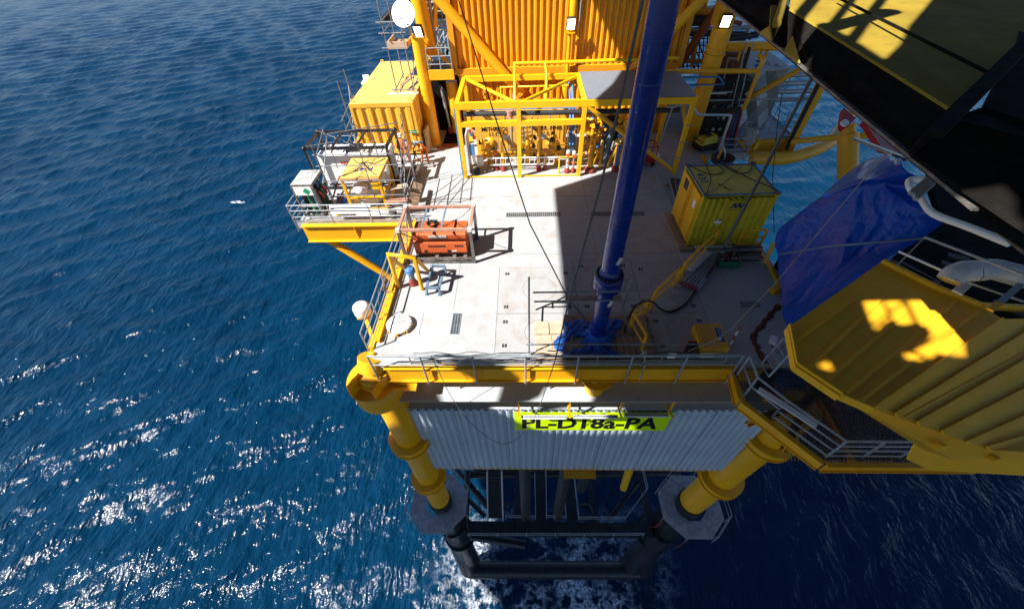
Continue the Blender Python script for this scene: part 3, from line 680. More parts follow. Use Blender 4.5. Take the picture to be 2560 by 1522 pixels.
m.tube((-5.8, 8.9, 0), (-5.8, 16.5, 0), .015, n=5).tube((-5.92, 8.9, 0), (-5.92, 16.5, 0), .015, n=5)
m.build('cable_ladder', 'galvanised', None, 'narrow cable ladder fixed outside the left kerb', 'cable ladder')
# diagonal walkway at the right front
wk = [(7.3, 8.0), (7.12, 6.75), (8.75, 4.72), (13.2, 4.72)]
W3 = [W_((x, y, -.05)) for x, y in wk]
for (a, b), lb, o in zip(zip(W3, W3[1:]), ('short yellow girder turning out from the deck corner', 'diagonal yellow girder of the right front walkway', 'yellow girder at the near edge of the right front walkway'), ((-1, .1, 0), (-.75, -.6, 0), (0, -1, 0))):
    girder('walkway_girder', a, b, lb, .45, .16, 1.1, o)
rail('guardrail', [(7.25, 7.7, 0), (7.2, 6.9, 0), (7.75, 6.1, 0)], 'grey guardrail stepping round the deck corner', 1.05, .8, .035, (.5,), 0, drop=.4)
rail('guardrail', [(7.75, 6.1, 0), (8.8, 4.85, 0), (10.9, 4.85, 0)], 'grey guardrail along the diagonal walkway with the white panel', 1.05, 1.15, .035, (.4, .7), .1, drop=.45)
pa, pb = D('l', 1985, 350, .95), D('l', 2440, 640, .95)
MB().ob((pa+pb)/2, (pb-pa, W_((0, 0, 1)).cross(pb-pa), (0, 0, 1)), ((pb-pa).length, .2, .03)).build('light_panel', 'white_paint', None, 'long white lighting panel clamped to the diagonal guardrail', 'lamp')
t = thing('walkway_grating', 'open metal grating floor of the right front walkway', 'grating', (9, 6, -.1))
m = MB(); n = 56
for i in range(n+1):
    y = 4.78+(7.95-4.78)*i/n; xa = 7.2 if y > 6.75 else 7.12+(6.75-y)/(6.75-4.72)*1.63; m.bb(xa, y-.006, -.06, 12.2, y+.006, -.02)
m.build('bearing_bars', 'dark_steel', t)
m = MB()
for i in range(80):
    x = 7.2+i*.0633; ya = 6.75-(x-7.12)/1.63*2.03 if x < 8.75 else 4.75; m.bb(x-.004, max(4.75, ya), -.045, x+.004, 7.97, -.03)
m.build('cross_bars', 'dark_steel', t)
# structure below the grating
m = MB(); m.ibeam((7.4, 6.3, -.8), (12, 7.9, -.8), .2, .3); m.ibeam((8.2, 5.4, -.8), (10.4, 7.9, -.8), .2, .3); m.ibeam((10.2, 4.8, -.8), (10.2, 8, -.8), .2, .3); m.build('walkway_framing', 'orange_cladding', None, 'ochre beams crossing under the open grating', 'framing')
m = MB()
for i in range(30):
    u = i*.11; m.tube((8.3+u, 5.2, -1.2), (9.6+u, 7.9, -1.2), .014, n=4); m.tube((9.6+u, 5.2, -1.2), (8.3+u, 7.9, -1.2), .014, n=4)
m.build('mesh_panel', 'orange_cladding', None, 'ochre expanded mesh panel seen through the grating', 'mesh panel')
# swing gate ladder leaning at the walkway
ga, gb, gc, gd = D('h', 2235, 1300, .05), D('h', 2445, 1060, 1.0), D('h', 2310, 1415, .05), D('o', 365, 375, 1.0)
t = thing('access_gate', 'grey barred gate between the deck and the yellow bulkhead', 'gate', ga)
MB().tube(ga, gb, .03).build('rail', 'galvanised', t); MB().bar(gc, gd, .06, .12).build('rail', 'galvanised', t)
for i in range(5): MB().tube(ga.lerp(gb, i/4), gc.lerp(gd, i/4), .022).build('bar', 'galvanised', t)
# rusty kerb line on deck right
m = MB(); P = [D('h', 2400, 740, .04), D('h', 2150, 1040, .04), D('h', 2270, 1290, .04)]; m.path(P, .022, 6); m.build('rusty_kerb', 'rust_stain', None, 'rust coated angled kerb at the right front of the deck', 'kerb')
st = MB(); 
for a, b in zip(P, P[1:]):
    d = (b-a).normalized(); nrm = W_((-d.y, d.x, 0)); q = [a+nrm*.0+d*0, b]
    L1 = [a.lerp(b, i/30)+nrm*(.13+.05*math.sin(i*.7)+.03*math.sin(i*1.9+1)) for i in range(31)]; L2 = [a.lerp(b, i/30)-nrm*(.07+.02*math.sin(i*.9)) for i in range(31)]
    for i in range(30): st.add([(p.x, p.y, .006+.001*(b is P[2])) for p in (L1[i], L1[i+1], L2[i+1], L2[i])], [(3, 2, 1, 0)])
st.build('rust_streak', 'rust_stain', None, 'band of rust spread along the angled kerb', 'rust stain')

# ------------------------------------------------------------------ blue riser through the deck
rx, ry = D('h', 712, 1062, .1).x, D('h', 712, 1062, .1).y
t = thing('riser', 'tall dark blue riser pipe with a bolted flange standing on the deck', 'riser pipe', (rx, ry, 0))
MB().tube((rx, ry, 0), (rx, ry, 2.7), .275, n=48, cap=False).build('lower_pipe', 'riser_blue', t)
MB().tube((rx, ry, 3.6), (rx, ry, 17), .282, n=48, cap=False).build('upper_pipe', 'riser_blue', t)
MB().lathe((rx, ry, 2.7), [(.275, 0), (.33, .06), (.45, .12), (.45, .38), (.44, .39), (.44, .41), (.45, .42), (.45, .66), (.34, .70), (.282, .9)], 48).build('flange', 'riser_blue', t)
for i in range(20):
    a = 2*math.pi*i/20; MB().tube((rx+.39*math.cos(a), ry+.39*math.sin(a), 2.78), (rx+.39*math.cos(a), ry+.39*math.sin(a), 3.47), .03, n=6).tube((rx+.39*math.cos(a), ry+.39*math.sin(a), 3.37), (rx+.39*math.cos(a), ry+.39*math.sin(a), 3.43), .045, n=6).build('bolt', 'rubber_black', t)
for z, r0 in ((1.95, .277), (5.6, .284), (8.9, .284)): MB().lathe((rx, ry, z), [(r0, 0), (r0+.006, .015), (r0, .03)], 48, cap=False).build('weld', 'deep_blue', t)
for z in (4.15, 2.3):
    MB().ob((rx+.13, ry-.29, z), ((.3, 0, .95), (0, 1, 0), (.95, 0, -.3)), (.28, .02, .1)).build('white_mark', 'dirty_white', t)
# timber decking round the riser
t = thing('timber_platform', 'weathered boards laid round the foot of the riser', 'timber boards', (rx, ry-.5, 0))
for i in range(14):
    x = rx-1.05+i*.225+random.uniform(-.01, .01)
    if abs(x-rx) < .34:
        MB().box((x, 8.35+.2, .15), (.205, .75, .05), random.uniform(-.01, .01)).build('board', 'wood_plank', t); MB().box((x, 10.0, .15), (.205, .7, .05)).build('board', 'wood_plank', t)
    else: MB().box((x, 9.25+random.uniform(-.08, .08), .15), (.205, 2.1, .05), random.uniform(-.02, .02)).build('board', 'wood_plank', t)
for y in (8.4, 9.3, 10.1): MB().bb(rx-1.2, y, .002, rx+2.1, y+.1, .12).build('bearer', 'wood_plank', t)
# stack of pale cardboard-coloured sheets
t = thing('board_stack', 'stack of pale brown boards in the sun beside the riser', 'board stack', (1.0, 9.2, 0))
for i, (x, y, wx, wy, z) in enumerate(((.55, 9.75, .55, .62, .08), (.62, 9.05, .58, .66, .09), (.6, 8.4, .6, .6, .08), (1.12, 9.75, .52, .62, .1), (1.1, 9.1, .5, .6, .07), (1.15, 8.45, .5, .62, .09))):
    MB().box((x, y, z/2+.003), (wx, wy, z), random.uniform(-.03, .03)).build('board', 'cardboard', t)
MB().box((1.55, 9.2, .2), (.28, 2.2, .05), -.06).build('plank', 'wood_plank', None, 'loose plank lying lengthwise over the blue tarpaulin', 'plank')

def crumple(name, lb, outline, cx, cy, z0, amp, m, cat='tarpaulin', nr=14):
    """crumpled sheet: fan mesh from the middle to an uneven outline"""
    n = len(outline)*4; O = []
    for i in range(n):
        k = i/4; a = W_((*outline[int(k) % len(outline)], 0)); b = W_((*outline[(int(k)+1) % len(outline)], 0)); O.append(a.lerp(b, k % 1))
    G = []
    for r in range(nr+1):
        u = r/nr; row = []
        for i in range(n+1):
            p = W_((cx, cy, 0)).lerp(O[i % n], u); q = math.sin(p.x*9+p.y*5)*math.cos(p.y*11-p.x*4)+.6*math.sin(p.x*21-p.y*17)
            row.append(W_((p.x+.03*math.sin(p.y*23), p.y+.03*math.cos(p.x*19), z0+amp*(.8+q*.5)*(1-.75*u**3))))
        G.append(row)
    return MB().sheet(G).build(name, m, None, lb, cat)
def pl(k, pts, z=.1): return [(D(k, x, y, z).x, D(k, x, y, z).y) for x, y in pts]
crumple('tarpaulin', 'crumpled bright blue tarpaulin left of the riser foot', pl('h', [(395, 905), (560, 885), (650, 900), (650, 1000), (500, 1060), (430, 1105), (395, 1185), (340, 1180), (305, 1120), (350, 1040), (415, 1000)], .2), *pl('h', [(480, 990)], .2)[0], .2, .09, 'tarp_small')
crumple('tarpaulin', 'crumpled dark blue tarpaulin right of the riser foot', pl('h', [(790, 890), (930, 880), (960, 930), (890, 1000), (780, 1020)], .2), *pl('h', [(850, 940)], .2)[0], .2, .1, 'tarp_small')
crumple('tarpaulin', 'blue tarpaulin gathered round the foot of the riser in shade', pl('h', [(600, 1010), (800, 1040), (800, 1175), (960, 1210), (990, 1250), (740, 1235), (440, 1240), (370, 1230), (430, 1180), (620, 1185)], .2), *pl('h', [(700, 1150)], .2)[0], .19, .12, 'tarp_small')
# gathered collar of tarp tied to riser
m = MB(); rows = []
for j in range(9):
    u = j/8; row = []
    for i in range(61):
        a = 2*math.pi*i/60; r = .29+.02*math.sin(9*a)+(u**1.6)*(.32+.1*math.sin(7*a+1)+.05*math.sin(13*a)); row.append((rx+r*math.cos(a), ry+r*math.sin(a), .52-.30*u+.04*math.sin(11*a)*u))
    rows.append(row)
m.sheet(rows).build('tarp_skirt', 'tarp_small', None, 'blue tarpaulin skirt tied round the riser just above the boards', 'tarpaulin')

# scaffold tubes round the riser
def sp(k, pts): return pts
A0 = D('h', 85, 1200, .1); A1 = up('h', 130, 495, A0); B0 = D('h', 950, 1030, .1)
C0 = D('h', 945, 800, .1); C1 = D('h', 1045, 490, 2.2)
zL = up('h', 130, 635, A0).z; zM = up('h', 135, 720, A0).z
poles('scaffold', [(A0, A1), (D('h', 120, 635, zL), D('h', 1195, 620, zL)), (D('h', 130, 720, zM), D('h', 1200, 700, zM)), (C0, C1), (D('h', 330, 720, zM), D('h', 430, 665, zL)), (D('h', 930, 700, zM*.8), D('h', 1010, 1000, .1)), (W_((A0.x-.1, 8.25, 1.0)), W_((6.4, 8.25, 1.0)))],
      'scaffold tubes enclosing the foot of the blue riser', .028)
m = MB(); m.ob((D('h', 480, 700, zM*.7)+D('h', 880, 690, zM*.7))/2, ((1, 0, 0), (0, 1, 0), (0, 0, 1)), (1.9, .25, .05)); m.build('toe_plank', 'wood_plank', None, 'brown plank fixed across the scaffold behind the riser', 'plank')
poles('portable_barrier', [(D('h', 145, 795, .03), D('h', 300, 730, .03)), (D('h', 300, 730, .03), D('h', 470, 728, .03)), (D('h', 200, 770, .03), D('h', 470, 765, .03)), (D('h', 210, 770, .03), D('h', 180, 1260, .03)), (D('h', 300, 730, .03), D('h', 300, 780, .03))], 'black flat frame of thin tubes lying left of the board stack', .03, 'black_paint', 'tube frame')

# yellow removable handrails, each a post-and-rail frame
def yrail(a, at_, b, bt, lb, mid=2):
    t = thing('removable_handrail', lb, 'handrail', a, 'yellow removable handrails on the deck')
    MB().tube(a, at_, .06, n=12).build('post', 'yellow_paint', t); MB().tube(b, bt, .06, n=12).build('post', 'yellow_paint', t)
    MB().path([at_, bt], .055, 10).build('top_rail', 'yellow_paint', t)
    MB().tube(a.lerp(at_, .5), b.lerp(bt, .5), .045, n=10).build('mid_rail', 'yellow_paint', t)
    for q_ in (a, b): MB().lathe(q_, [(.1, 0), (.1, .03)], 16).build('base_socket', 'galvanised', t)
def stand(k, x, y, h=1.0): p = D(k, x, y); return p, p+UPV*h
H1 = stand('h', 1470, 535, 1.1); H2 = stand('h', 1775, 225, 1.1); H3 = stand('h', 1205, 800, 1.1); H4 = stand('h', 1420, 590, 1.1); H5 = stand('h', 1015, 985, 1.0); H6 = stand('h', 1150, 850, 1.0); H7 = stand('h', 1120, 1190, 1.0)
yrail(*H1, *H2, 'farthest sloping-looking yellow handrail beside the pipe stack'); yrail(*H3, *H4, 'middle yellow handrail between the two hatch rings'); yrail(*H5, *H6, 'near short yellow handrail where the hose passes over')
yrail(*H7, *(D('h', 1010, 990), D('h', 1010, 990)+UPV*1.0), 'yellow handrail right of the wooden boards, near the front guardrail')
# ropes tied at the rail
m = MB()
for k in range(4):
    c = D('h', 1150, 1200, .6); m.path([(c.x+.07*math.cos(i*1.1+k), c.y+.05*math.sin(i*1.7), .75-.03*i+.0*k) for i in range(14)], .02, 5)
c = D('h', 1150, 1200, .6); m.path([(c.x, c.y-.1, .6), (c.x+.03, c.y-.3, .3), (c.x, 7.8, -.1), (c.x+.02, 7.8, -.6)], .03, 5)
m.build('rope_knot', 'rope_tan', None, 'tan rope knotted over the end of the yellow handrail', 'rope')

# ------------------------------------------------------------------ left side platform and what stands on it
girder('side_girder', (-11.6, 16.85, 0), (-5.95, 16.85, 0), 'yellow girder along the front of the left side platform', 1.0, .3, 1.9)
MB().bb(-11.62, 16.86, -.9, -11.4, 34, -.02).build('side_beam', 'yellow_paint', None, 'yellow beam along the outer edge of the left side platform', 'beam')
MB().bb(-11.9, 16.86, -.3, -11.31, 22.5, -.01).build('side_platform', 'deck_coating', None, 'outer strip of the left side platform floor', kind='structure')
MB().tube((-10.95, 17.0, -.95), (-5.6, 17.0, -6.6), .2, n=20).build('strut', 'yellow_paint', None, 'slanting yellow tubular strut under the left side platform', 'strut')
rail('guardrail', [(-12.0, 19.2, 0), (-12.0, 16.9, 0), (-5.9, 16.9, 0)], 'pale grey guardrail round the outer corner of the left side platform', 1.05, 1.75, .035, (.35, .7), .15, 'galvanised', drop=.5)

def frame_box(m, x0, y0, z0, x1, y1, z1, w_):
    for x in (x0, x1):
        for y in (y0, y1): m.bar((x, y, z0), (x, y, z1), w_, w_)
    for z in (z0+w_/2, z1-w_/2):
        for y in (y0, y1): m.bar((x0+w_/2, y, z), (x1-w_/2, y, z), w_, w_)
        for x in (x0, x1): m.bar((x, y0+w_/2, z), (x, y1-w_/2, z), w_, w_)
    return m
# gas bottle rack
t = thing('gas_rack', 'worn grey open-sided bottle rack at the outer corner of the side platform', 'bottle rack', (-11.1, 18.2, 0))
frame_box(MB(), -11.66, 17.5, 0, -10.64, 18.88, 1.84, .09).build('frame', 'worn_steel', t)
MB().bb(-11.66, 17.5, 1.845, -10.64, 18.88, 1.87).build('roof', 'dirty_white', t)
MB().bb(-11.6, 17.44, 1.28, -10.7, 17.46, 1.75).build('front_panel', 'white_paint', t); MB().bb(-11.6, 17.44, .62, -10.7, 17.46, .76).build('lower_panel', 'dirty_white', t)
q = MB(); c = W_((-10.98, 17.435, 1.5)); q.add([c+W_((0, 0, .2)), c+W_((-.2, 0, 0)), c+W_((0, 0, -.2)), c+W_((.2, 0, 0))], [(0, 1, 2, 3)]); q.build('green_diamond', 'sign_green', t)
q = MB(); text_mesh(q, 'UN 1066', (-11.35, 17.435, .65), (1, 0, 0), (0, 0, 1), .06); 
for i in range(3):
    for j in range(3):
        x, y = -11.4+i*.32, 17.75+j*.4; g = MB().lathe((x, y, .08), [(.115, 0), (.115, 1.05), (.09, 1.18), (.04, 1.25), (.04, 1.35)], 14)
        g.build('gas_bottle', ['dark_steel', 'green_plastic', 'grey_blue_paint'][(i+j) % 3], t)
for i in range(3): MB().path([(-10.6, 17.8+.25*i, 1.3), (-10.52, 17.9+.25*i, 1.05), (-10.55, 18.0+.22*i, .8)], .06, 6).build('hose_coil', 'red_paint' if i != 1 else 'green_plastic', t)
m = MB(); m.path([(-11.5, 17.7, 1.9), (-11.2, 18.1, 1.92), (-10.8, 18.0, 1.9), (-10.9, 18.4, 1.9), (-10.7, 18.8, 1.9)], .012, 4).path([(-11.6, 18.7, 1.9), (-11.3, 18.5, 1.9), (-10.75, 18.75, 1.9)], .012, 4); m.build('sling', 'rubber_black', t)
# orange trolley frame behind rack
t = thing('trolley_frame', 'rusty orange slanted tube frame beside the bottle rack', 'frame', (-10.0, 18.4, 0))
MB().path([(-10.45, 17.6, .1), (-9.95, 19.2, 1.3), (-9.3, 19.2, 1.3)], .045, 6).build('tube', 'letter_brown', t); MB().path([(-10.1, 17.6, .1), (-9.6, 18.9, 1.0)], .045, 6).build('tube', 'letter_brown', t); MB().tube((-10.2, 18.3, .65), (-9.5, 18.2, .65), .03).build('crossbar', 'letter_brown', t)
crumple('rag', 'blue plastic sheet bunched on the side platform floor', [(-10.2, 18.3), (-9.8, 18.2), (-9.6, 18.6), (-9.9, 18.9), (-10.2, 18.7)], -9.9, 18.5, .1, .5, 'tarp_small', 'plastic sheet', 8)
for i, (x, y, r, h, mm, lb) in enumerate(((-9.9, 17.5, .16, .3, 'yellow_bright', 'small yellow drum behind the side guardrail'), (-9.4, 17.35, .2, .28, 'dirty_white', 'small off-white tub behind the side guardrail'), (-6.9, 17.3, .2, .35, 'worn_steel', 'small grey drum near the corner scaffold'))):
    MB().lathe((x, y, 0), [(r, 0), (r*1.03, h*.5), (r, h), (r*.9, h+.01)], 16).build('drum', mm, None, lb, 'drum')
MB().ob((-8.9, 16.99, .72), ((1, 0, 0), (0, .6, .8), (0, -.8, .6)), (2.1, .42, .03)).build('banner_board', 'white_paint', None, 'long white board tied to the side platform guardrail', 'board')

# white generator in black crash frame
t = thing('power_unit', 'white box-shaped power unit with red lettering on the side platform', 'power unit', (-9.5, 21.1, 0))
MB().bb(-11.45, 20.5, .12, -7.55, 21.8, 1.84).build('housing', 'white_paint', t, bevel=.03)
m = MB(); text_mesh(m, 'aggreko', (-10.25, 20.5, 1.33), (1, 0, 0), (0, 0, 1), .24, .008, wfit=1.15, bold=.01); m.build('lettering', 'letter_red', t)
m = MB(); text_mesh(m, '', (-8, 20.5, 1.5), (1, 0, 0), (0, 0, 1), .1)
for i, (x, y, wx, wy) in enumerate(((-10.9, 21.15, .35, .8), (-10.25, 21.15, .4, .8), (-8.8, 20.9, .5, .5), (-8.1, 20.9, .4, .5))):
    MB().bb(x-wx/2, y-wy/2, 1.845, x+wx/2, y+wy/2, 1.90).build('roof_panel', 'ledge_grey' if i % 2 else 'dirty_white', t)
MB().bb(-9.9, 20.8, 1.845, -9.2, 21.7, 1.93).build('radiator_grille', 'black_paint', t)
MB().bb(-11.4, 20.55, .0, -7.6, 21.75, .12).build('base', 'black_paint', t)
m = MB()
for i in range(8): m.bb(-7.545, 20.7+i*.12, .3, -7.52, 20.76+i*.12, 1.5)
m.build('side_louvre', 'ledge_grey', t)
t = thing('crash_frame', 'black tubular crash frame surrounding the white power unit', 'crash frame', (-9.5, 21, 0))
cf = [(-11.75, 20.15), (-7.35, 20.15), (-7.35, 22.2), (-11.75, 22.2)]
for i in range(4):
    a, b = cf[i], cf[(i+1) % 4]
    MB().bar((*a, 2.4), (*b, 2.4), .13, .13).build('top_beam', 'black_paint', t); MB().bar((*a, .08), (*b, .08), .13, .13).build('base_beam', 'black_paint', t); MB().bar((*a, .15), (*a, 2.33), .12, .12).build('post', 'black_paint', t)
    MB().ball((*a, 2.42), .13, 8).build('corner_lug', 'black_paint', t)
for x in (-10.3, -9.0): MB().bar((x, 20.2, 2.4), (x, 22.15, 2.4), .09, .09).build('roof_bar', 'black_paint', t)
m = MB()
for k in range(3): m.path([(-8.9+.1*math.cos(i*.8+k)+.02*i, 20.7+.12*math.sin(i*.9+k), 1.98+.01*i) for i in range(18)], .014, 4)
m.path([(-11.7, 22.1, 2.5), (-10.4, 21.5, 2.3), (-9.0, 20.8, 2.0), (-8.2, 21.4, 2.3), (-7.4, 22.1, 2.5)], .013, 4).path([(-11.7, 20.2, 2.5), (-10.4, 21.0, 2.35), (-9.0, 20.8, 2.0), (-7.4, 20.2, 2.5)], .013, 4)
m.build('lifting_sling', 'rope_tan', None, 'tan lifting slings piled over the white power unit', 'sling')

# yellow framed tank marked K47
t = thing('tote_tank', 'grey tank in a yellow frame marked K47 on the side platform', 'tank frame', (-8.4, 19, 0))
x0, x1, y0, y1, zt = -9.3, -7.42, 18.05, 20.0, 1.83
frame_box(MB(), x0, y0, 0, x1, y1, zt-.01, .12).build('frame', 'yellow_paint', t)
MB().bb(x0-.05, y0-.05, zt, x1+.05, y1+.05, zt+.05).build('lid', 'lid_yellow', t)
MB().bar((x0, y0-.07, zt-.06), (x1, y0-.07, zt-.06), .03, .12).build('lid_edge', 'salmon_paint', t)
m = MB(); text_mesh(m, 'K47', (-7.85, 19.05, zt+.05), (-1, 0, 0), (0, -1, 0), .42, .004, wfit=1.0, bold=.02); m.build('lettering', 'letter_navy', t)
MB().lathe(((x0+x1)/2, (y0+y1)/2-.15, .15), [(.62, 0), (.66, .1), (.66, .85), (.66, .9), (.55, 1.05), (.3, 1.15), (.02, 1.18)], 32).build('vessel', 'ledge_grey', t)
MB().lathe(((x0+x1)/2-.25, y0+.35, .95), [(.38, 0), (.42, .08), (.4, .3), (.05, .38)], 28).build('white_drum', 'white_paint', t)
m = MB(); 
for i, s_ in enumerate(('GROSS 1100 KG', 'TARE 1188 KG', 'CAP. 1100 LTR')): text_mesh(m, s_, (-8.85, y0+.18, .62-i*.12), (1, 0, 0), (0, 0, 1), .075, .0)
MB().bb(-8.95, y0+.19, .3, -7.9, y0+.22, .78).build('data_plate', 'dirty_white', t); m.build('data_text', 'letter_navy', t)
for z in (.72,): MB().bar((x0, y0, z), (x1, y0, z), .11, .11).build('cross_rail', 'yellow_paint', t); MB().bar((x1, y0, z), (x1, y1, z), .1, .1).build('cross_rail', 'yellow_paint', t)
MB().bar((x0, y0+.1, .8), (x0+.3, y0+.1, 1.25), .08).build('gusset', 'yellow_paint', t); MB().bb(-7.9, y0-.03, 1.2, x1-.1, y0+.0, 1.62).build('front_plate', 'yellow_bright', t)
MB().lathe((x1+.09, 19.4, 1.45), [(.22, 0), (.22, .02)], 20, axis=(1, 0, 0)).build('hazard_roundel', 'white_paint', t)
m = MB()
for dx, dy in ((-.8, -.8), (.8, -.8), (.8, .8), (-.8, .8)): m.path([((x0+x1)/2+dx*1.1, (y0+y1)/2+dy*1.1, zt+.08), ((x0+x1)/2+dx*.5+random.uniform(-.2, .2), (y0+y1)/2+dy*.4, zt+.09), ((x0+x1)/2-.2, 19.5, zt+.1)], .02, 5)
m.build('lifting_chain', 'dark_steel', t)

# birdcage scaffold in front of the tank
t0 = []
P = lambda k, x, y, z: D(k, x, y, z)
def vert(bx, by, z0, z1): return (W_((bx, by, z0)), W_((bx, by, z1)))
sx = [-10.15, -8.2, -6.35]; sy = [17.3, 19.9, 22.6]
SG = [vert(-9.75, 17.35, 0, 3.9), vert(-7.6, 17.35, 0, 3.9), vert(-6.05, 17.35, 0, 3.7), vert(-9.75, 19.0, 1.9, 3.95), vert(-7.9, 20.1, 1.9, 4.0), vert(-6.25, 20.3, 0, 4.0), vert(-5.75, 18.6, 0, 3.2)]
for z in (1.25, 2.05, 2.85): SG.append((W_((-9.95, 17.4, z)), W_((-5.85, 17.4, z))))
SG += [(W_((-9.9, 17.4, 3.4)), W_((-5.9, 17.4, 3.4))), (W_((-8.2, 17.4, .55)), W_((-5.9, 17.4, .55))), (W_((-6.4, 20.3, 3.6)), W_((-9.9, 19.1, 3.6)))]
for z in (1.3, 2.1, 2.9, 3.5): SG.append((W_((-6.05, 17.2, z)), W_((-6.25, 20.5, z+.1))))
SG += [(W_((-6.05, 17.35, 1.3)), W_((-6.2, 19.8, 2.9))), (W_((-6.05, 17.35, 2.1)), W_((-6.22, 20.3, 3.7))), (W_((-9.9, 17.3, 2.0)), W_((-9.75, 19.1, 3.5))), (W_((-9.7, 17.4, 3.4)), (W_((-9.75, 19.0, 3.9)))), (W_((-6.5, 17.4, .2)), W_((-5.8, 18.6, 1.5))), (W_((-5.75, 18.6, .2)), W_((-6.2, 20.3, 2.8)))]
poles('scaffold', SG, 'birdcage scaffold of steel tubes standing over the yellow framed tank', .024)
m = MB(); m.ob((-5.85, 18.5, .62), ((-.05, 1, 0), (1, 0, -.5), (0, .0, 1)), (2.1, .5, .05)); m.build('scaffold_board', 'wood_plank', None, 'wide brown board leaning along the scaffold by the deck edge', 'board')
MB().ob((-6.6, 17.5, .85), ((1, .15, 0), (-.15, 1, 0), (0, 0, 1)), (1.1, .35, .04)).build('scaffold_board', 'salmon_paint', None, 'short pale board on the lower scaffold bay', 'board')
MB().ob((-6.6, 18.4, 1.1), ((1, .35, 0), (-.35, 1, 0), (0, 0, 1)), (.9, .4, .04)).build('scaffold_board', 'cardboard', None, 'small tan board beside the yellow framed tank', 'board')

# slotted black step plates stacked by the photographer
t = thing('step_plates', 'dark slotted cable trays stacked beside the two workers', 'tray stack', (-6.7, 21.4, 0))
for i in range(4):
    MB().box((-6.95+i*.2, 21.5-.1*i, .1+.12*i), (.36, 1.5, .03), -.12).build('tray', 'dark_steel', t)
    m = MB()
    for j in range(8):
        for k in (-1, 0, 1): m.box((-6.95+i*.2+k*.09, 20.85-.1*i+j*.17, .117+.12*i), (.04, .1, .004), -.12)
    m.build('slots', 'wood_plank', t)

# orange generator in lifting frame
t = thing('lifting_cage', 'worn lifting frame with pale red top beams round the orange generator', 'lifting frame', (-3.9, 14.5, 0))
gx0, gx1, gy0, gy1, gz = -5.45, -2.38, 13.65, 15.35, 1.86
for y in (gy0, gy1): MB().bar((gx0+.1, y, gz), (gx1-.1, y, gz), .11, .11).build('top_beam', 'salmon_paint', t)
for x in (gx0, gx1): MB().bar((x, gy0+.1, gz), (x, gy1-.1, gz), .11, .11).build('top_beam', 'salmon_paint', t)
for x in (gx0, gx1):
    for y in (gy0, gy1):
        MB().bar((x, y, .05), (x, y, gz-.1), .13, .13).build('post', 'worn_steel', t); MB().box((x, y, gz), (.2, .2, .2)).build('corner_casting', 'dirty_white', t, bevel=.03)
for z in (.06, .26):
    for y in (gy0, gy1): MB().bar((gx0, y, z), (gx1, y, z), .1, .09).build('base_beam', 'worn_steel', t)
for x in (-5.0, -4.1, -3.3, -2.8): MB().bar((x, gy0, .16), (x, gy1, .16), .16, .12).build('fork_pocket', 'worn_steel', t)
for a, b in (((gx0, gy0, .1), (gx0, gy1, gz-.1)), ((gx0, gy1, .1), (gx0, gy0, gz-.1))): MB().tube(a, b, .03).build('side_brace', 'worn_steel', t)
for x in (-4.48, -3.62): MB().bar((x, gy0, gz-.02), (x, gy1, gz-.02), .07, .04).build('roof_bar', 'grey_blue_paint', t)
t = thing('generator', 'orange enclosed generator set with a grey name plate inside the lifting frame', 'generator', (-3.85, 14.5, .3))
bx0, bx1 = -5.05, -2.68
def extr(prof, x0, x1):   # prof in (y,z)
    n = len(prof); vs = [(x0, y, z) for y, z in prof]+[(x1, y, z) for y, z in prof]
    return MB().add(vs, [tuple(range(n)), tuple(range(2*n-1, n-1, -1))]+[(i, n+i, n+(i+1) % n, (i+1) % n) for i in range(n)])
extr([(13.95, .3), (15.1, .3), (15.1, 1.27), (15.0, 1.33), (14.12, 1.33), (14.05, 1.27), (14.08, 1.03), (13.92, .95)], bx0, bx1).build('housing', 'generator_orange', t, bevel=.015)
MB().bb(bx0+.15, 13.90, .42, bx1-.02, 13.93, .93).build('door', 'generator_orange', t)
MB().bb(bx0+.02, 13.89, .405, bx1-.02, 13.915, .418).build('door_gap', 'black_paint', t)
for x in (-4.55, -3.5): MB().bb(x-.07, 13.885, .45, x+.07, 13.9, .56).build('latch', 'rubber_black', t)
for x0_, n in ((-4.4, 8), (-3.2, 4)):
    for i in range(n): MB().bb(x0_+i*.1, 13.89, .72, x0_+i*.1+.07, 13.9, .82).build('vent_slot', 'black_paint', t)
MB().ob((-3.95, 14.05, 1.16), ((1, 0, 0), (0, -.12, 1), (0, -1, -.12)), (.8, .15, .02)).build('name_plate', 'dirty_white', t)
m = MB(); text_mesh(m, 'mosadec', (-4.3, 14.045, 1.125), (1, 0, 0), (0, -.12, 1), .07, .012, wfit=.45); text_mesh(m, 'M', (-3.78, 14.045, 1.115), (1, 0, 0), (0, -.12, 1), .1, .012, wfit=.14); m.build('lettering', 'letter_black', t)
for x in (-4.1, -3.2): MB().bb(x-.04, 14.05, 1.335, x+.04, 15.1, 1.35).build('roof_strap', 'black_paint', t)
for i in range(7): MB().bb(-5.0, 14.2+.12*i, 1.335, -4.72, 14.25+.12*i, 1.352).build('roof_louvre', 'dark_steel', t)
MB().bb(-3.35, 13.885, .47, -3.15, 13.9, .52).build('label_plate', 'white_paint', t)
m = MB()
for k in range(5): m.path([(-4.25+(.16+.02*k)*math.cos(i*.6), 14.75+(.16+.02*k)*math.sin(i*.6), 1.38+.01*k) for i in range(12)], .018, 5)
m.build('hose_coil', 'rubber_black', None, 'coil of black hose on top of the orange generator', 'hose coil')
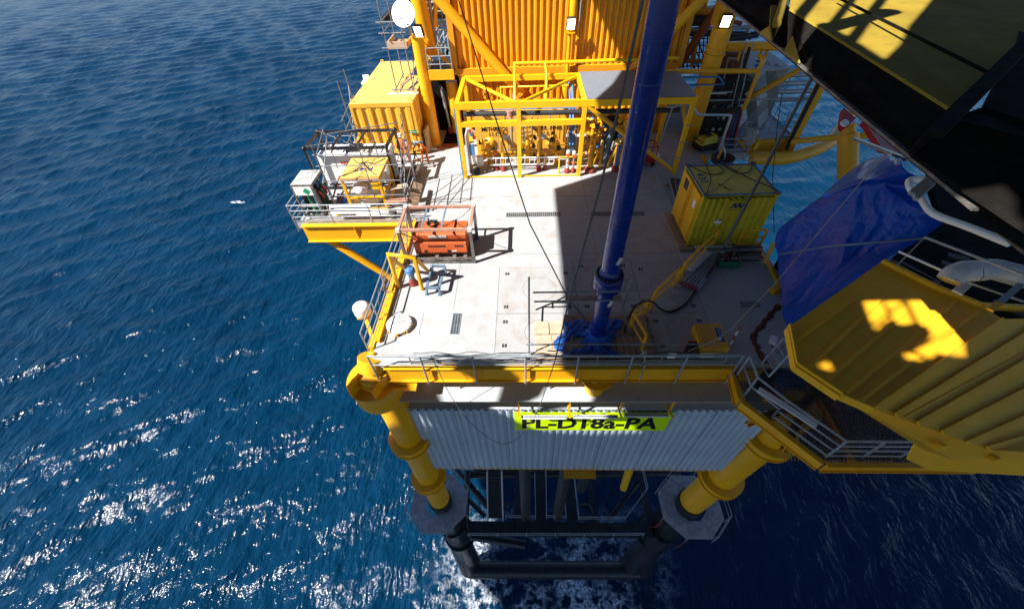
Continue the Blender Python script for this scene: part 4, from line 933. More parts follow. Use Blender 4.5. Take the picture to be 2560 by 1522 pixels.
m = MB(); m.path([(-5.4, 15.3, 1.8), (-5.0, 15.0, 1.5), (-4.2, 14.8, 1.4), (-3.6, 14.6, 1.38), (-3.3, 15.0, 1.38), (-2.9, 14.5, 1.4), (-2.4, 13.7, 1.9)], .014, 5); m.path([(-5.4, 13.7, 1.9), (-4.6, 14.3, 1.42), (-3.8, 14.5, 1.37), (-2.9, 15.1, 1.5), (-2.4, 15.3, 1.9)], .012, 5)
m.build('lifting_sling', 'rubber_black', None, 'thin slings draped over the orange generator', 'sling')

# yellow hoop guard, blue flanged valve, rubber boot
t = thing('hoop_guard', 'yellow tubular hoop guard round the blue blind flange', 'pipe guard', (-5, 12.5, 0))
MB().path([(-4.48, 11.95, 0), (-4.45, 11.95, 1.8), (-5.5, 12.1, 1.85), (-5.55, 12.1, 0)], .085, 14).build('front_hoop', 'yellow_paint', t)
MB().path([(-4.42, 11.97, 1.72), (-4.4, 13.1, 0)], .08, 12).build('side_stay', 'yellow_paint', t); MB().path([(-5.5, 12.1, 1.75), (-5.45, 13.25, 0)], .08, 12).build('side_stay', 'yellow_paint', t)
fx, fy_ = D('g', 600, 400, 1.0).x, D('g', 600, 400, 1.0).y
t = thing('blind_flange', 'light blue bolted blind flange on a short pipe beside the left kerb', 'flange', (fx, fy_, 0))
MB().lathe((fx, fy_, .75), [(.2, 0), (.2, .08), (.19, .09), (.2, .1), (.2, .18), (.12, .2), (.06, .24), (.02, .24)], 30).build('disc', 'blue_paint', t)
for i in range(12):
    a = i*math.pi/6; MB().lathe((fx+.155*math.cos(a), fy_+.155*math.sin(a), .73), [(.02, 0), (.02, .23)], 6).build('bolt', 'cardboard' if i % 2 else 'deep_blue', t)
MB().tube((fx, fy_, 0), (fx, fy_, .75), .12, n=16).build('stub_pipe', 'grey_blue_paint', t)
b = D('g', 620, 490); MB().lathe((fx, fy_-.0, 0), [(.17, 0), (.18, .12), (.13, .3), (.12, .4)], 20).build('rubber_boot', 'red_rubber', t)
# grey steel table frame
t = thing('steel_trestle', 'grey open steel trestle frame standing by the yellow hoop', 'trestle', (-3.9, 12.3, 0))
c1, c2, c3, c4 = D('g', 765, 592, .42), D('g', 882, 590, .42), D('g', 935, 392, .42), D('g', 815, 388, .42); FT = [D('g', 768, 652), D('g', 890, 656), D('g', 945, 470), D('g', 828, 468)]
for a, b in ((c1, c2), (c2, c3), (c3, c4), (c4, c1)): MB().bar(a, b, .09, .09).build('top_bar', 'grey_blue_paint', t)
for c, f_ in zip((c1, c2, c3, c4), FT): MB().bar(f_, c-UPV*.05, .08, .08).bb(f_.x-.08, f_.y-.08, 0, f_.x+.08, f_.y+.06, .012).build('leg', 'grey_blue_paint', t)
# round white manhole lid
t = thing('manhole', 'round manhole with a white domed lid on a yellow rim near the left kerb', 'manhole', (-5.0, 9.95, 0))
MB().bb(-5.45, 9.5, .002, -4.2, 10.6, .02).build('base_plate', 'white_paint', t)
MB().lathe((-5.0, 9.9, .02), [(.42, 0), (.42, .13)], 36).build('rim', 'yellow_paint', t)
for i in range(8):
    a = i*math.pi/4; MB().box((-5.0+.48*math.cos(a), 9.9+.48*math.sin(a), .1), (.1, .05, .16), a).build('bracket', 'yellow_paint', t)
MB().lathe((-5.0, 9.9, .15), [(.49, 0), (.50, .06), (.48, .08), (.02, .095)], 40).build('lid', 'white_paint', t)
for i in range(16):
    a = i*math.pi/8; MB().lathe((-5.0+.46*math.cos(a), 9.9+.46*math.sin(a), .225), [(.014, 0), (.014, .03)], 6).build('bolt', 'dark_steel', t)
MB().bar((-5.2, 9.85, .27), (-4.8, 9.97, .27), .025, .03).build('handle', 'galvanised', t)
# white dome antenna on yellow arm outside the rail
dx, dy = XX('g', 165, 790, -6.75).x, XX('g', 165, 790, -6.75).y; dz = XX('g', 180, 850, -6.75).z
t = thing('dome_antenna', 'white domed antenna on a yellow arm outside the left guardrail', 'antenna', (dx, dy, dz))
MB().lathe((dx, dy, dz), [(.2, 0), (.3, .03), (.34, .12), (.34, .42), (.31, .5), (.2, .56), (.02, .58)], 32).build('dome', 'helmet_white', t)
MB().box((dx+.02, dy, dz-.04), (.5, .5, .05)).build('plate', 'yellow_paint', t)
MB().bar((dx, dy, dz-.06), (-6.0, 9.35, -.4), .14, .14).build('arm', 'yellow_paint', t); MB().box((-6.0, 9.3, -.45), (.35, .4, .3)).build('foot', 'yellow_paint', t)
for i in range(3): MB().tube((dx-.45+i*.25, dy+.2, dz), (dx-.5+i*.25, dy+.3, dz+.75), .008, n=5).build('whip', 'rubber_black', t)
# clutter hung outside rail
m = MB(); m.box((-6.0, 12.0, .5), (.06, .4, .3)); m.box((-5.98, 11.7, .4), (.1, .2, .2)); m.path([(-6.0, 12.2, .8), (-6.05, 11.7, .5), (-6.0, 11.2, .7), (-6.05, 10.9, .2)], .015, 4); m.build('tool_bag', 'rope_grey', None, 'grey bag and cord hung on the left guardrail', 'bag')

# ------------------------------------------------------------------ workers
def person(label, J, B, base, parts, skinv):
    me = bpy.data.meshes.new('person'); names = list(J); me.from_pydata([J[n][0] for n in names], [(names.index(a), names.index(b)) for a, b in B], [])
    o = link(bpy.data.objects.new('person', me)); o.modifiers.new('skin', 'SKIN'); sv = me.skin_vertices[0].data
    for i, n in enumerate(names): sv[i].radius = (J[n][1], J[n][1] if len(J[n]) < 3 else J[n][2]); sv[i].use_root = n == 'pelvis'
    ss = o.modifiers.new('sub', 'SUBSURF'); ss.levels = 2; ss.render_levels = 2
    bpy.context.view_layer.update(); m2 = bpy.data.meshes.new_from_object(o.evaluated_get(bpy.context.evaluated_depsgraph_get()))
    bpy.data.objects.remove(o)
    for mn in ('workwear_orange', 'skin', 'reflective_tape', 'boot_black'): m2.materials.append(MATS[mn])
    bones = [(W_(J[a][0]), W_(J[b][0]), parts.get(b, 0)) for a, b in B]
    for p in m2.polygons:
        c = p.center; best = None
        for a, b, k in bones:
            ab = b-a; t = max(0, min(1, (c-a).dot(ab)/max(ab.length_squared, 1e-9))); d = (c-(a+ab*t)).length
            if best is None or d < best[0]: best = (d, k, t)
        p.material_index = best[1]; p.use_smooth = True
        if best[1] == 4: p.material_index = 2 if .45 < best[2] < .62 else 0
    base = W_(base)
    m2.transform(Matrix.Translation(-base)); o = link(bpy.data.objects.new('person', m2)); o.location = base; ORIG[o.name] = base
    o['label'] = label; o['category'] = 'person'; o['group'] = 'workers in orange coveralls'
    return o
def body(px, py, pel, chest, neck, head, lf, rf, lk, rk, ls, rs, le, re, lh, rh):
    J = dict(pelvis=(pel, .15, .12), waist=(tuple((a+b)/2 for a, b in zip(pel, chest)), .14, .11), chest=(chest, .17, .13), neck=(neck, .06), head=(head, .095, .11), chin=(tuple(a+b for a, b in zip(head, (0, -.05, -.09))), .05))
    J.update(lhip=((pel[0]-.1, pel[1], pel[2]-.06), .1), rhip=((pel[0]+.1, pel[1], pel[2]-.06), .1), lknee=(lk, .07), rknee=(rk, .07), lank=((lf[0], lf[1], .12), .055), rank=((rf[0], rf[1], .12), .055), ltoe=((lf[0]-.02, lf[1]-.17, .05), .045), rtoe=((rf[0]+.02, rf[1]-.17, .05), .045))
    J.update(lsh=(ls, .07), rsh=(rs, .07), lel=(le, .052), rel=(re, .052), lwr=(tuple(a*.25+b*.75 for a, b in zip(le, lh)), .04), rwr=(tuple(a*.25+b*.75 for a, b in zip(re, rh)), .04), lha=(lh, .035, .02), rha=(rh, .035, .02))
    B = [('pelvis', 'waist'), ('waist', 'chest'), ('chest', 'neck'), ('neck', 'head'), ('head', 'chin'), ('pelvis', 'lhip'), ('pelvis', 'rhip'), ('lhip', 'lknee'), ('rhip', 'rknee'), ('lknee', 'lank'), ('rknee', 'rank'), ('lank', 'ltoe'), ('rank', 'rtoe'),
         ('chest', 'lsh'), ('chest', 'rsh'), ('lsh', 'lel'), ('rsh', 'rel'), ('lel', 'lwr'), ('rel', 'rwr'), ('lwr', 'lha'), ('rwr', 'rha')]
    for sd, h, e in (('l', lh, le), ('r', rh, re)):
        d = (W_(h)-W_(e)).normalized(); s_ = d.cross(W_((0, .3, 1))).normalized()
        for i, (off, ln) in enumerate(((-.03, .07), (-.01, .085), (.01, .08), (.03, .065))):
            n1, n2 = f'{sd}f{i}', f'{sd}g{i}'; p1 = W_(h)+s_*off+d*.03; J[n1] = (tuple(p1), .009); J[n2] = (tuple(p1+d*ln+UPV*-.02), .008); B += [(sd+'ha', n1), (n1, n2)]
        n1 = sd+'th'; J[n1] = (tuple(W_(h)+s_*.05+d*.02), .010); B.append((sd+'ha', n1))
    parts = dict(head=1, chin=1, lha=1, rha=1, ltoe=3, rtoe=3, lank=4, rank=4, lel=4, rel=4, waist=0)
    for k in J:
        if k[1:2] in 'fg' and k[2:].isdigit() or k[1:] == 'th': parts[k] = 1
    return J, B, parts
def helmet(o, c, tilt=(0, 0, 1)):
    MB().lathe(W_(c)-W_(tilt)*.0, [(.155, 0), (.125, .01), (.135, .05), (.125, .1), (.09, .145), (.04, .165), (.005, .17)], 20, axis=tilt).build('helmet', 'helmet_white', o)
J, B, PT = body(0, 0, (-7.35, 23.12, .95), (-7.38, 23.08, 1.32), (-7.38, 23.05, 1.52), (-7.4, 23.02, 1.66), (-7.5, 23.0), (-7.2, 23.1), (-7.45, 23.0, .5), (-7.22, 23.05, .5), (-7.58, 23.05, 1.42), (-7.18, 23.12, 1.42), (-7.72, 22.9, 1.16), (-7.08, 22.98, 1.14), (-7.6, 22.68, 1.05), (-7.2, 22.72, 1.02))
p1 = person('worker in orange coveralls and white helmet standing behind the scaffold', J, B, (-7.35, 23.05, 0), PT, None); helmet(p1, (-7.4, 23.03, 1.71), (-.1, -.15, 1))
MB().tube((-7.36, 22.94, 1.63), (-7.37, 22.90, 1.62), .02, .012, n=8).build('nose', 'skin', p1)
J, B, PT = body(0, 0, (-6.12, 23.1, .92), (-6.32, 22.8, 1.22), (-6.42, 22.66, 1.34), (-6.5, 22.56, 1.42), (-6.36, 22.95), (-5.98, 22.9), (-6.32, 22.9, .5), (-6.0, 22.85, .5), (-6.5, 22.8, 1.28), (-6.15, 22.68, 1.28), (-6.66, 22.6, 1.05), (-6.15, 22.4, 1.05), (-6.6, 22.32, 1.1), (-6.35, 22.28, 1.12))
p2 = person('worker in orange coveralls and white helmet bending over a camera tripod', J, B, (-6.2, 22.9, 0), PT, None); helmet(p2, (-6.52, 22.53, 1.45), (-.35, -.5, .8))
MB().ob((-6.3, 22.95, 1.3), ((-.55, -.8, .3), (1, -.6, 0), (.3, .3, 1)), (.35, .26, .16)).build('backpack', 'grey_blue_paint', p2, bevel=.03)
c = W_((-6.5, 22.15, 0)); t = thing('tripod', 'black camera tripod in front of the bending worker', 'tripod', c)
for a, b in ((-.35, -.35), (.42, .05), (-.25, .4)): MB().tube(c+W_((a, b, 0)), c+W_((0, 0, 1.0)), .02, .028, n=7).build('leg', 'boot_black', t)
MB().box(c+W_((0, 0, 1.12)), (.16, .14, .14)).tube(c+W_((0, -.05, 1.12)), c+W_((-.02, -.22, 1.08)), .05, n=12).tube(c+W_((0, 0, 1.0)), c+W_((0, 0, 1.06)), .035).build('camera_body', 'boot_black', t)

# ------------------------------------------------------------------ left yellow workshop container
t = thing('workshop_container', 'large yellow corrugated container with a pale roof at the left edge', 'container', (-8.4, 27.8, 0))
cx0, cx1, cy0, cy1, ch = -10.25, -6.5, 23.95, 31.6, 3.17
MB().corr((cx0+.15, cy0+.06), (cx1-.15, cy0+.06), .3, ch-.22, .62, .1, (0, -1, 0), .36).build('end_wall', 'module_yellow', t)
MB().corr((cx1-.06, cy0+.1), (cx1-.06, cy1-.1), .3, ch-.15, .5, .08, (1, 0, 0), .36).build('side_wall', 'module_yellow', t)
MB().bb(cx0+.05, cy0+.12, .3, cx1-.12, cy1, ch-.1).build('shell', 'module_yellow', t)
for x in (cx0+.07, cx1-.07):
    for y in (cy0+.07, cy1-.07): MB().bb(x-.08, y-.08, .15, x+.08, y+.08, ch).build('corner_post', 'module_yellow', t)
m = MB(); m.bb(cx0+.15, cy0-.01, .15, cx1-.15, cy0+.13, .34); m.bb(cx0+.15, cy0-.01, ch-.2, cx1-.15, cy0+.13, ch-.01); m.bb(cx1-.13, cy0+.15, ch-.16, cx1+.01, cy1-.15, ch-.01); m.build('rails', 'module_yellow', t)
MB().bb(cx0+.02, cy0+.02, ch+.002, cx1-.02, cy1-.02, ch+.02).build('roof', 'lid_yellow', t)
MB().bb(-7.5, 28.5, ch+.022, -6.55, 31.5, ch+.05).build('roof_mat', 'dark_steel', t)
m = MB(); text_mesh(m, '10008 - 21 - 8009 - 20', (-7.55, 26.0, ch+.02), (0, 1, 0), (-1, 0, 0), .22, .004, wfit=3.6); m.build('roof_marking', 'letter_brown', t)
m = MB()
for x in (cx0+.2, cx1-.2):
    for y in (cy0+.25, cy1-.25): m.tube((x-.08, y, ch), (x-.08, y, ch+.16), .025).tube((x+.08, y, ch), (x+.08, y, ch+.16), .025).tube((x-.1, y, ch+.16), (x+.1, y, ch+.16), .03)
m.build('lifting_lugs', 'module_yellow', t)
e0 = V('x', 860, 180, 23.86); e1 = V('x', 1100, 75, 23.86)
MB().bb(e0.x, 23.83, e0.z, e1.x, 23.845, e1.z).build('exit_sign', 'sign_green', t)
m = MB(); ww = e1.x-e0.x; hh = e1.z-e0.z; m.add([(e0.x+ww*a, 23.825, e0.z+hh*b) for a, b in ((.08, .5), (.22, .85), (.22, .62), (.45, .62), (.45, .38), (.22, .38), (.22, .15))], [tuple(range(7))])
text_mesh(m, 'EXIT', (e0.x+ww*.52, 23.826, e0.z+hh*.28), (1, 0, 0), (0, 0, 1), hh*.42, .004, wfit=ww*.42); m.build('exit_marking', 'white_paint', t)
MB().bb(-6.3, 24.3, 0, -6.15, 25.3, 1.4).build('plywood_sheet', 'cardboard', None, 'sheet of plywood leaning between container and column', 'plywood')
# fallen hose end with red rubber cap
t = thing('capped_pipe', 'short pipe lying beside the column with a dark red rubber cap', 'pipe', (-5.5, 24.6, .1)); MB().tube(D('x', 1500, 710, .15), D('x', 1820, 710, .15), .06, n=10).build('pipe', 'dirty_white', t)
c = D('x', 1870, 700, .12); MB().tube(c-W_((.1, 0, 0)), c+W_((.12, 0, .05)), .17, .13, n=14).build('rubber_cap', 'red_rubber', t)
# scaffold ladder frames outside the container
SG = []
for (x, y, z0, z1) in ((-10.6, 23.4, 0, 2.8), (-10.75, 24.6, .2, 4.2), (-10.75, 26.0, .2, 4.4), (-10.7, 21.8, 0, 2.3)): SG.append((W_((x, y, z0)), W_((x-.02, y, z1))))
for z in (.7, 1.3, 1.9, 2.5): SG.append((W_((-10.7, 23.2, z)), W_((-10.75, 26.3, z+.35))))
SG += [(W_((-11.3, 23.4, 1.6)), W_((-10.3, 23.4, 1.6))), (W_((-10.6, 23.4, .1)), W_((-10.75, 26.0, 3.5)))]
poles('scaffold', SG, 'ladder-like scaffold tubes outside the left wall of the large container', .03)
t = thing('life_ring_post', 'small pale box with a green panel outside the container roof edge', 'box', (-10.6, 29.5, 3)); MB().box((-10.75, 29.0, 2.7), (.5, .5, .12)).box((-10.75, 29.3, 2.9), (.4, .15, .3)).build('shelf', 'white_paint', t); MB().bb(-11.0, 28.7, 2.35, -10.85, 28.75, 2.65).build('panel', 'sign_green', t)

# scaffold tower carrying the satellite dish, on the container roof
z0 = ch; q = [(-7.72, 25.5), (-6.68, 25.45), (-6.75, 27.9), (-7.85, 28.0)]
SG = [(W_((q[0][0], q[0][1], z0)), W_((q[0][0]+.05, q[0][1], 9.2))), (W_((q[1][0], q[1][1], z0)), W_((q[1][0], q[1][1], 6.9))), (W_((q[2][0], q[2][1], z0)), W_((q[2][0], q[2][1], 6.6))), (W_((q[3][0], q[3][1], z0)), W_((q[3][0], q[3][1], 9)))]
for z in (3.4, 5.55, 6.25, 6.75): SG += [(W_((-8.0, 25.45, z)), W_((-6.5, 25.45, z)))]
for z in (3.4, 6.25, 6.75): SG += [(W_((-6.72, 25.2, z)), W_((-6.75, 28.1, z))), (W_((-7.75, 25.2, z)), W_((-7.85, 28.2, z)))]
SG += [(W_((-8.0, 27.95, 4.2)), W_((-6.5, 27.95, 4.2))), (W_((-6.68, 25.45, 3.3)), W_((-6.75, 27.9, 5.5)))]
poles('scaffold', SG, 'scaffold tower of grey tubes standing on the container roof under the dish', .034)
MB().bb(-8.2, 25.2, ch+.02, -6.4, 25.42, ch+.08).build('sole_board', 'dirty_white', None, 'pale sole board under the scaffold tower feet', 'board')
MB().ob((-7.25, 26.5, ch+.35), ((.25, 1, 0), (-1, .25, 0), (0, 0, 1)), (1.5, .22, .05)).build('scaffold_board', 'wood_plank', None, 'short plank low inside the scaffold tower', 'board')
t = thing('board_tray', 'tan board tray platform high on the scaffold tower', 'scaffold platform', (-7.2, 26, 5.5))
MB().bb(-7.62, 25.5, 5.5, -6.6, 27.2, 5.55).build('floor', 'wood_plank', t); MB().bb(-7.66, 25.42, 5.5, -6.56, 25.47, 5.85).build('toe_board', 'cardboard', t); MB().bb(-7.7, 25.5, 5.56, -7.65, 27.2, 5.8).build('toe_board', 'cardboard', t); MB().bb(-6.58, 25.5, 5.56, -6.5, 27.2, 5.8).build('toe_board', 'yellow_paint', t)
t = thing('satellite_dish', 'white oval satellite dish at the top of the scaffold tower', 'satellite dish', (-6.45, 25.6, 6.6))
dc = V('a', 1345, 150, 25.2); ax = (W_((-.15, -1, .55))).normalized()
MB().lathe(dc-ax*.08, [(.02, 0), (.25, .015), (.45, .05), (.62, .1), (.64, .1), (.62, .08), (.3, -.02), (.02, -.04)], 40, axis=ax, cap=False).build('reflector', 'white_paint', t)
MB().tube(dc-ax*.1, W_((dc.x+.05, 25.9, 5.9)), .05).build('mount', 'galvanised', t); MB().tube(dc-UPV*.6, dc+ax*.5-UPV*.35, .02).build('feed_arm', 'white_paint', t); MB().tube(dc+ax*.5-UPV*.38, dc+ax*.4-UPV*.3, .06).build('feed_horn', 'white_paint', t)

# ------------------------------------------------------------------ columns with floodlights
def floodlight(name, c, lb, s=1.0, fx=0.0):
    t = thing(name, lb, 'floodlight', c, 'lit floodlights on the yellow columns'); c = W_(c); d = W_((fx, -1, -.35)).normalized()
    sd = d.cross(UPV).normalized(); u = sd.cross(d)
    MB().ob(c, (sd, d, u), (.34*s, .16*s, .42*s)).build('housing', 'dark_steel', t, bevel=.02)
    MB().ob(c+d*.09*s, (sd, d, u), (.30*s, .02, .38*s)).build('lens', 'lamp_lit', t)
    MB().bar(c-sd*.2*s-UPV*.3*s, c-sd*.2*s+UPV*.05, .03).build('bracket', 'dark_steel', t); MB().bar(c+sd*.2*s-UPV*.3*s, c+sd*.2*s+UPV*.05, .03).build('bracket', 'dark_steel', t)
    return t
lt_ = V('a', 1535, 400, 25.5)
t = thing('roof_column', 'left yellow tubular column beside the container', 'column', (-5.95, 25.6, 0), 'yellow tubular columns at the back of the deck')
MB().tube((-5.95, 25.6, 0), (-5.95, 25.6, lt_.z), .34, n=32).build('tube', 'yellow_paint', t)
MB().tube((-5.6, 26.6, 4.8), (-6.05, 26.3, 14), .42, n=28).build('upper_tube', 'yellow_paint', t)
floodlight('floodlight', V('a', 1515, 335, 25.35), 'lit floodlight on the left column below the dish', 1.35, -.3)
rt = V('d', 548, 240, 25.3)
t = thing('roof_column', 'right yellow tubular column with collars behind the pressure washer', 'column', (10.5, 25.5, 0), 'yellow tubular columns at the back of the deck')
MB().tube((10.5, 25.5, 0), (10.55, 25.5, rt.z), .5, n=36).build('tube', 'yellow_paint', t)
for z in (4.75, 5.05): MB().lathe((10.52, 25.5, z), [(.5, 0), (.6, 0), (.6, .05), (.5, .05)], 36, cap=False, smooth=False).build('collar', 'yellow_paint', t)
MB().bb(10.1, 25.35, rt.z, 11.0, 26.2, 14).build('upper_post', 'yellow_paint', t)
floodlight('floodlight', V('d', 590, 172, 25.0), 'lit floodlight on top of the right column', 1.4, -.2)
mt = V('c', 1050, 262, 25.85)
t = thing('lamp_post', 'thin yellow lamp post in front of the middle of the orange wall', 'lamp post', (2.5, 25.85, 0)); MB().tube((2.45, 25.85, 3.9), (2.45, 25.85, mt.z), .11, n=16).build('pole', 'yellow_paint', t)
MB().tube((2.6, 26.1, mt.z+.3), (2.6, 26.1, 14), .22, n=18).build('upper_pole', 'yellow_paint', t); MB().box((2.5, 25.85, mt.z), (.45, .35, .06)).build('plate', 'yellow_paint', t)
floodlight('floodlight', V('c', 1057, 187, 25.7), 'lit floodlight on the thin post before the orange wall', 1.35)
MB().tube(V('c', 1118, 240, 25.75), V('c', 1140, 0, 25.75), .03).build('conduit', 'galvanised', None, 'grey conduit rising beside the middle floodlight', 'conduit')

# ------------------------------------------------------------------ orange corrugated module wall
t = thing('module_wall', 'tall orange corrugated wall of the module behind the canopy', 'wall', (2.4, 26.4, 3.9))
wx0, wx1 = -4.05, 8.85
MB().corr((wx0, 26.35), (wx1, 26.35), 4.2, 13.5, .34, .13, (0, -1, 0), .3).build('upper_cladding', 'orange_cladding', t)
MB().corr((wx0, 26.55), (wx1, 26.55), 0, 3.85, .42, .15, (0, -1, 0), .3).build('lower_cladding', 'orange_cladding', t)
MB().bb(wx0, 26.05, 3.85, wx1, 26.7, 4.2).build('ledge_beam', 'orange_cladding', t)
for x in (wx0-.1, wx1+.1): MB().bb(x-.16, 26.1, 3.9, x+.16, 26.5, 13.5).build('corner_post', 'orange_cladding', t)
MB().bb(wx0, 26.72, 0, wx1, 34, 13.6).build('module_body', 'orange_cladding', t)
MB().bb(wx1-.5, 26.12, 4.2, wx1-.3, 26.34, 13.5).build('channel', 'orange_cladding', t)
pipe1('diagonal_brace', [V('c', -60, -60, 25.5), V('c', 660, 760, 25.5)], .27, 'yellow_paint', 'thick yellow diagonal brace crossing the left of the orange wall', 'brace', 28)
pipe1('diagonal_brace', [V('c', 2180, -70, 25.5), V('c', 1540, 575, 25.9)], .27, 'yellow_paint', 'thick yellow diagonal brace behind the blue riser', 'brace', 28)
# gap between column and wall: dark doorway, stair, walkway guardrail
t = thing('passage_platform', 'yellow platform with a grey guardrail between the left column and the wall', 'platform', (-4.8, 25.6, 3.5))
a = V('a', 1650, 820, 25.2); b = V('a', 1945, 830, 25.2)
MB().bb(-5.55, 25.1, a.z-.25, -4.1, 25.3, a.z+.25).build('beam', 'yellow_paint', t); MB().bb(-5.6, 25.3, a.z-.1, -4.15, 29, a.z).build('floor', 'dark_steel', t)
for x in (-5.5, -4.8, -4.15): MB().tube((x, 25.15, a.z-.2), (x, 25.15, a.z+1.35), .03).build('post', 'galvanised', t)
for z in (.55, .95, 1.35): MB().tube((-5.5, 25.15, a.z+z), (-4.15, 25.15, a.z+z), .028).build('rail', 'galvanised', t)
MB().bb(-5.9, 27.5, 0, -4.1, 33.9, 3.2).build('recess_shade', 'rig_dark', None, 'near-black box for the shade in the recess behind the left column', 'recess')  # near-black box stands in for the shade in the gap
t = thing('floor_mat', 'black mat and brown grate in the passage behind the left column', 'mat', (-5, 26.5, 0)); MB().bb(-5.45, 25.4, .003, -4.2, 27.4, .03).build('mat', 'rig_dark', t); MB().bb(-5.5, 24.9, .003, -4.1, 25.35, .05).build('grate', 'letter_brown', t)
t = thing('standpipe', 'grey standpipe with a dark red boot in the passage', 'pipe', (-4.9, 27.3, 0)); MB().tube((-5.1, 26.9, .4), (-5.3, 26.9, 3), .09).build('pipe', 'galvanised', t); MB().lathe((-5.05, 26.9, .1), [(.2, 0), (.2, .2), (.1, .4)], 14).build('boot', 'red_rubber', t)
MB().tube((-4.6, 27.0, .1), (-4.65, 27.2, 3.2), .36, n=20).build('column_stub', 'yellow_paint', None, 'thick yellow pipe standing in the passage behind the column', 'pipe')
# tangled pipework high between dish column and wall
SG = []
for i in range(26):
    p = V('a', random.uniform(1590, 1880), random.uniform(0, 480), random.uniform(27, 29)); d = random.choice((W_((0, 0, 1.6)), W_((1.1, 0, 0)), W_((.7, 0, .9)), W_((0, .3, 1.2)))); SG.append((p-d*.5, p+d*.5))
poles('service_pipework', SG, 'tangle of small grey pipes between the left column and the orange wall', .04, 'galvanised', 'pipework')
for i, (x0_, y0_, x1_, y1_, r) in enumerate(((1620, -20, 1700, 480, .09), (1700, -20, 1690, 300, .12), (1830, 120, 1850, 380, .1))):
    pipe1('service_pipe', [V('a', x0_, y0_, 27), V('a', x1_, y1_, 27)], r, ('galvanised', 'yellow_bright', 'yellow_bright')[i], ('grey pipe high behind the left column', 'bright yellow pipe high behind the left column', 'bright yellow pipe against the left end of the orange wall')[i], 'pipe')
pipe1('diagonal_pipe', [V('a', 1590, 420, 26.2), V('a', 1900, 760, 26.2)], .1, 'yellow_paint', 'thin yellow diagonal pipe behind the passage guardrail', 'pipe')
MB().bb(-8.5, 28.5, 6.2, -4.4, 33, 6.4).build('upper_walkway', 'rig_dark', None, 'dark walkway floor high behind the satellite dish', 'walkway')

# ------------------------------------------------------------------ yellow canopy frame
FZ = 4.17; FY, BY = 21.1, 25.0; L_, M_, N_, R_ = -3.5, -.36, 3.0, 8.4; w_ = .21
t = thing('canopy_frame', 'bright yellow portal frame with a grated roof standing before the orange wall', 'canopy', (2.4, 23, 0))
Y_ = 'yellow_bright'
MB().bar((L_-w_/2, FY, FZ-.16), (R_+w_/2, FY, FZ-.16), .2, .32).build('front_beam', Y_, t); MB().bar((L_, BY, FZ-.16), (R_, BY, FZ-.16), .2, .28).build('back_beam', Y_, t)
for x in (L_, N_, R_): MB().bar((x, FY+.11, FZ-.14), (x, BY-.11, FZ-.14), w_, .26).build('cross_beam', Y_, t)
for x in (L_, M_, N_, R_): MB().bar((x, FY, 0), (x, FY, FZ-.33), w_, w_).build('post', Y_, t)
for x in (L_, R_): MB().bar((x, BY, 0), (x, BY, FZ-.31), w_, w_).build('post', Y_, t)
zr = V('e', 600, 740, 21.1).z
for a, b in ((L_, M_), (M_, N_)): MB().bar((a+.11, FY, zr), (b-.11, FY, zr), .2, .26).build('mid_rail', Y_, t); MB().bar((a+.11, FY, .05), (b-.11, FY, .05), .06, .06).build('sill', Y_, t)
mx = V('e', 960, 420, 21.1).x
MB().tube((L_+.1, BY-.2, FZ-.1), (mx-.15, FY+.15, FZ-.12), .09, n=14).build('roof_brace', Y_, t); MB().tube((mx+.2, FY+.15, FZ-.12), (N_-.1, BY-.3, FZ-.1), .09, n=14).build('roof_brace', Y_, t)
MB().tube((N_+.15, FY, FZ-.35), (R_-.1, FY, .25), .11, n=14).build('front_brace', 'yellow_paint', t)
MB().tube((R_, FY+.1, 2.6), (R_, BY-1.6, FZ-.3), .08, n=12).build('side_brace', 'yellow_paint', t); MB().tube((R_-2.6, BY, FZ-.3), (R_, BY, 1.8), .08, n=12).build('back_brace', 'yellow_paint', t)
MB().bb(N_+.06, FY-.02, FZ+.003, 5.7, BY+.05, FZ+.03).build('roof_grating', 'grating_sheet', t); MB().bb(5.71, FY-.02, FZ+.003, R_+.05, BY+.05, FZ+.03).build('roof_grating', 'grating_sheet', t)
m = MB(); m.tube((L_-.17, FY+.05, .1), (L_-.17, FY+.05, 3.9), .035).build('blue_conduit', 'blue_paint', None, 'bright blue conduit running up the left canopy post', 'conduit')
# roof handrail / pipes above tank
pipe1('hand_pipe', [(-.6, 23.6, 3.0), (-.6, 24.9, 4.75), (2.3, 24.9, 4.75), (8.5, 25.2, 4.7)], .09, 'yellow_bright', 'yellow pipe loop running along above the canopy back', 'pipe', 12)
pipe1('hand_pipe', [(1.1, 24.9, 4.75), (1.2, 24.6, 4.3), (1.15, 23.8, 3.2)], .09, 'yellow_bright', 'yellow drop pipe from the loop to the tank', 'pipe', 12)
pipe1('hand_pipe', [(-1.4, 24.3, 3.0), (-1.4, 24.3, 3.75), (2.8, 24.3, 3.75)], .055, 'yellow_bright', 'thin yellow pipe just above the tank top', 'pipe', 10)
for x in (2.45, 2.62): pipe1('down_pipe', [(x, 24.4, 3.9), (x, 22.9, 3.3), (x+.05, 22.0, 1.4)], .05, 'blue_paint', 'light blue pipe slanting down beside the tank, %s one' % ('left' if x < 2.5 else 'right'), 'pipe', 8)
t = thing('vent_cylinder', 'yellow upright cylinder behind the right end of the tank', 'cylinder', (2.3, 25.2, 0)); MB().tube((2.35, 25.1, 0), (2.35, 25.1, 3.7), .22, n=20).build('shell', 'yellow_paint', t)

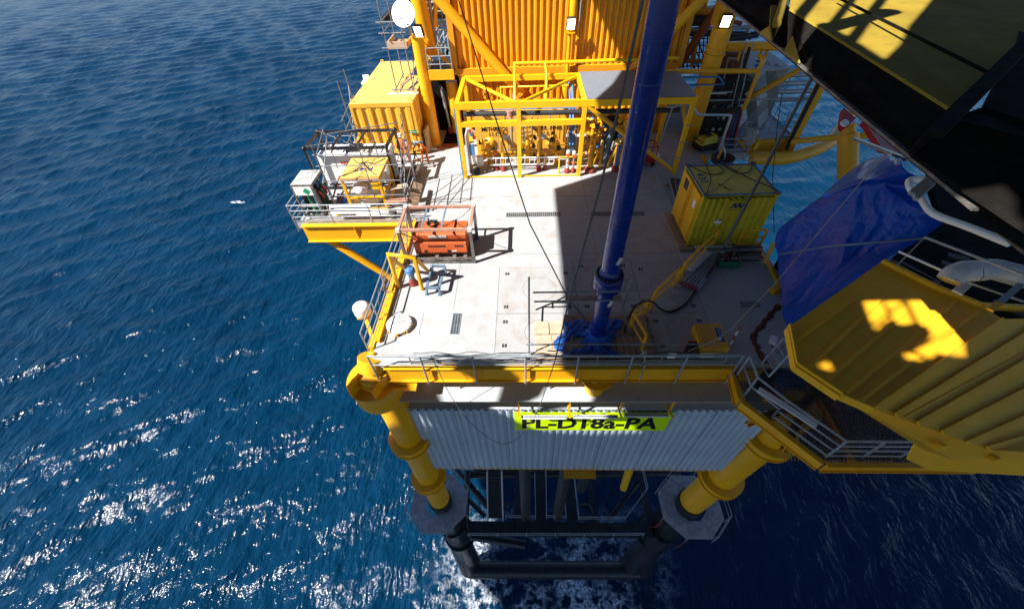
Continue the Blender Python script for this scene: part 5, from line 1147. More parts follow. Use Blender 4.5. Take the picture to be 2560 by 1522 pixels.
# chemical tank
CL = []
ty = 23.3; tx0, tx1 = -2.95, 2.35; tz = 2.9
t = thing('chemical_tank', 'yellow box tank lettered METHANOL and CORR. INHIB. under the canopy', 'tank', (-.3, 24, 0))
TK = 'module_yellow'
MB().hexa([(tx0, ty, .15), (tx1, ty, .15), (tx1, ty+1.6, .15), (tx0, ty+1.6, .15), (tx0, ty, tz-.35), (tx1, ty, tz-.35), (tx1, ty+1.6, tz-.35), (tx0, ty+1.6, tz-.35)]).build('body', TK, t)
MB().hexa([(tx0, ty, tz-.349), (tx1, ty, tz-.349), (tx1, ty+1.6, tz-.349), (tx0, ty+1.6, tz-.349), (tx0+.35, ty+.3, tz), (tx1-.35, ty+.3, tz), (tx1-.35, ty+1.5, tz), (tx0+.35, ty+1.5, tz)]).build('shoulder', TK, t)
for i in range(6):
    x = tx0+.9+i*.68; MB().lathe((x, ty+.85, tz), [(.14, 0), (.14, .12), (.2, .13), (.2, .18), (.02, .2)], 16).build('hatch_boss', TK, t)
for i in range(4): MB().path([(tx0+1.3+i*.9, ty+.5, tz+.05), (tx0+1.5+i*.9, ty+.4, tz+.14), (tx0+1.75+i*.9, ty+.55, tz+.05)], .03, 6).build('top_pipe', 'letter_brown', t)
for x in (tx0+.7, tx1-.7): MB().bb(x-.14, ty+.02, tz-.34, x+.14, ty+.08, tz+.08).build('lifting_lug', TK, t)
m = MB(); text_mesh(m, 'METHANOL', (tx0+.35, ty-.01, 1.72), (1, 0, 0), (0, 0, 1), .24, .004, wfit=1.55, bold=.02); text_mesh(m, '11.0 M', (tx0+.75, ty-.01, 1.4), (1, 0, 0), (0, 0, 1), .24, .004, wfit=.85, bold=.02); text_mesh(m, 'YELLOW', (tx0+.85, ty-.01, 2.3), (1, 0, 0), (0, 0, 1), .14, .004, wfit=.6)
m.build('lettering', 'letter_black', t)
m = MB(); text_mesh(m, 'CORR. INHIB.', (tx0+3.4, ty-.01, 1.72), (1, 0, 0), (0, 0, 1), .24, .004, wfit=1.7, bold=.02); text_mesh(m, '1.0 M', (tx0+3.95, ty-.01, 1.4), (1, 0, 0), (0, 0, 1), .24, .004, wfit=.65, bold=.02); m.build('lettering', 'letter_black', t)
for x in (tx0+.8, tx1-.8): MB().lathe((x, ty-.002, 1.0), [(.36, 0), (.36, .05), (.28, .06), (.28, .1), (.1, .11)], 28, axis=(0, -1, 0)).build('manway', TK, t)
m = MB(); m.path([(tx0+.1, ty-.08, 1.4), (tx0+.55, ty-.08, .25), (tx0+.2, ty-.08, .25), (tx0+.1, ty-.08, 1.4)], .02, 5)
for i in range(5): u = .1+i*.18; m.tube((tx0+.1, ty-.08, 1.4-u*1.1), (tx0+.1+.45*u, ty-.08, 1.4-u*1.15), .012, n=5)
m.build('guard_mesh', 'yellow_bright', t)
for x in (tx0+1.45, tx0+3.6): MB().bb(x, ty-.03, 1.2, x+.5, ty-.01, 1.5).build('data_plate', 'ledge_grey', t)
for x in (tx0+2.45, tx0+2.95):
    MB().tube((x, ty-.18, .2), (x, ty-.18, 2.7), .025).build('ladder_stile', 'galvanised', t)
for i in range(9): MB().tube((tx0+2.45, ty-.18, .4+i*.27), (tx0+2.95, ty-.18, .4+i*.27), .018, n=6).build('ladder_rung', 'galvanised', t)
for x in (tx0+2.12, tx0+3.3): MB().tube((x, ty-.25, .9), (x, ty-.25, 2.6), .05).lathe((x, ty-.25, .75), [(.02, 0), (.09, .05), (.09, .12), (.05, .16)], 12).build('level_gauge', 'lagging_silver', t)
for x in (tx0+1.3, tx0+4.35, tx0+1.9, tx0+3.65): MB().tube((x, ty-.12, .6), (x, ty-.12, 2.6), .028).build('conduit', 'galvanised', t)
MB().tube((tx0+1.3, ty-.15, .62), (tx1-.2, ty-.15, .6), .03).build('conduit', 'galvanised', t)
# long insulated dark pipe and thin tube behind the portal frame
pipe1('insulated_pipe', [(-3.3, 21.9, 3.28), (8.1, 21.9, 3.22)], .13, 'dark_steel', 'long dark insulated pipe running behind the canopy frame', 'pipe', 16)
pipe1('blue_tray_pipe', [(-3.2, 22.02, 3.45), (2.7, 22.02, 3.43)], .045, 'blue_paint', 'thin light blue pipe on top of the dark insulated pipe', 'pipe', 8)
pipe1('thin_tube', [(-2.9, 21.8, 2.72), (2.7, 21.8, 2.78), (2.7, 22, 2.2)], .03, 'galvanised', 'thin grey tube below the dark insulated pipe', 'pipe', 8)
MB().lathe((-.85, 21.9, 3.1), [(.19, 0), (.19, .32)], 14).build('clamp_joint', 'salmon_paint', None, 'pale red clamp on the dark insulated pipe', 'clamp')
# aluminium ladder leaning on its side
t = thing('aluminium_ladder', 'white aluminium ladder lying on its side against the yellow risers', 'ladder', (-.1, 21.8, .3))
for z, x0_, x1_ in ((.84, -2.3, 1.85), (.42, -2.1, 1.6)): MB().bar((x0_, 21.75, z), (x1_, 21.75, z-.02), .04, .07).build('stile', 'white_paint', t)
for i in range(13): x = -1.75+i*.28; MB().bar((x, 21.75, .45), (x+.01, 21.75, .8), .035, .035).build('rung', 'white_paint', t)
# small risers with dark red rubber boots at deck
for i, (x, y, r, h, mm, lb) in enumerate(((-1.76, 21.97, .09, 1.0, 'letter_brown', 'leftmost short riser with a rubber boot and orange valve'), (-1.34, 21.86, .085, 2.6, 'yellow_paint', 'tall yellow riser with a rubber boot left of the middle post'), (.74, 21.87, .085, 2.6, 'yellow_paint', 'tall yellow riser with a rubber boot right of the middle post'), (1.13, 21.91, .07, 1.1, 'yellow_bright', 'short yellow riser with a boot and an orange valve'),
        (2.38, 21.48, .085, 1.05, 'dirty_white', 'white lagged riser with a boot, left one of the pair beside the post'), (2.72, 21.47, .06, 1.0, 'galvanised', 'thin grey riser with a boot, right one of the pair beside the post'), (3.72, 21.55, .16, 1.5, 'yellow_paint', 'thick yellow riser with a large boot right of the post'), (5.2, 21.6, .12, 1.5, 'blue_paint', 'blue riser with a boot beside the blue column'))):
    t = thing('booted_riser', lb, 'pipe', (x, y, 0), 'small risers with dark red rubber boots')
    MB().lathe((x, y, 0), [(r*1.9, 0), (r*2.0, .12), (r*1.5, .25), (r*1.1, .32)], 16).build('boot', 'red_rubber', t); MB().tube((x, y, .3), (x, y, h), r, n=14).build('pipe', mm, t)
    if h < 1.2: MB().box((x, y, h+.06), (.22, .16, .16)).lathe((x, y, h*.6), [(.12, 0), (.12, .06)], 12).lathe((x, y-.1, h+.05), [(.1, 0), (.1, .02)], 12, axis=(0, -1, 0)).build('valve', 'generator_orange', t)
    if i in (4, 5): MB().lathe((x, y, h), [(.11, 0), (.12, .22), (.08, .3), (.02, .32)], 14).build('lagging', 'lagging_white', t)
pipe1('pipe_bend', [(1.9, 21.4, 0), (1.9, 21.4, 1.0), (2.85, 21.4, 1.0)], .045, 'yellow_bright', 'thin yellow square bend beside the white lagged riser', 'pipe', 8)
# left instrument panel
t = thing('instrument_stand', 'narrow instrument stand with a light blue box inside the left canopy post', 'instrument stand', (-3.1, 21.8, 0))
MB().bb(-3.35, 21.5, 0, -3.28, 22.6, 2.3).build('back_board', 'ledge_grey', t); MB().bb(-3.2, 21.6, 1.1, -2.92, 21.85, 1.75).build('blue_box', 'blue_paint', t); MB().bb(-3.2, 21.6, 1.76, -2.9, 21.88, 1.8).build('box_lid', 'bright_glass', t)
for i in range(10): MB().box((-3.15+random.uniform(-.05, .3), 21.8+random.uniform(0, .5), 1.9+random.uniform(-.1, .6)), (.12, .1, .16)).build('fitting', random.choice(('galvanised', 'red_paint', 'rubber_black', 'yellow_bright', 'blue_paint', 'white_paint')), t)
for i in range(5): MB().path([(-3.1+.06*i, 21.7, 1.1), (-3.0+.05*i, 21.6, .6), (-3.1+.09*i, 21.9, .1)], .02, 5).build('hose', random.choice(('rubber_black', 'rope_tan', 'white_paint')), t)
MB().box((-2.7, 22.1, .55), (.35, .3, .5)).build('white_cabinet', 'white_paint', t); MB().box((-2.95, 21.65, .14), (.45, .3, .25)).build('tool_crate', 'dark_steel', t)
m = MB()
for k in range(5): m.path([(-2.95+.15*math.cos(i+k), 21.65+.1*math.sin(i*1.3+k), .32+.02*k) for i in range(9)], .014, 4)
m.build('cord', 'rope_tan', t)
t = thing('instrument_stand', 'crowded instrument stand with a grey-blue box at the right end of the tank', 'instrument stand', (2.7, 22.3, 0))
MB().bb(2.5, 22.2, .6, 2.8, 22.5, 1.8).build('blue_box', 'grey_blue_paint', t)
for i in range(14): MB().box((2.4+random.uniform(0, .5), 22.3+random.uniform(-.2, .4), 1.9+random.uniform(0, .6)), (.1, .1, .14)).build('fitting', random.choice(('galvanised', 'blue_paint', 'rubber_black', 'dark_steel')), t)
for x in (2.42, 2.85): MB().tube((x, 22.3, 0), (x, 22.3, 2.6), .03).build('post', 'galvanised', t)

# extra small-bore pipework crowding the bay
for i in range(34):
    x = random.uniform(-2.9, 2.7); y = random.uniform(21.9, 23.1); z = random.uniform(.3, 3.0); k = i % 3
    P = [(x, y, z), (x, y, z+random.uniform(.5, 1.2))] if k == 0 else ([(x, y, z), (x+random.uniform(.3, 1.0), y, z)] if k == 1 else [(x, y, z), (x+.25, y, z), (x+.25, y, z+.6)])
    pipe1('small_pipe', P, random.choice((.02, .03, .045)), random.choice(('yellow_bright', 'yellow_paint', 'galvanised', 'galvanised', 'orange_cladding')), 'small-bore pipe run in the crowded bay before the tank', 'pipe', 6, group='small pipes crowding the canopy bay')
for x, y, h, lb in ((-2.2, 22.6, 1.3, 'yellow valve tree left of the tall yellow risers'), (0.1, 22.6, 1.5, 'yellow valve tree behind the middle of the ladder'), (1.75, 22.5, 1.6, 'yellow valve tree left of the white lagged riser')): CL.append((x, y, lb, h))
# valve clusters right of the tank under the roof
def cluster(cx, cy, lb, mm, n=16, h=2.3):
    t = thing('valve_cluster', lb, 'valves', (cx, cy, 0), 'valve trees under the canopy roof')
    MB().tube((cx, cy, 0), (cx, cy, h), .12, n=14).build('trunk', mm, t)
    for i in range(n):
        z = .5+h*.85*i/n; a = random.uniform(0, 6.28); r = .2+random.random()*.22; p = W_((cx+r*math.cos(a), cy+r*.6*math.sin(a), z)); k = i % 4; m = MB()
        if k == 0: m.lathe(p, [(.13, 0), (.15, .04), (.15, .09), (.13, .13)], 12, axis=(math.cos(a), math.sin(a), .3))
        elif k == 1: m.tube((cx, cy, z), p, .07, n=10).ball(p, .11, 8)
        elif k == 2: m.box(p, (.16, .14, .2), a)
        else:
            m.lathe(p, [(.12, 0), (.14, .01), (.12, .02)], 14, axis=(math.cos(a), math.sin(a), .2)).tube((cx, cy, z), p, .03, n=6)
        m.build('valve', mm if k else random.choice((mm, 'blue_paint', 'rubber_black')), t)
    return t
for x, y, lb, h in CL: cluster(x, y, lb, 'yellow_paint', 10, h)
cluster(3.75, 22.3, 'yellow valve tree just right of the canopy middle post', 'yellow_paint', 26, 2.6); cluster(4.3, 23.0, 'taller yellow valve tree behind the first under the roof', 'yellow_paint', 18, 2.9); cluster(4.75, 22.5, 'dark blue valve tree in the shadow left of the riser', 'grey_blue_paint', 20, 2.4)
cluster(5.6, 22.6, 'yellow and white valve tree partly behind the blue riser', 'yellow_bright', 22, 2.5); cluster(7.0, 23.6, 'yellow valve tree behind the red trolley', 'yellow_bright', 14, 1.9)
MB().ball((5.0, 23.6, 1.6), .75, 16).build('black_vessel', 'rubber_black', None, 'round black vessel in the dark under the canopy', 'vessel')
for x, y, lb in ((4.15, 21.9, 'yellow braced stand leg left of the blue riser'), (5.05, 22.0, 'yellow braced stand leg partly behind the riser')): MB().bar((x-.3, y, .05), (x+.15, y, 1.3), .1).bar((x+.15, y, 0), (x+.15, y, 1.6), .12).build('stand', 'yellow_paint', None, lb, 'stand')
# red wheeled cage trolley
t = thing('cage_trolley', 'dark red tube cage trolley under the right of the canopy roof', 'trolley', (7.2, 22.4, 0)); frame_box(MB(), 6.6, 22.0, .25, 7.5, 22.8, 1.2, .05).build('cage', 'red_paint', t)
for x in (6.7, 7.4): MB().lathe((x, 21.98, .13), [(.13, 0), (.13, .06)], 14, axis=(0, 1, 0)).build('wheel', 'rubber_black', t)
MB().bb(6.65, 22.05, .3, 7.45, 22.75, .4).build('tray', 'red_paint', t); MB().box((7.7, 22.6, .35), (.35, .3, .3)).build('white_box', 'white_paint', t)
for i in range(3):
    x = 8.6; MB().tube((8.25, 21.0, 1.0+i*.9), (8.65, 20.97, 1.0+i*.9), .03).build('hook', 'galvanised', None, ('lowest', 'middle', 'topmost')[i]+' small hook on the right canopy post', 'hook', 'hooks on the right canopy post')
t = thing('eyewash_lamp', 'small grey lamp hanging under the right end of the canopy', 'lamp', (7.6, 21.6, 3.6)); MB().box((7.5, 21.6, 3.55), (.45, .25, .12)).build('housing', 'galvanised', t); MB().path([(7.6, 21.6, 3.5), (7.55, 21.7, 2.6), (7.5, 21.8, 1.4)], .03, 6).build('hanging_pipe', 'galvanised', t)

# ------------------------------------------------------------------ right back corner
MB().bb(10.5, 23.2, -.35, 13.4, 34, -.001).build('corner_deck', 'deck_coating', None, 'right rear corner of the deck', kind='structure')
# yellow pressure washer
a_ = W_((11.05, 24.1, 0)); t = thing('pressure_washer', 'yellow and black wheeled pressure washer in front of the right column', 'pressure washer', a_)
wx = (W_((.92, .38, 0)), W_((-.38, .92, 0)), UPV)
MB().ob(a_+UPV*.22, wx, (1.35, .85, .25)).build('chassis', 'rubber_black', t, bevel=.05)
h = MB(); c = a_+UPV*.35; X_, Y_2 = wx[0], wx[1]
h.hexa([c-X_*.62-Y_2*.38, c+X_*.62-Y_2*.38, c+X_*.62+Y_2*.38, c-X_*.62+Y_2*.38, c-X_*.4-Y_2*.28+UPV*.42, c+X_*.5-Y_2*.3+UPV*.5, c+X_*.5+Y_2*.3+UPV*.5, c-X_*.4+Y_2*.28+UPV*.42]); h.build('hood', 'washer_yellow', t, bevel=.1)
MB().ob(a_+UPV*.86, wx, (.35, .28, .04)).build('lid', 'dark_steel', t)
for sx_ in (-1, 1): MB().lathe(a_+X_*.4+Y_2*.44*sx_+UPV*.18, [(.18, -.05), (.18, .05)], 18, axis=Y_2).build('wheel', 'rubber_black', t)
MB().path([a_-X_*.6-Y_2*.3+UPV*.5, a_-X_*.8-Y_2*.3+UPV*.75, a_-X_*.8+Y_2*.3+UPV*.75, a_-X_*.6+Y_2*.3+UPV*.5], .025, 6).build('handle', 'rubber_black', t)
# black manifold rack full of knobs and hoses
t = thing('manifold_rack', 'tall black rack of gauges and hoses behind the pressure washer', 'rack', (12.2, 25.6, 0))
MB().bb(11.3, 25.6, 0, 13.3, 26.6, 3.3).build('cabinet', 'rubber_black', t)
for i in range(5):
    for j in range(4):
        x = 11.5+i*.42+random.uniform(-.05, .05); z = .5+j*.7; k = MB().lathe((x, 25.58, z), [(.1, 0), (.1, .06), (.07, .08)], 12, axis=(0, -1, 0))
        k.build('gauge', random.choice(('dark_steel', 'worn_steel', 'grey_blue_paint', 'dirty_white')), t)
for i in range(9): x = 11.5+i*.2; MB().path([(x, 25.5, 2.2), (x+.03, 25.35, 2.6+.1*math.sin(i)), (x+.1, 25.5, 3.2)], .022, 5).build('hose', random.choice(('worn_steel', 'rubber_black', 'galvanised')), t)
for z in (1.1, 1.8, 2.5): MB().bar((11.3, 25.55, z), (13.3, 25.55, z), .03, .05).build('shelf_edge', 'dark_steel', t)
# strip light
t = thing('strip_light', 'long strip light fixed above the black rack', 'lamp', V('d', 520, 780, 25.2)); MB().bar(V('d', 390, 785, 25.2), V('d', 650, 775, 25.2), .12, .06).build('fitting', 'galvanised', t); MB().tube(V('d', 395, 790, 25.1), V('d', 590, 788, 25.1), .035).build('tube', 'white_paint', t)
pipe1('rail_tube', [V('d', 415, 848, 25.2), V('d', 1340, 832, 25.2)], .05, 'galvanised', 'long thin grey rail crossing in front of the silver enclosure', 'rail')
# yellow and blue pipe runs
pipe1('yellow_pipe', [V('d', 80, 605, 24.8), V('d', 850, 600, 24.8), V('d', 885, 560, 24.8), V('d', 905, 500, 24.8), V('d', 870, 465, 25.2)], .12, 'yellow_paint', 'long yellow horizontal pipe turning up at the right behind the canopy', 'pipe', 14, .3)
pipe1('yellow_pipe', [V('d', 868, 600, 24.8), V('d', 735, 930, 24.8)], .11, 'yellow_paint', 'yellow pipe descending from the bend to the hose reel', 'pipe', 14)
pipe1('yellow_pipe', [V('d', 1215, 585, 25.8), V('d', 800, 820, 25.8), V('d', 660, 930, 25.8)], .16, 'yellow_paint', 'thick yellow diagonal crossing the silver enclosure', 'pipe', 16)
t = thing('header_beam', 'yellow beam running right from the collars of the right column', 'beam', V('d', 450, 390, 25.5)); MB().ibeam(V('d', 470, 395, 25.5), V('d', 1060, 388, 25.5), .3, .42, .04).build('beam', 'yellow_paint', t)
for x in (700, 880, 925): MB().bar(V('d', x+15, 420, 25.4), V('d', x-10, 510, 25.4), .1).build('hanger', 'yellow_paint', t)
pipe1('blue_pipe', [V('d', 230, 652, 25.0), V('d', 530, 650, 25.0), V('d', 578, 712, 25.0), V('d', 280, 720, 25.0)], .06, 'blue_paint', 'blue pipe loop beside the right column', 'pipe', 10)
pipe1('blue_grey_pipe', [V('d', 318, 915, 24.0), V('d', 350, 968, 24.0), V('d', 635, 972, 24.0), V('d', 528, 1275, 23.6), V('d', 575, 1350, 23.2)], .075, 'cladding_grey', 'pale blue-grey pipe bending down to the deck beside the washer', 'pipe', 12, .15)
pipe1('grey_pipe', [V('d', 550, 760, 26), V('d', 608, 495, 26), V('d', 690, 495, 26)], .06, 'galvanised', 'grey pipe bending over the left of the silver enclosure', 'pipe', 10)
for i, x in enumerate((0, 55)): pipe1('service_riser', [V('d', 765+x, 350, 25), V('d', 640+x, 900, 25)], .035, 'galvanised', ('left', 'right')[i]+' thin grey riser in front of the silver enclosure', 'pipe', 8)
pipe1('service_riser', [V('d', 790, 400, 25.1), V('d', 660, 880, 25.1)], .09, 'rubber_black', 'black cable riser between the two thin grey risers', 'cable', 8)
# hose bundle red and blue
t = thing('hose_bundle', 'dark red trough with blue and black hoses hanging beside the rack', 'hoses', V('d', 660, 1150, 24.6))
MB().bar(V('d', 715, 950, 24.6), V('d', 640, 1240, 24.2), .08, .3).build('trough_side', 'red_paint', t); MB().bar(V('d', 645, 950, 24.7), V('d', 590, 1200, 24.4), .08, .2).build('trough_side', 'red_paint', t)
for i in range(6): MB().path([V('d', 660+i*8, 955, 24.6), V('d', 640+i*9, 1050+i*6, 24.4), V('d', 615+i*6, 1180, 24.3), V('d', 610+i*8, 1290, 23.8)], .045, 7).build('hose', ('deep_blue', 'rubber_black', 'riser_blue')[i % 3], t)
MB().bb(14.6-.6, 23.9, -.1, 14.2, 24.3, .5).build('foot', 'yellow_paint', t)
# silver enclosure with diamond pattern
t = thing('lagged_enclosure', 'silver enclosure with embossed diamond cladding behind the yellow pipes', 'enclosure', (15, 27.5, 0))
e1 = V('d', 800, 600, 26.6); e2 = V('d', 1120, 600, 26.6)
MB().bb(12.9, 26.6, 0, e2.x, 31, e1.z).build('cladding', 'diamond_cladding', t); MB().bb(12.8, 26.5, e1.z+.002, e2.x+.1, 31, e1.z+.1).build('roof', 'lagging_white', t)
MB().bb(11.8, 26.65, 0, 12.88, 29, 4.4).build('brown_panel', 'rust_steel', t)
for i in range(5): MB().ball((13.6+i*.4, 28+random.uniform(-1, 1), e1.z+.12), .2, 8, (1, 1, .5)).build('roof_bundle', random.choice(('blue_paint', 'dirty_white', 'lagging_white')), t)
# side platform
t = thing('rear_side_platform', 'yellow edged grey platform jutting out at the right rear', 'platform', (15.2, 25.4, 0))
MB().bb(13.4, 25.2, -.06, 17.0, 31, -.005).build('floor', 'ledge_grey', t); MB().ibeam((13.0, 25.1, -.5), (17.1, 25.1, -.5), .3, .95, .04).build('beam', 'yellow_paint', t); MB().ibeam((16.9, 25.2, -.5), (16.9, 31, -.5), .3, .95, .04).build('beam', 'yellow_paint', t)
MB().bar(V('d', 1100, 1240, 24.9), V('d', 1030, 1380, 24.9), .12, .22).build('knee', 'yellow_paint', t)
rail('guardrail', [(13.5, 25.2, 0), (16.9, 25.2, 0), (16.9, 29.5, 0)], 'thin grey guardrail on the right rear platform', 1.05, 1.6, .025, (.33, .66), .1)
rail('guardrail', [(13.9, 25.2, 0), (13.3, 23.2, 0), (11.6, 23.1, 0)], 'grey guardrail hung with ropes at the right rear corner', 1.0, .9, .025, (.33, .66), .1)
rail('guardrail', [(16.0, 30.5, .6), (18.3, 30.5, .6), (18.3, 33, .6)], 'thin grey guardrail far behind the right rear platform', 1.6, .9, .03, (.25, .5, .75), 0)
for i in range(4): pipe1('stacked_pipe', [(15.8, 31.4+.0*i, 1.6-.55*i), (20.6-.3*(i % 2), 31.2, 1.7-.55*i)], .17, 'lagging_silver', ('topmost', 'second', 'third', 'lowest')[i]+' of the four grey pipes jutting out over the sea', 'pipe', 12, group='grey pipes jutting out over the sea')
m = MB(); 
for k in range(6): m.path([(13.6+.3*math.sin(i*.9+k), 23.9+.1*k, 1.1-.08*i) for i in range(12)], .035, 5)
m.build('rope_coil', 'dirty_white', None, 'white rope hung on the right rear guardrail', 'rope')
t = thing('column_raker', 'tall flat yellow column rising from the right rear platform', 'column', (16.6, 24.9, 0)); MB().bar((16.75, 24.9, -.9), (16.9, 24.9, 9), .45, .35, upv=(0, 1, 0)).build('column', 'yellow_paint', t)
MB().tube((16.5, 24.7, -.5), (16.6, 24.7, 9), .11, n=12).build('black_pipe', 'rubber_black', t)
t = thing('valve_pit', 'dark round basin with pipe ends behind the container marked 430', 'basin', D('i', 950, 105)); c = D('i', 950, 108); MB().lathe(c, [(.62, 0), (.66, .25), (.6, .25), (.56, .05), (.02, .04)], 28, cap=False).build('basin', 'dark_steel', t)
MB().path([c+W_((.1, 0, .1)), c+W_((0, 0, .5)), c+W_((-.25, .1, .9))], .06, 8).build('pipe_end', 'lagging_silver', t); MB().tube(c-W_((.3, 0, -.1)), c+W_((-.2, .1, .8)), .07).build('pipe_end', 'yellow_paint', t)
# structure behind / beyond, seen between riser and cantilever: braces, platforms, stair lattice
pipe1('rust_brace', [V('d', 190, 560, 29), V('d', 540, 40, 29)], .25, 'letter_brown', 'dark orange brace behind the right column', 'brace', 16)
pipe1('back_brace', [V('d', 300, 560, 30), V('d', 350, 330, 30), V('d', 430, -20, 30)], .12, 'orange_cladding', 'thin orange post behind the right column', 'post', 12)
for i, (a, b, r, mm) in enumerate((((230, 180), (470, 170), .3, 'dark_steel'), ((220, 255), (800, 232), .12, 'galvanised'), ((210, 285), (740, 290), .16, 'dark_steel'), ((300, 90), (560, 100), .2, 'orange_cladding'), ((300, 115), (720, 200), .12, 'red_rubber'), ((340, 75), (640, 60), .1, 'dirty_white'), ((600, 330), (860, 290), .2, 'dark_steel'), ((160, 520), (420, 515), .12, 'orange_cladding'), ((580, 250), (740, 350), .15, 'dark_steel'), ((770, 250), (800, 330), .12, 'galvanised'))):
    pipe1('rear_member', [V('d', *a, 30), V('d', *b, 30)], r, mm, ('thick dark beam', 'long pale pipe', 'dark beam under the pale pipe', 'orange beam', 'thin dark red slanting pipe', 'thin white pipe at the top', 'dark beam right of the floodlight', 'orange lower beam', 'dark diagonal strut', 'short grey upright')[i]+' in the steelwork behind the right column', 'steelwork')
SG = []
for i in range(9): SG.append((V('d', 180+i*32, 300, 31), V('d', 165+i*32, 600, 31)))
for i in range(5): SG.append((V('d', 170, 320+i*60, 31), V('d', 450, 330+i*58, 31)))
for i in range(4): SG.append((V('d', 200+i*50, 340, 31), V('d', 330+i*40, 600, 31)))
poles('rear_stair', SG, 'dark stair lattice seen against the sea behind the right column', .04, 'substructure', 'stair')

# ------------------------------------------------------------------ flare line and bracketed post at the right
pipe1('curved_pipe', [D('d', 800, 1335, -.6), D('d', 1060, 1338, -.6), D('d', 1180, 1318, -.6), D('d', 1290, 1285, -.6), D('d', 1400, 1240, -.55), D('d', 1490, 1185, -.5), D('d', 1560, 1080, -.3), D('d', 1620, 980, -.1)], .38, 'yellow_paint', 'thick curved yellow pipe sweeping over the sea at the right', 'pipe', 24)
pipe1('thin_boom', [D('d', 1130, 1195, .0), D('d', 1480, 1160, .3), D('n', 1210, 965, .8)], .18, 'yellow_paint', 'thinner yellow boom above the curved pipe', 'boom', 14)
pb = D('j', 738, 590, 1.0); pt = D('j', 745, 200, 3.2)
t = thing('boom_post', 'yellow post with a red hinged bracket rising behind the blue tarpaulin', 'post', pb)
MB().tube(pb, pb.lerp(pt, .82), .42, n=26).tube(pb.lerp(pt, .82), pt, .30, n=24).build('post', 'yellow_paint', t)
bk = D('j', 740, 170, 3.4); MB().slab([D('j', 715, 85, 3.6), D('j', 800, 160, 3.6), D('j', 770, 190, 3.5), D('j', 720, 228, 3.4), D('j', 700, 200, 3.4)], (0, -.5, 1), .3).build('bracket', 'red_paint', t)
pc = D('j', 711, 200, 3.5); MB().lathe(pc, [(.16, 0), (.16, .12)], 20, axis=(0, -.6, 1)).build('pin', 'white_paint', t)
t = thing('red_jib', 'red triangular jib disappearing behind the dark rig beam', 'jib', D('j', 900, 250, 3.5)); MB().slab([D('j', 850, 180, 4), D('j', 1000, 300, 4), D('j', 1120, 410, 4), D('j', 990, 375, 4), D('j', 930, 290, 4), D('j', 880, 210, 4)], (0, -.5, 1), .25).build('plate', 'red_paint', t)
MB().bar(D('j', 785, 305, 4.2), D('j', 1180, 460, 5.0), .18, .1).build('grey_strut', 'galvanised', None, 'grey steel strut from the yellow post to the dark rig beam', 'strut')

# ------------------------------------------------------------------ yellow container marked 430
bl = D('i', 530, 1110); tl = up('i', 760, 520, bl); CH = tl.z; tr = D('i', 1615, 490, CH); tbl = D('i', 540, 160, CH); tbr = tr+(tbl-tl)
ex = (tr-tl).normalized(); ey = (tbl-tl).normalized(); LX = (tr-tl).length; LY = (tbl-tl).length; ey = W_((-ex.y, ex.x, 0))
base = W_((tl.x, tl.y, 0)); C = lambda u, v, z: base+ex*u+ey*v+UPV*z
t = thing('tool_container', 'worn yellow corrugated container marked 430 standing in the shade at the right', 'container', base)
def crr(m, o, d, n_, L, z0, z1, pitch, dep):
    k = max(1, round(L/pitch)); p = L/k; xs = []
    for i in range(k): xs += [(i*p, 0), ((i+.3)*p, 0), ((i+.5)*p, 1), ((i+.8)*p, 1)]
    xs.append((L, 0)); q = len(xs); vs = [o+d*t_+n_*(dep*k_)+UPV*z for z in (z0, z1) for t_, k_ in xs]; return m.add(vs, [(i, i+1, q+i+1, q+i) for i in range(q-1)])
crr(MB(), C(.1, .03, 0), ex, -ey, LX-.2, .3, CH-.12, .27, .06).build('long_wall', 'worn_yellow', t)
crr(MB(), C(LX-.03, .1, 0), ey, ex, LY-.2, .3, CH-.12, .27, .06).build('end_wall', 'worn_yellow', t)
def cbox(m, u0, v0, z0, u1, v1, z1): return m.ob(C((u0+u1)/2, (v0+v1)/2, (z0+z1)/2), (ex, ey, UPV), (abs(u1-u0), abs(v1-v0), abs(z1-z0)))
cbox(MB(), .08, .1, .2, LX-.1, LY-.05, CH-.02).build('shell', 'worn_yellow', t); cbox(MB(), .05, .05, CH-.019, LX-.05, LY-.05, CH).build('roof', 'worn_yellow_roof', t)
for u in (.05, LX-.05):
    for v in (.05, LY-.05): cbox(MB(), u-.06, v-.06, .1, u+.06, v+.06, CH+.01).build('corner_post', 'worn_yellow', t); cbox(MB(), u-.09, v-.09, CH+.012, u+.09, v+.09, CH+.09).build('corner_casting', 'worn_steel', t)
for a in ((.15, -.02, .12, LX-.15, .1, .32), (.15, .1, CH+.002, LX-.15, .02, CH+.03), (-.01, .15, CH+.002, .07, LY-.15, CH+.03), (LX-.07, .15, CH+.002, LX+.01, LY-.15, CH+.03), (.15, LY-.09, CH+.002, LX-.15, LY-.01, CH+.03)):
    cbox(MB(), *a).build('edge_rail', 'worn_yellow' if a[2] < 1 else 'sign_blue', t)
dm = 'yellow_paint'; hw = LY/2
cbox(MB(), -.03, .14, .25, .02, hw-.03, CH-.15).build('door', dm, t); cbox(MB(), -.03, hw+.03, .25, .02, LY-.14, CH-.15).build('door', dm, t)
for v in (hw-.12, hw+.12, .25): MB().tube(C(-.06, v, .25), C(-.06, v, CH-.15), .018).build('lock_rod', 'yellow_bright', t)
cbox(MB(), -.045, hw+.35, CH-.75, -.03, hw+.8, CH-.3).build('window', 'dark_steel', t); cbox(MB(), -.045, .45, CH-.9, -.03, .7, CH-.55).build('notice', 'white_paint', t)
m = MB(); text_mesh(m, '430', C(.22, LY-.7, CH), -ey, ex, .34, .006, wfit=.8, bold=.02); m.build('roof_number', 'letter_navy', t)
cbox(MB(), 1.05, -.05, CH-.78, 2.0, -.035, CH-.2).build('logo_panel', 'worn_yellow', t)
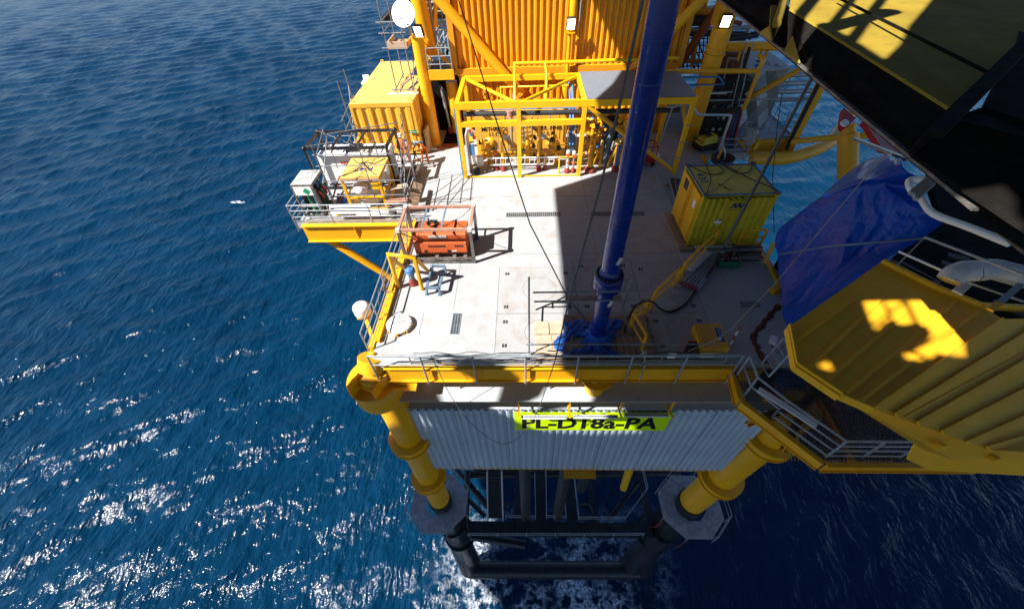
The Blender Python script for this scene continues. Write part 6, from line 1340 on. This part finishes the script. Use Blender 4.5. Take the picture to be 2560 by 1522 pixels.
m = MB(); o = C(1.2, -.055, CH-.58); 
for i in range(3): m.add([o+ex*(.2*i+a)+UPV*b for a, b in ((0, 0), (.09, 0), (.22, .26), (.13, .26))], [(0, 1, 2, 3)]); m.add([o+ex*(.2*i+a)+UPV*b for a, b in ((.13, .26), (.22, .26), (.26, .02), (.18, .02))], [(0, 1, 2, 3)])
text_mesh(m, 'MARITIME PARTNER', C(1.15, -.055, CH-.68), ex, UPV, .05, .002, wfit=.75); m.build('logo', 'letter_navy', t)
m = MB(); m.add([C(.95+a, -.07, CH-1.25+b) for a, b in ((0, .17), (-.2, 0), (0, -.17), (.2, 0))], [(0, 1, 2, 3)]); m.build('hazard_placard', 'white_paint', t)
m = MB(); m.add([C(.98+a, -.074, CH-1.25+b) for a, b in ((-.02, .15), (.1, .06), (-.05, .06))], [(0, 1, 2)]); m.add([C(.9+a, -.074, CH-1.4+b) for a, b in ((-.02, .06), (.1, .06), (.05, 0))], [(0, 1, 2)]); m.build('placard_mark', 'letter_black', t)
m = MB(); m.path([C(.1, .1, CH+.1), C(.6, .5, CH+.03), C(1.1, .9, CH+.03), C(LX*.8, LY*.9, CH+.04)], .012, 4); m.build('sling', 'rubber_black', t)
for P in ([C(.1, LY-.1, CH+.1), C(.5, LY-.7, CH+.04), C(1.0, LY-.95, CH+.04), C(1.5, LY-.7, CH+.04), C(1.35, LY-.1, CH+.08)], [C(1.5, LY-.1, CH+.08), C(1.9, LY-.8, CH+.04), C(2.4, LY-.9, CH+.04), C(LX-.3, LY-.5, CH+.04), C(LX-.1, LY-.05, CH+.1)], [C(1.6, LY-.1, CH+.1), C(2.2, LY*.55, CH+.04), C(LX-.05, .15, CH+.1)], [C(.85, LY-.05, CH+.1), C(.7, LY*.5, CH+.04), C(.12, .12, CH+.1)]):
    MB().path(P, .022, 6, .3).build('sling', 'rubber_black', t)
m = MB()
for i in range(5): m.box(C(.9+i*.07, .9-.12*i+.05*math.sin(i*2), CH+.003), (.07, .16, .003), .5+i)
m.build('roof_scrapes', 'rust_stain', t)
cbox(MB(), -.35, -.25, .002, LX-.1, LY+.1, .1).build('dunnage', 'wood_plank', None, 'dark wooden dunnage under the container marked 430', 'dunnage')
# bundle of rods left of the container
t = thing('rod_bundle', 'bundle of thin steel rods lying on timbers left of the container', 'rod bundle', D('i', 370, 400))
for i in range(14): MB().tube(D('i', 325+i*7, 300+4*(i % 3), .12+.04*(i % 3)), D('i', 415+i*3, 600, .12+.04*(i % 3)), .025, n=6).build('rod', random.choice(('worn_steel', 'galvanised', 'rust_steel')), t)
MB().bar(D('i', 300, 395, .05), D('i', 480, 320, .05), .12, .1).build('timber', 'wood_plank', t); MB().bar(D('i', 430, 310, .05), D('i', 470, 380, .05), .14, .1).build('timber', 'wood_plank', t)
# yellow rail frame before the container
def pp(k, x, y, z): return D(k, x, y, z)
t = thing('end_barrier', 'yellow barred barrier in front of the right end of the container', 'barrier', D('i', 1110, 1090))
b0 = D('i', 1110, 1095); b1 = D('i', 1380, 1090); h0 = up('i', 1190, 905, b0).z
for b in (b0, b1): MB().tube(b, W_((b.x, b.y, h0)), .06, n=12).build('post', 'yellow_paint', t)
for k in (.15, .58, 1): MB().tube(W_((b0.x, b0.y, h0*k)), W_((b1.x, b1.y, h0*k)), .055, n=12).build('rail', 'yellow_paint', t)
e0_, e1_ = D('i', 1440, 1290), D('i', 1560, 1045, .9)
MB().bar(e0_, e1_, .16, .12).build('edge_post', 'yellow_paint', None, 'flat yellow post leaning at the deck edge beside the blue tarpaulin', 'post')
# pipes lying before the container: pale stack and long sloping bundle
t = thing('pipe_stack', 'neat stack of grey tubes with red ends lying in front of the container', 'tube stack', D('h', 2100, 280))
for i in range(6):
    y = 212+i*25; MB().tube(D('h', 1910, y+6, .1+.05*(i % 2)), D('h', 2250-6*i, y, .1+.05*(i % 2)), .045, n=10).build('tube', ('worn_steel', 'galvanised', 'dark_steel')[i % 3], t)
for x, y in ((1975, 262), (2170, 262), (2240, 305)): MB().box(D('h', x, y, .17), (.12, .1, .08)).build('red_tag', 'red_paint', t)
MB().bar(D('i', 640, 1100, .15), D('i', 1060, 1095, .15), .12, .08).build('white_beam', 'dirty_white', None, 'white beam lying along the foot of the container', 'beam')
t = thing('pole_bundle', 'long bundle of scaffold poles with red ends lying across the shaded deck', 'pole bundle', D('h', 1600, 560))
for i in range(11):
    u = i/10; MB().tube(D('h', 1480+u*170, 545+u*65, .12+.05*(i % 2)), D('h', 1800+u*90, 250+u*20-20*u, .15+.05*(i % 2)), .04, n=9).build('pole', 'galvanised', t)
    if i % 2: e = D('h', 1480+u*170, 545+u*65, .12+.05*(i % 2)); f_ = D('h', 1800+u*90, 250+u*20-20*u, .15); d = (f_-e).normalized(); MB().tube(e-d*.03, e+d*.12, .045, n=9).build('red_end', 'red_paint', t)
MB().bar(D('h', 1560, 415, .3), D('h', 1740, 260, .35), .3, .12).bar(D('h', 1600, 425, .3), D('h', 1755, 275, .35), .1, .14).build('white_sleeve', 'lagging_white', None, 'white wrapped sleeve resting on the pole bundle', 'sleeve')
# green crate of couplers
c = D('i', 1005, 1300); t = thing('coupler_crate', 'green plastic crate heaped with scaffold couplers', 'crate', c)
m = MB(); m.box(c+W_((0, 0, .03)), (.85, .5, .05))
for dx_, dy_, sx2, sy2 in ((0, -.25, .85, .03), (0, .25, .85, .03), (-.42, 0, .03, .5), (.42, 0, .03, .5)): m.box(c+W_((dx_, dy_, .2)), (sx2, sy2, .34))
m.build('crate', 'green_plastic', t)
for i in range(60): MB().box(c+W_((random.uniform(-.36, .36), random.uniform(-.2, .2), .32+random.random()*.15)), (.09, .07, .06), random.random()*3).build('coupler', random.choice(('worn_steel', 'dark_steel', 'rust_steel', 'galvanised', 'red_paint')), t)

# ------------------------------------------------------------------ small things on the shaded front right of the deck
p0, p1_, p2_, p3_ = D('h', 1610, 930, .45), D('h', 1860, 915, .45), D('h', 1950, 1150, .45), D('h', 1710, 1150, .45)
t = thing('storage_locker', 'orange-yellow locker with a blue notice on its lid near the front guardrail', 'locker', W_((p0.x, p0.y, 0)))
lc = (p0+p1_+p2_+p3_)/4; 
MB().add([p3_, p2_, p1_, p0, W_((p3_.x, p3_.y, 0)), W_((p2_.x, p2_.y, 0)), W_((p1_.x, p1_.y, 0)), W_((p0.x, p0.y, 0))], [(0, 1, 2, 3), (7, 6, 5, 4), (0, 4, 5, 1), (1, 5, 6, 2), (2, 6, 7, 3), (3, 7, 4, 0)]).build('body', 'module_yellow', t, bevel=.02)
MB().bar(D('h', 1625, 945, .52), D('h', 1680, 1110, .52), .16, .14).build('hinge_box', 'yellow_paint', t)
n0, n1, n2, n3 = [D('h', x, y, .458) for x, y in ((1803, 962), (1858, 965), (1905, 1090), (1848, 1090))]
MB().slab([n3, n2, n1, n0], (0, 0, 1), .006).build('notice', 'sign_blue', t)
m = MB(); rd = (n2-n1).normalized(); cr = W_((-rd.y, rd.x, 0))*-1
for i in range(2): text_mesh(m, ('EYE PROTECTION', 'MUST BE WORN')[i], n0.lerp(n1, .35+.35*i)+rd*.03, rd, -cr if cr.x < 0 else cr, .045, .004, wfit=.42)
m.lathe(n3.lerp(n1, .2)+UPV*.002, [(.001, .003), (.07, .003)], 20, cap=False); m.build('notice_text', 'white_paint', t)
t = thing('folded_sheet', 'black sheet with a bright red edge tucked beside the locker', 'sheet', D('h', 1580, 1150)); q = [D('h', 1510, 1195, .05), D('h', 1560, 1085, .12), D('h', 1640, 1085, .2), D('h', 1655, 1140, .2), D('h', 1560, 1230, .1)]
MB().slab(list(reversed(q)), (0, 0, 1), .04).build('sheet', 'rubber_black', t); MB().path([q[0], q[1], q[2]], .02, 5).build('red_edge', 'letter_red', t)
t = thing('marker_baton', 'red and white striped baton standing by the locker', 'baton', D('h', 1952, 1115)); a, b = D('h', 1952, 1115, .05), D('h', 2045, 950, .75)
for i in range(4): MB().tube(a.lerp(b, i/4), a.lerp(b, (i+1)/4), .035, n=10).build('stripe', ('white_paint', 'red_paint')[i % 2], t)
for i, (x0_, y0_, x1_, y1_, mm, lb) in enumerate(((1380, 1200, 1435, 1240, 'white_paint', 'small white card on the front guardrail'), (1500, 1200, 1640, 1240, 'grey_blue_paint', 'grey-blue plate on the front guardrail, leftmost of three'), (1680, 1200, 1790, 1235, 'cladding_grey', 'pale plate on the front guardrail, middle of three'), (1810, 1200, 1980, 1240, 'grey_blue_paint', 'grey-blue plate on the front guardrail, rightmost of three'))):
    a, b = V('h', x0_, y0_, 8.0), V('h', x1_, y1_, 8.0); MB().bb(a.x, 7.98, b.z, b.x, 8.01, a.z).build('plate', mm, None, lb, 'plate')
c = D('h', 2350, 1075, .3); MB().box(c, (.22, .4, .05), -.6).build('junction_box', 'white_paint', None, 'white flat box tied to the barred gate', 'box')
MB().path([c, c+W_((-.1, -.2, -.1)), c+W_((.05, -.45, -.2)), c+W_((.3, -.2, 0))], .015, 5).build('cable', 'rubber_black', None, 'thin black cable looping from the white flat box', 'cable')
c = D('h', 2355, 620, .0); t = thing('mooring_bitt', 'pair of small yellow mooring bitts at the right deck edge', 'bitt', c)
for dx_ in (-.08, .1): MB().lathe(c+W_((dx_, dx_, 0)), [(.09, 0), (.09, .2), (.12, .22), (.12, .26)], 16).build('bollard', 'yellow_paint', t)
MB().lathe(c, [(.25, 0), (.25, .02)], 20).build('base', 'yellow_paint', t)
MB().bar((10.62, 11.2, -.2), (10.35, 8.3, -.2), .1, .14).build('white_edge_rail', 'white_paint', None, 'white strip along the deck edge under the blue tarpaulin', 'rail')

# ------------------------------------------------------------------ black hose over the handrail, heavy cable, rigging lines
pts = [D('h', 970, 1000, .2), D('h', 995, 900, .7), D('h', 1060, 775, 1.0), D('h', 1160, 712, 1.15), D('h', 1235, 725, .9), D('h', 1300, 785, .4), D('h', 1375, 812, .06), D('h', 1450, 795, .05), D('h', 1530, 745, .05), D('h', 1600, 665, .05), D('h', 1690, 540, .1), D('h', 1790, 400, .3), D('h', 1850, 270, .6)]
def smooth(P, k=4):
    out = []
    for i in range(len(P)-1):
        a, b, c, d = P[max(i-1, 0)], P[i], P[i+1], P[min(i+2, len(P)-1)]
        for j in range(k): t = j/k; out.append(.5*((2*b)+(c-a)*t+(2*a-5*b+4*c-d)*t*t+(3*b-a-3*c+d)*t**3))
    return out+[P[-1]]
MB().path(smooth(pts), .045, 8).build('hose', 'rubber_black', None, 'black hose looping over the yellow handrail and across the shaded deck', 'hose')
MB().path([D('i', 975, 1100, .8), D('i', 1540, 10, 4.6), D('n', 765, 565, 6.4)], .062, 8).build('heavy_cable', 'rope_grey', None, 'thick dark cable slanting over the container marked 430', 'cable')
MB().path([D('j', 215, 975, 1.0), D('j', 205, 560, 3.0), D('j', 240, 200, 4.6), D('j', 272, -20, 5.4)], .018, 6).build('thin_cable', 'rubber_black', None, 'thin black cable hanging beyond the container marked 430', 'cable')
MB().path([D('w', 1140, -20, 9.2), D('w', 1240, 300, 6.5), D('w', 1325, 560, 4.0), D('w', 1420, 745, 1.8), D('w', 1474, 812, .9)], .022, 6).build('tag_line', 'rubber_black', None, 'thin black line slanting down to the foot of the riser from the upper left', 'rope')
pts = [V('w', 1612, -20, 5.2), V('w', 1555, 235, 5.4), V('w', 1503, 460, 5.6), V('w', 1450, 650, 5.8), V('w', 1413, 790, 6), V('w', 1388, 900, 6.2)]
MB().path(pts, .019, 8).build('hoist_rope', 'rope_grey', None, 'thick dark rope passing in front of the riser', 'rope')
pts = [V('w', 1388, 900, 6.2), V('w', 1368, 960, 6.6), V('w', 1340, 1035, 7), V('w', 1300, 1090, 7.2), V('w', 1262, 1109, 7.3), V('w', 1222, 1095, 7.3), V('w', 1165, 1045, 7.4), V('w', 1122, 980, 7.5), V('w', 1098, 930, 7.6), V('w', 1078, 890, 7.75)]
MB().path(smooth(pts), .014, 6).build('slack_line', 'rope_grey', None, 'thin slack line hanging in a loop in front of the corrugated wall', 'rope')
MB().path([D('h', 1560, 1180, .9), D('h', 1840, 1060, 1.4), D('h', 1960, 970, 1.7), D('h', 2370, 550, 3.0), D('j', 1020, 400, 7.0)], .012, 5).build('thin_line', 'rope_tan', None, 'thin pale line running from the front guardrail over the blue tarpaulin', 'rope')

# ------------------------------------------------------------------ large blue tarpaulin
Lf = [('j', 930, 430, 3.6), ('j', 760, 530, 3.3), ('j', 520, 740, 2.9), ('j', 330, 880, 2.6), ('j', 245, 960, 2.3), ('j', 222, 1060, 1.9), ('j', 240, 1130, 1.7), ('j', 242, 1240, 1.6), ('j', 262, 1380, 1.5), ('j', 275, 1480, 1.5), ('o', 300, 80, 1.5), ('o', 375, 250, 1.6)]
Rt = [('j', 1120, 455, 6.0), ('j', 1135, 500, 6.2), ('j', 1200, 560, 6.2), ('j', 1260, 580, 6.0), ('j', 1200, 620, 5.6), ('j', 1200, 690, 5.4), ('j', 1280, 790, 5.3), ('j', 1420, 880, 5.2), ('j', 1290, 1005, 4.8), ('j', 980, 1195, 4.3), ('o', 700, -20, 3.6), ('o', 400, 245, 2.4)]
n = 130; mcol = 110
def sam(P, u):
    P = [D(*a) for a in P]; k = u*(len(P)-1); i = min(int(k), len(P)-2); f = k-i
    a, b, c, d = P[max(i-1, 0)], P[i], P[i+1], P[min(i+2, len(P)-1)]
    return .5*((2*b)+(c-a)*f+(2*a-5*b+4*c-d)*f*f+(3*b-a-3*c+d)*f**3)
G = []
for i in range(n+1):
    u = i/n; a, b = sam(Lf, u), sam(Rt, u); row = []
    for j in range(mcol+1):
        v = j/mcol; p = a.lerp(b, v); bulge = math.sin(math.pi*v)*math.sin(math.pi*min(1, u*1.15))
        fold = .17*(1-2*abs(math.sin(5*u+4*v+1.3*math.sin(4*v))))+.11*(1-2*abs(math.sin(9*u-6*v+1.5*math.sin(5*u))))+.03*(1-2*abs(math.sin(21*u+11*v+2*math.sin(9*v))))
        p = p+W_((-.15, .1, .75))*bulge+W_((0, -.35, .9))*fold*min(1, 5*v*(1.02-v)+.1); row.append(p)
    G.append(row)
MB().sheet(G).build('tarpaulin', 'tarp_blue', None, 'huge dark blue tarpaulin draped over equipment at the right deck edge', 'tarpaulin')
MB().path([D('j', 245, 1132, 1.95), D('j', 600, 1075, 4.0), D('j', 950, 1045, 5.2), D('j', 1290, 1015, 5.2)], .03, 6).build('lashing_strap', 'grey_blue_paint', None, 'blue-grey strap lashed across the large tarpaulin', 'strap')
# load under it, so it has something to lie on
MB().bb(10.9, 9.0, -1.2, 14.5, 13.4, .9).build('covered_load', 'rig_dark', None, 'dark crated load hidden under the large blue tarpaulin', 'crated load')
# grey tube rail beside the tarpaulin
P = [D('j', 1300, 600, 6.6), D('j', 1190, 600, 6.5), D('j', 1180, 640, 6.45), D('j', 1210, 690, 6.4), D('j', 1270, 740, 6.4), D('j', 1350, 840, 6.4), D('j', 1600, 935, 6.5), D('j', 1900, 1055, 6.6)]
t = thing('tube_rail', 'pale grey bent tube rail beside the large tarpaulin', 'rail', P[3]); MB().path(smooth(P), .075, 14).build('tube', 'white_paint', t); MB().bar(D('j', 1200, 700, 6.6), D('j', 1330, 590, 6.8), .16, .1).bar(D('j', 1225, 735, 6.6), D('j', 1350, 620, 6.8), .1, .1).build('clamp', 'galvanised', t)

# ------------------------------------------------------------------ yellow rig bulkhead (drilling rig texas deck edge) at the right
BZ = 4.6
t = thing('rig_bulkhead', 'huge yellow ribbed bulkhead of the drilling rig filling the lower right', 'bulkhead', D('o', 900, 400, BZ))
T1 = ('j', 985, 1180); T2 = ('j', 1370, 1370)
def F(a, z=BZ): return D(*a, z)
def PI(a, p0, n): d = W_(ray(*a)); o = W_(CAM); return o+d*((p0-o).dot(n)/d.dot(n))
A0_, A1_ = F(('o', 1000, 810)), F(('o', 2000, 115)); bd = (A1_-A0_).normalized(); side = bd.cross(UPV).normalized(); nB = (UPV*math.cos(math.radians(24))+side*math.sin(math.radians(24))).normalized()
def FB(x, y): return PI(('o', x, y), A0_, nB)
B0 = FB(1880, 1125); cd_ = (B0-A0_).normalized(); sC = cd_.cross(nB).normalized(); nC = (nB*math.cos(math.radians(38))+sC*math.sin(math.radians(38))).normalized()
def FC(x, y): return PI(('o', x, y), A0_, nC)
MB().slab([F(('o', 340, 180)), F(('o', 395, 480)), F(('o', 740, 710)), A0_, A1_, F(('o', 1830, 15)), F(T2), F(T1)], (0, 0, 1), .04).build('plate', 'rig_yellow', t)

MB().slab([A0_, B0, FB(3100, 1200), FB(3100, 90), A1_], nB, .04).build('side_plate', 'rig_yellow', t)
for a, b in (((385, 300), (830, -30)), ((500, 500), (1050, -30)), ((640, 590), (1240, 70)), ((780, 700), (1640, -20)), ((890, 760), (1810, 60))):
    pa, pb = F(('o', *a), BZ+.0), F(('o', *b), BZ+.0); MB().bar(pa+UPV*.03, pb+UPV*.03, .07, .05).build('rib', 'rig_yellow', t)
for a, b in (((1160, 855), (2600, -45)), ((1330, 920), (2900, 14)), ((1520, 990), (3050, 203)), ((1720, 1070), (3050, 467)), ((1870, 1112), (3050, 755)), ((2200, 1160), (3050, 940)), ((1010, 805), (1990, 118))):
    pa, pb = FB(*a), FB(*b); MB().bar(pa+nB*.03, pb+nB*.03, .075, .05, upv=nB).build('rib', 'rig_yellow', t)
MB().tube(A0_.lerp(F(('o', 1995, 118)), .02)+nB*.01, FB(1300, 900)+nB*.01, .01).tube(FB(1220, 880)+nB*.01, FB(2240, 330)+nB*.01, .006).build('weld_seam', 'rig_yellow', t)
for a, b in ((('o', 340, 180), ('o', 395, 480)), (('o', 395, 480), ('o', 740, 712))): MB().bar(F(a, BZ-.08), F(b, BZ-.08), .05, .3).build('rim', 'rig_yellow', t)
MB().bar(F(('o', 740, 712), BZ-.04), A0_-UPV*.04, .05, .2).build('rim', 'rig_yellow', t)
MB().slab([A0_, F(('o', 735, 715), BZ-.05), FC(1395, 1130), FC(1620, 1205), FC(3100, 1290), FC(3100, 1205), B0], nC, .2).build('edge_girder_plate', 'rig_yellow', t)
MB().slab([FC(1395, 1130)-nC*.21, FC(1620, 1205)-nC*.21, FC(3100, 1290)-nC*.21, FC(3100, 1280)-UPV*.6, FC(1620, 1200)-UPV*.6, FC(1395, 1125)-UPV*.5], (0, -1, .2), .03).build('lower_edge', 'rig_yellow', t)
for x, y in ((1500, 1080), (1915, 1180)):
    c = FC(x, y); u_ = cd_; v_ = nC.cross(cd_).normalized(); MB().slab([c-u_*.07-v_*.06+nC*.12, c+u_*.07-v_*.06+nC*.12, c+u_*.06+v_*.02+nC*.14, c+v_*.07+nC*.15, c-u_*.06+v_*.02+nC*.14], nC, .13).build('padeye', 'rig_yellow', t)
r1, r2, r3 = F(T1, BZ+.03), F(T2, BZ+.03), F(('o', 1830, 15), BZ+.03)
for a, b in ((r1, r2), (r2, r3), (r3, FB(3100, 85)+nB*.03)): MB().bar(a, b, .10, .16).build('top_rim', 'rig_yellow', t)
c = F(('o', 590, 620), BZ-.1); MB().box(c, (.06, .08, .12)).build('lug', 'rig_yellow', t)
# dark machinery space above the bulkhead
t = thing('machinery_space', 'dark space under the rig with faint deck plates behind the yellow bulkhead', 'machinery space', D('p', 1000, 800, 3.6))
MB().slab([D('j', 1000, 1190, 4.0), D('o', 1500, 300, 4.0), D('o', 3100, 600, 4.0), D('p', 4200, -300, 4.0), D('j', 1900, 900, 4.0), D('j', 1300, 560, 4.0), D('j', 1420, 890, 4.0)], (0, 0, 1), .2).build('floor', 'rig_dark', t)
for a, b in (((130, 560), (800, 900)), ((300, 600), (900, 930)), ((1050, 480), (1380, 560)), ((950, 600), (1300, 700)), ((1750, 1200), (2226, 1400))): MB().bar(D('p', *a, 4.2), D('p', *b, 4.2), .2, .06).build('deck_strip', 'rope_grey', t)
# white lagged exhaust pipe
P = [D('p', 1080, 870, 5.4), D('p', 1150, 790, 5.5), D('p', 1300, 730, 5.55), D('p', 1550, 720, 5.5), D('p', 1750, 700, 5.5), D('p', 2000, 760, 5.5), D('p', 2300, 840, 5.5)]
t = thing('lagged_exhaust', 'thick white lagged exhaust pipe with a dented foil end', 'exhaust pipe', P[0])
MB().path(smooth(P, 6), .235, 30).build('lagging', 'lagging_white', t); d = (P[0]-P[1]).normalized(); MB().lathe(P[0], [(.235, -.02), (.24, .0), (.22, .02), (.1, .03), (.01, .025)], 30, axis=d).build('foil_end', 'foil_grey', t)
MB().path([D('p', 1600, 690, 5.75), D('p', 1605, 800, 5.77), D('p', 1530, 900, 5.7)], .008, 5).build('wire_tie', 'rust_steel', t)
for a, b, z0_, z1_, r, mm, lb in (((-600, -80), (2226, 790), 5.9, 6.2, .028, 'galvanised', 'upper thin grey rail crossing above the white lagged pipe'), ((290, 425), (1010, 740), 5.2, 5.3, .028, 'white_paint', 'short pale rail ending at the lagged pipe'), ((1350, 900), (2226, 1200), 5.2, 5.3, .025, 'galvanised', 'lower thin grey rail below the lagged pipe'), ((250, 655), (690, 205), 4.9, 5.3, .014, 'rope_tan', 'thin tan cord tied between bulkhead and tarpaulin')):
    if a[0] < 0: a = (690, 205)
    MB().tube(D('p', *a, z0_), D('p', *b, z1_), r, n=10).build('thin_rail', mm, None, lb, 'rail')
t = thing('support_bar', 'grey flat support bar with a yellow drilled end at the right edge', 'bar', D('p', 1750, 1280, 5.2)); MB().bar(D('p', 1850, 1215, 5.3), D('p', 2260, 860, 5.5), .12, .03).build('bar', 'galvanised', t); MB().bar(D('p', 1700, 1330, 5.25), D('p', 1850, 1215, 5.3), .12, .05).build('end_plate', 'yellow_paint', t)
MB().bar(D('p', 1190, 1060, 5.0), D('p', 1370, 890, 5.1), .2, .05).build('pipe_shoe', 'ledge_grey', None, 'pale grey shoe plate under the lagged exhaust pipe', 'plate')

# ------------------------------------------------------------------ dark rig beam crossing the upper right, close overhead
NZ = 8.6
t = thing('rig_beam', 'huge dark box beam of the drilling rig with sunlit yellow top crossing the upper right', 'beam', D('n', 1200, 700, NZ))
def N(x, y, z): return D('n', x, y, z)
MB().slab([N(100, -20, 8.6), N(780, 545, 8.55), N(1930, 1490, 8.5), N(2700, 2100, 8.5), N(2700, 1300, 9.0), N(1790, 800, 9.1), N(620, 65, 9.2), N(520, -40, 9.2)], (.4, -.4, 1), .06).build('web', 'rig_dark', t)
MB().bar(N(60, -40, 8.65), N(780, 540, 8.65), .06, .05).bar(N(780, 545, 8.65), N(1940, 1495, 8.65), .09, .05).build('lower_flange', 'worn_steel', t)
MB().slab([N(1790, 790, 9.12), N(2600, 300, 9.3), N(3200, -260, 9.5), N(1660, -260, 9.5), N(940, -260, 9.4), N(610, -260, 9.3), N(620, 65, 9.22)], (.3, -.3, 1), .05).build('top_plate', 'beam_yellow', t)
MB().bar(N(945, -20, 9.42), N(2030, 520, 9.42), .035, .05).build('seam_bar', 'rig_dark', t)
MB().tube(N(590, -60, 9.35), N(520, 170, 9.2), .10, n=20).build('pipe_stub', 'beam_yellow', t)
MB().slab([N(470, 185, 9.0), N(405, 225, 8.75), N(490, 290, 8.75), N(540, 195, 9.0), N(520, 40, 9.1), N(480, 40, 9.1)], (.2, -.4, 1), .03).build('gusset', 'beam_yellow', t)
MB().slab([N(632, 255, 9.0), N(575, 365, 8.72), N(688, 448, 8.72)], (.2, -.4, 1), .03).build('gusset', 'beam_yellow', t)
MB().slab([N(1480, 1070, 8.8), N(1500, 1110, 8.8), N(2700, 1900, 8.8), N(3300, 1200, 9.3), N(3300, -260, 9.3), N(2290, -260, 9.3), N(2240, 300, 9.3), N(2000, 760, 9.2), N(1800, 830, 9.2), N(1670, 840, 9.1)], (.3, -.3, 1), .05).build('cover_plate', 'rig_dark', t)
MB().bar(N(2330, 280, 9.5), N(1640, 960, 9.3), .22, .1).build('cross_rib', 'rig_dark', t)
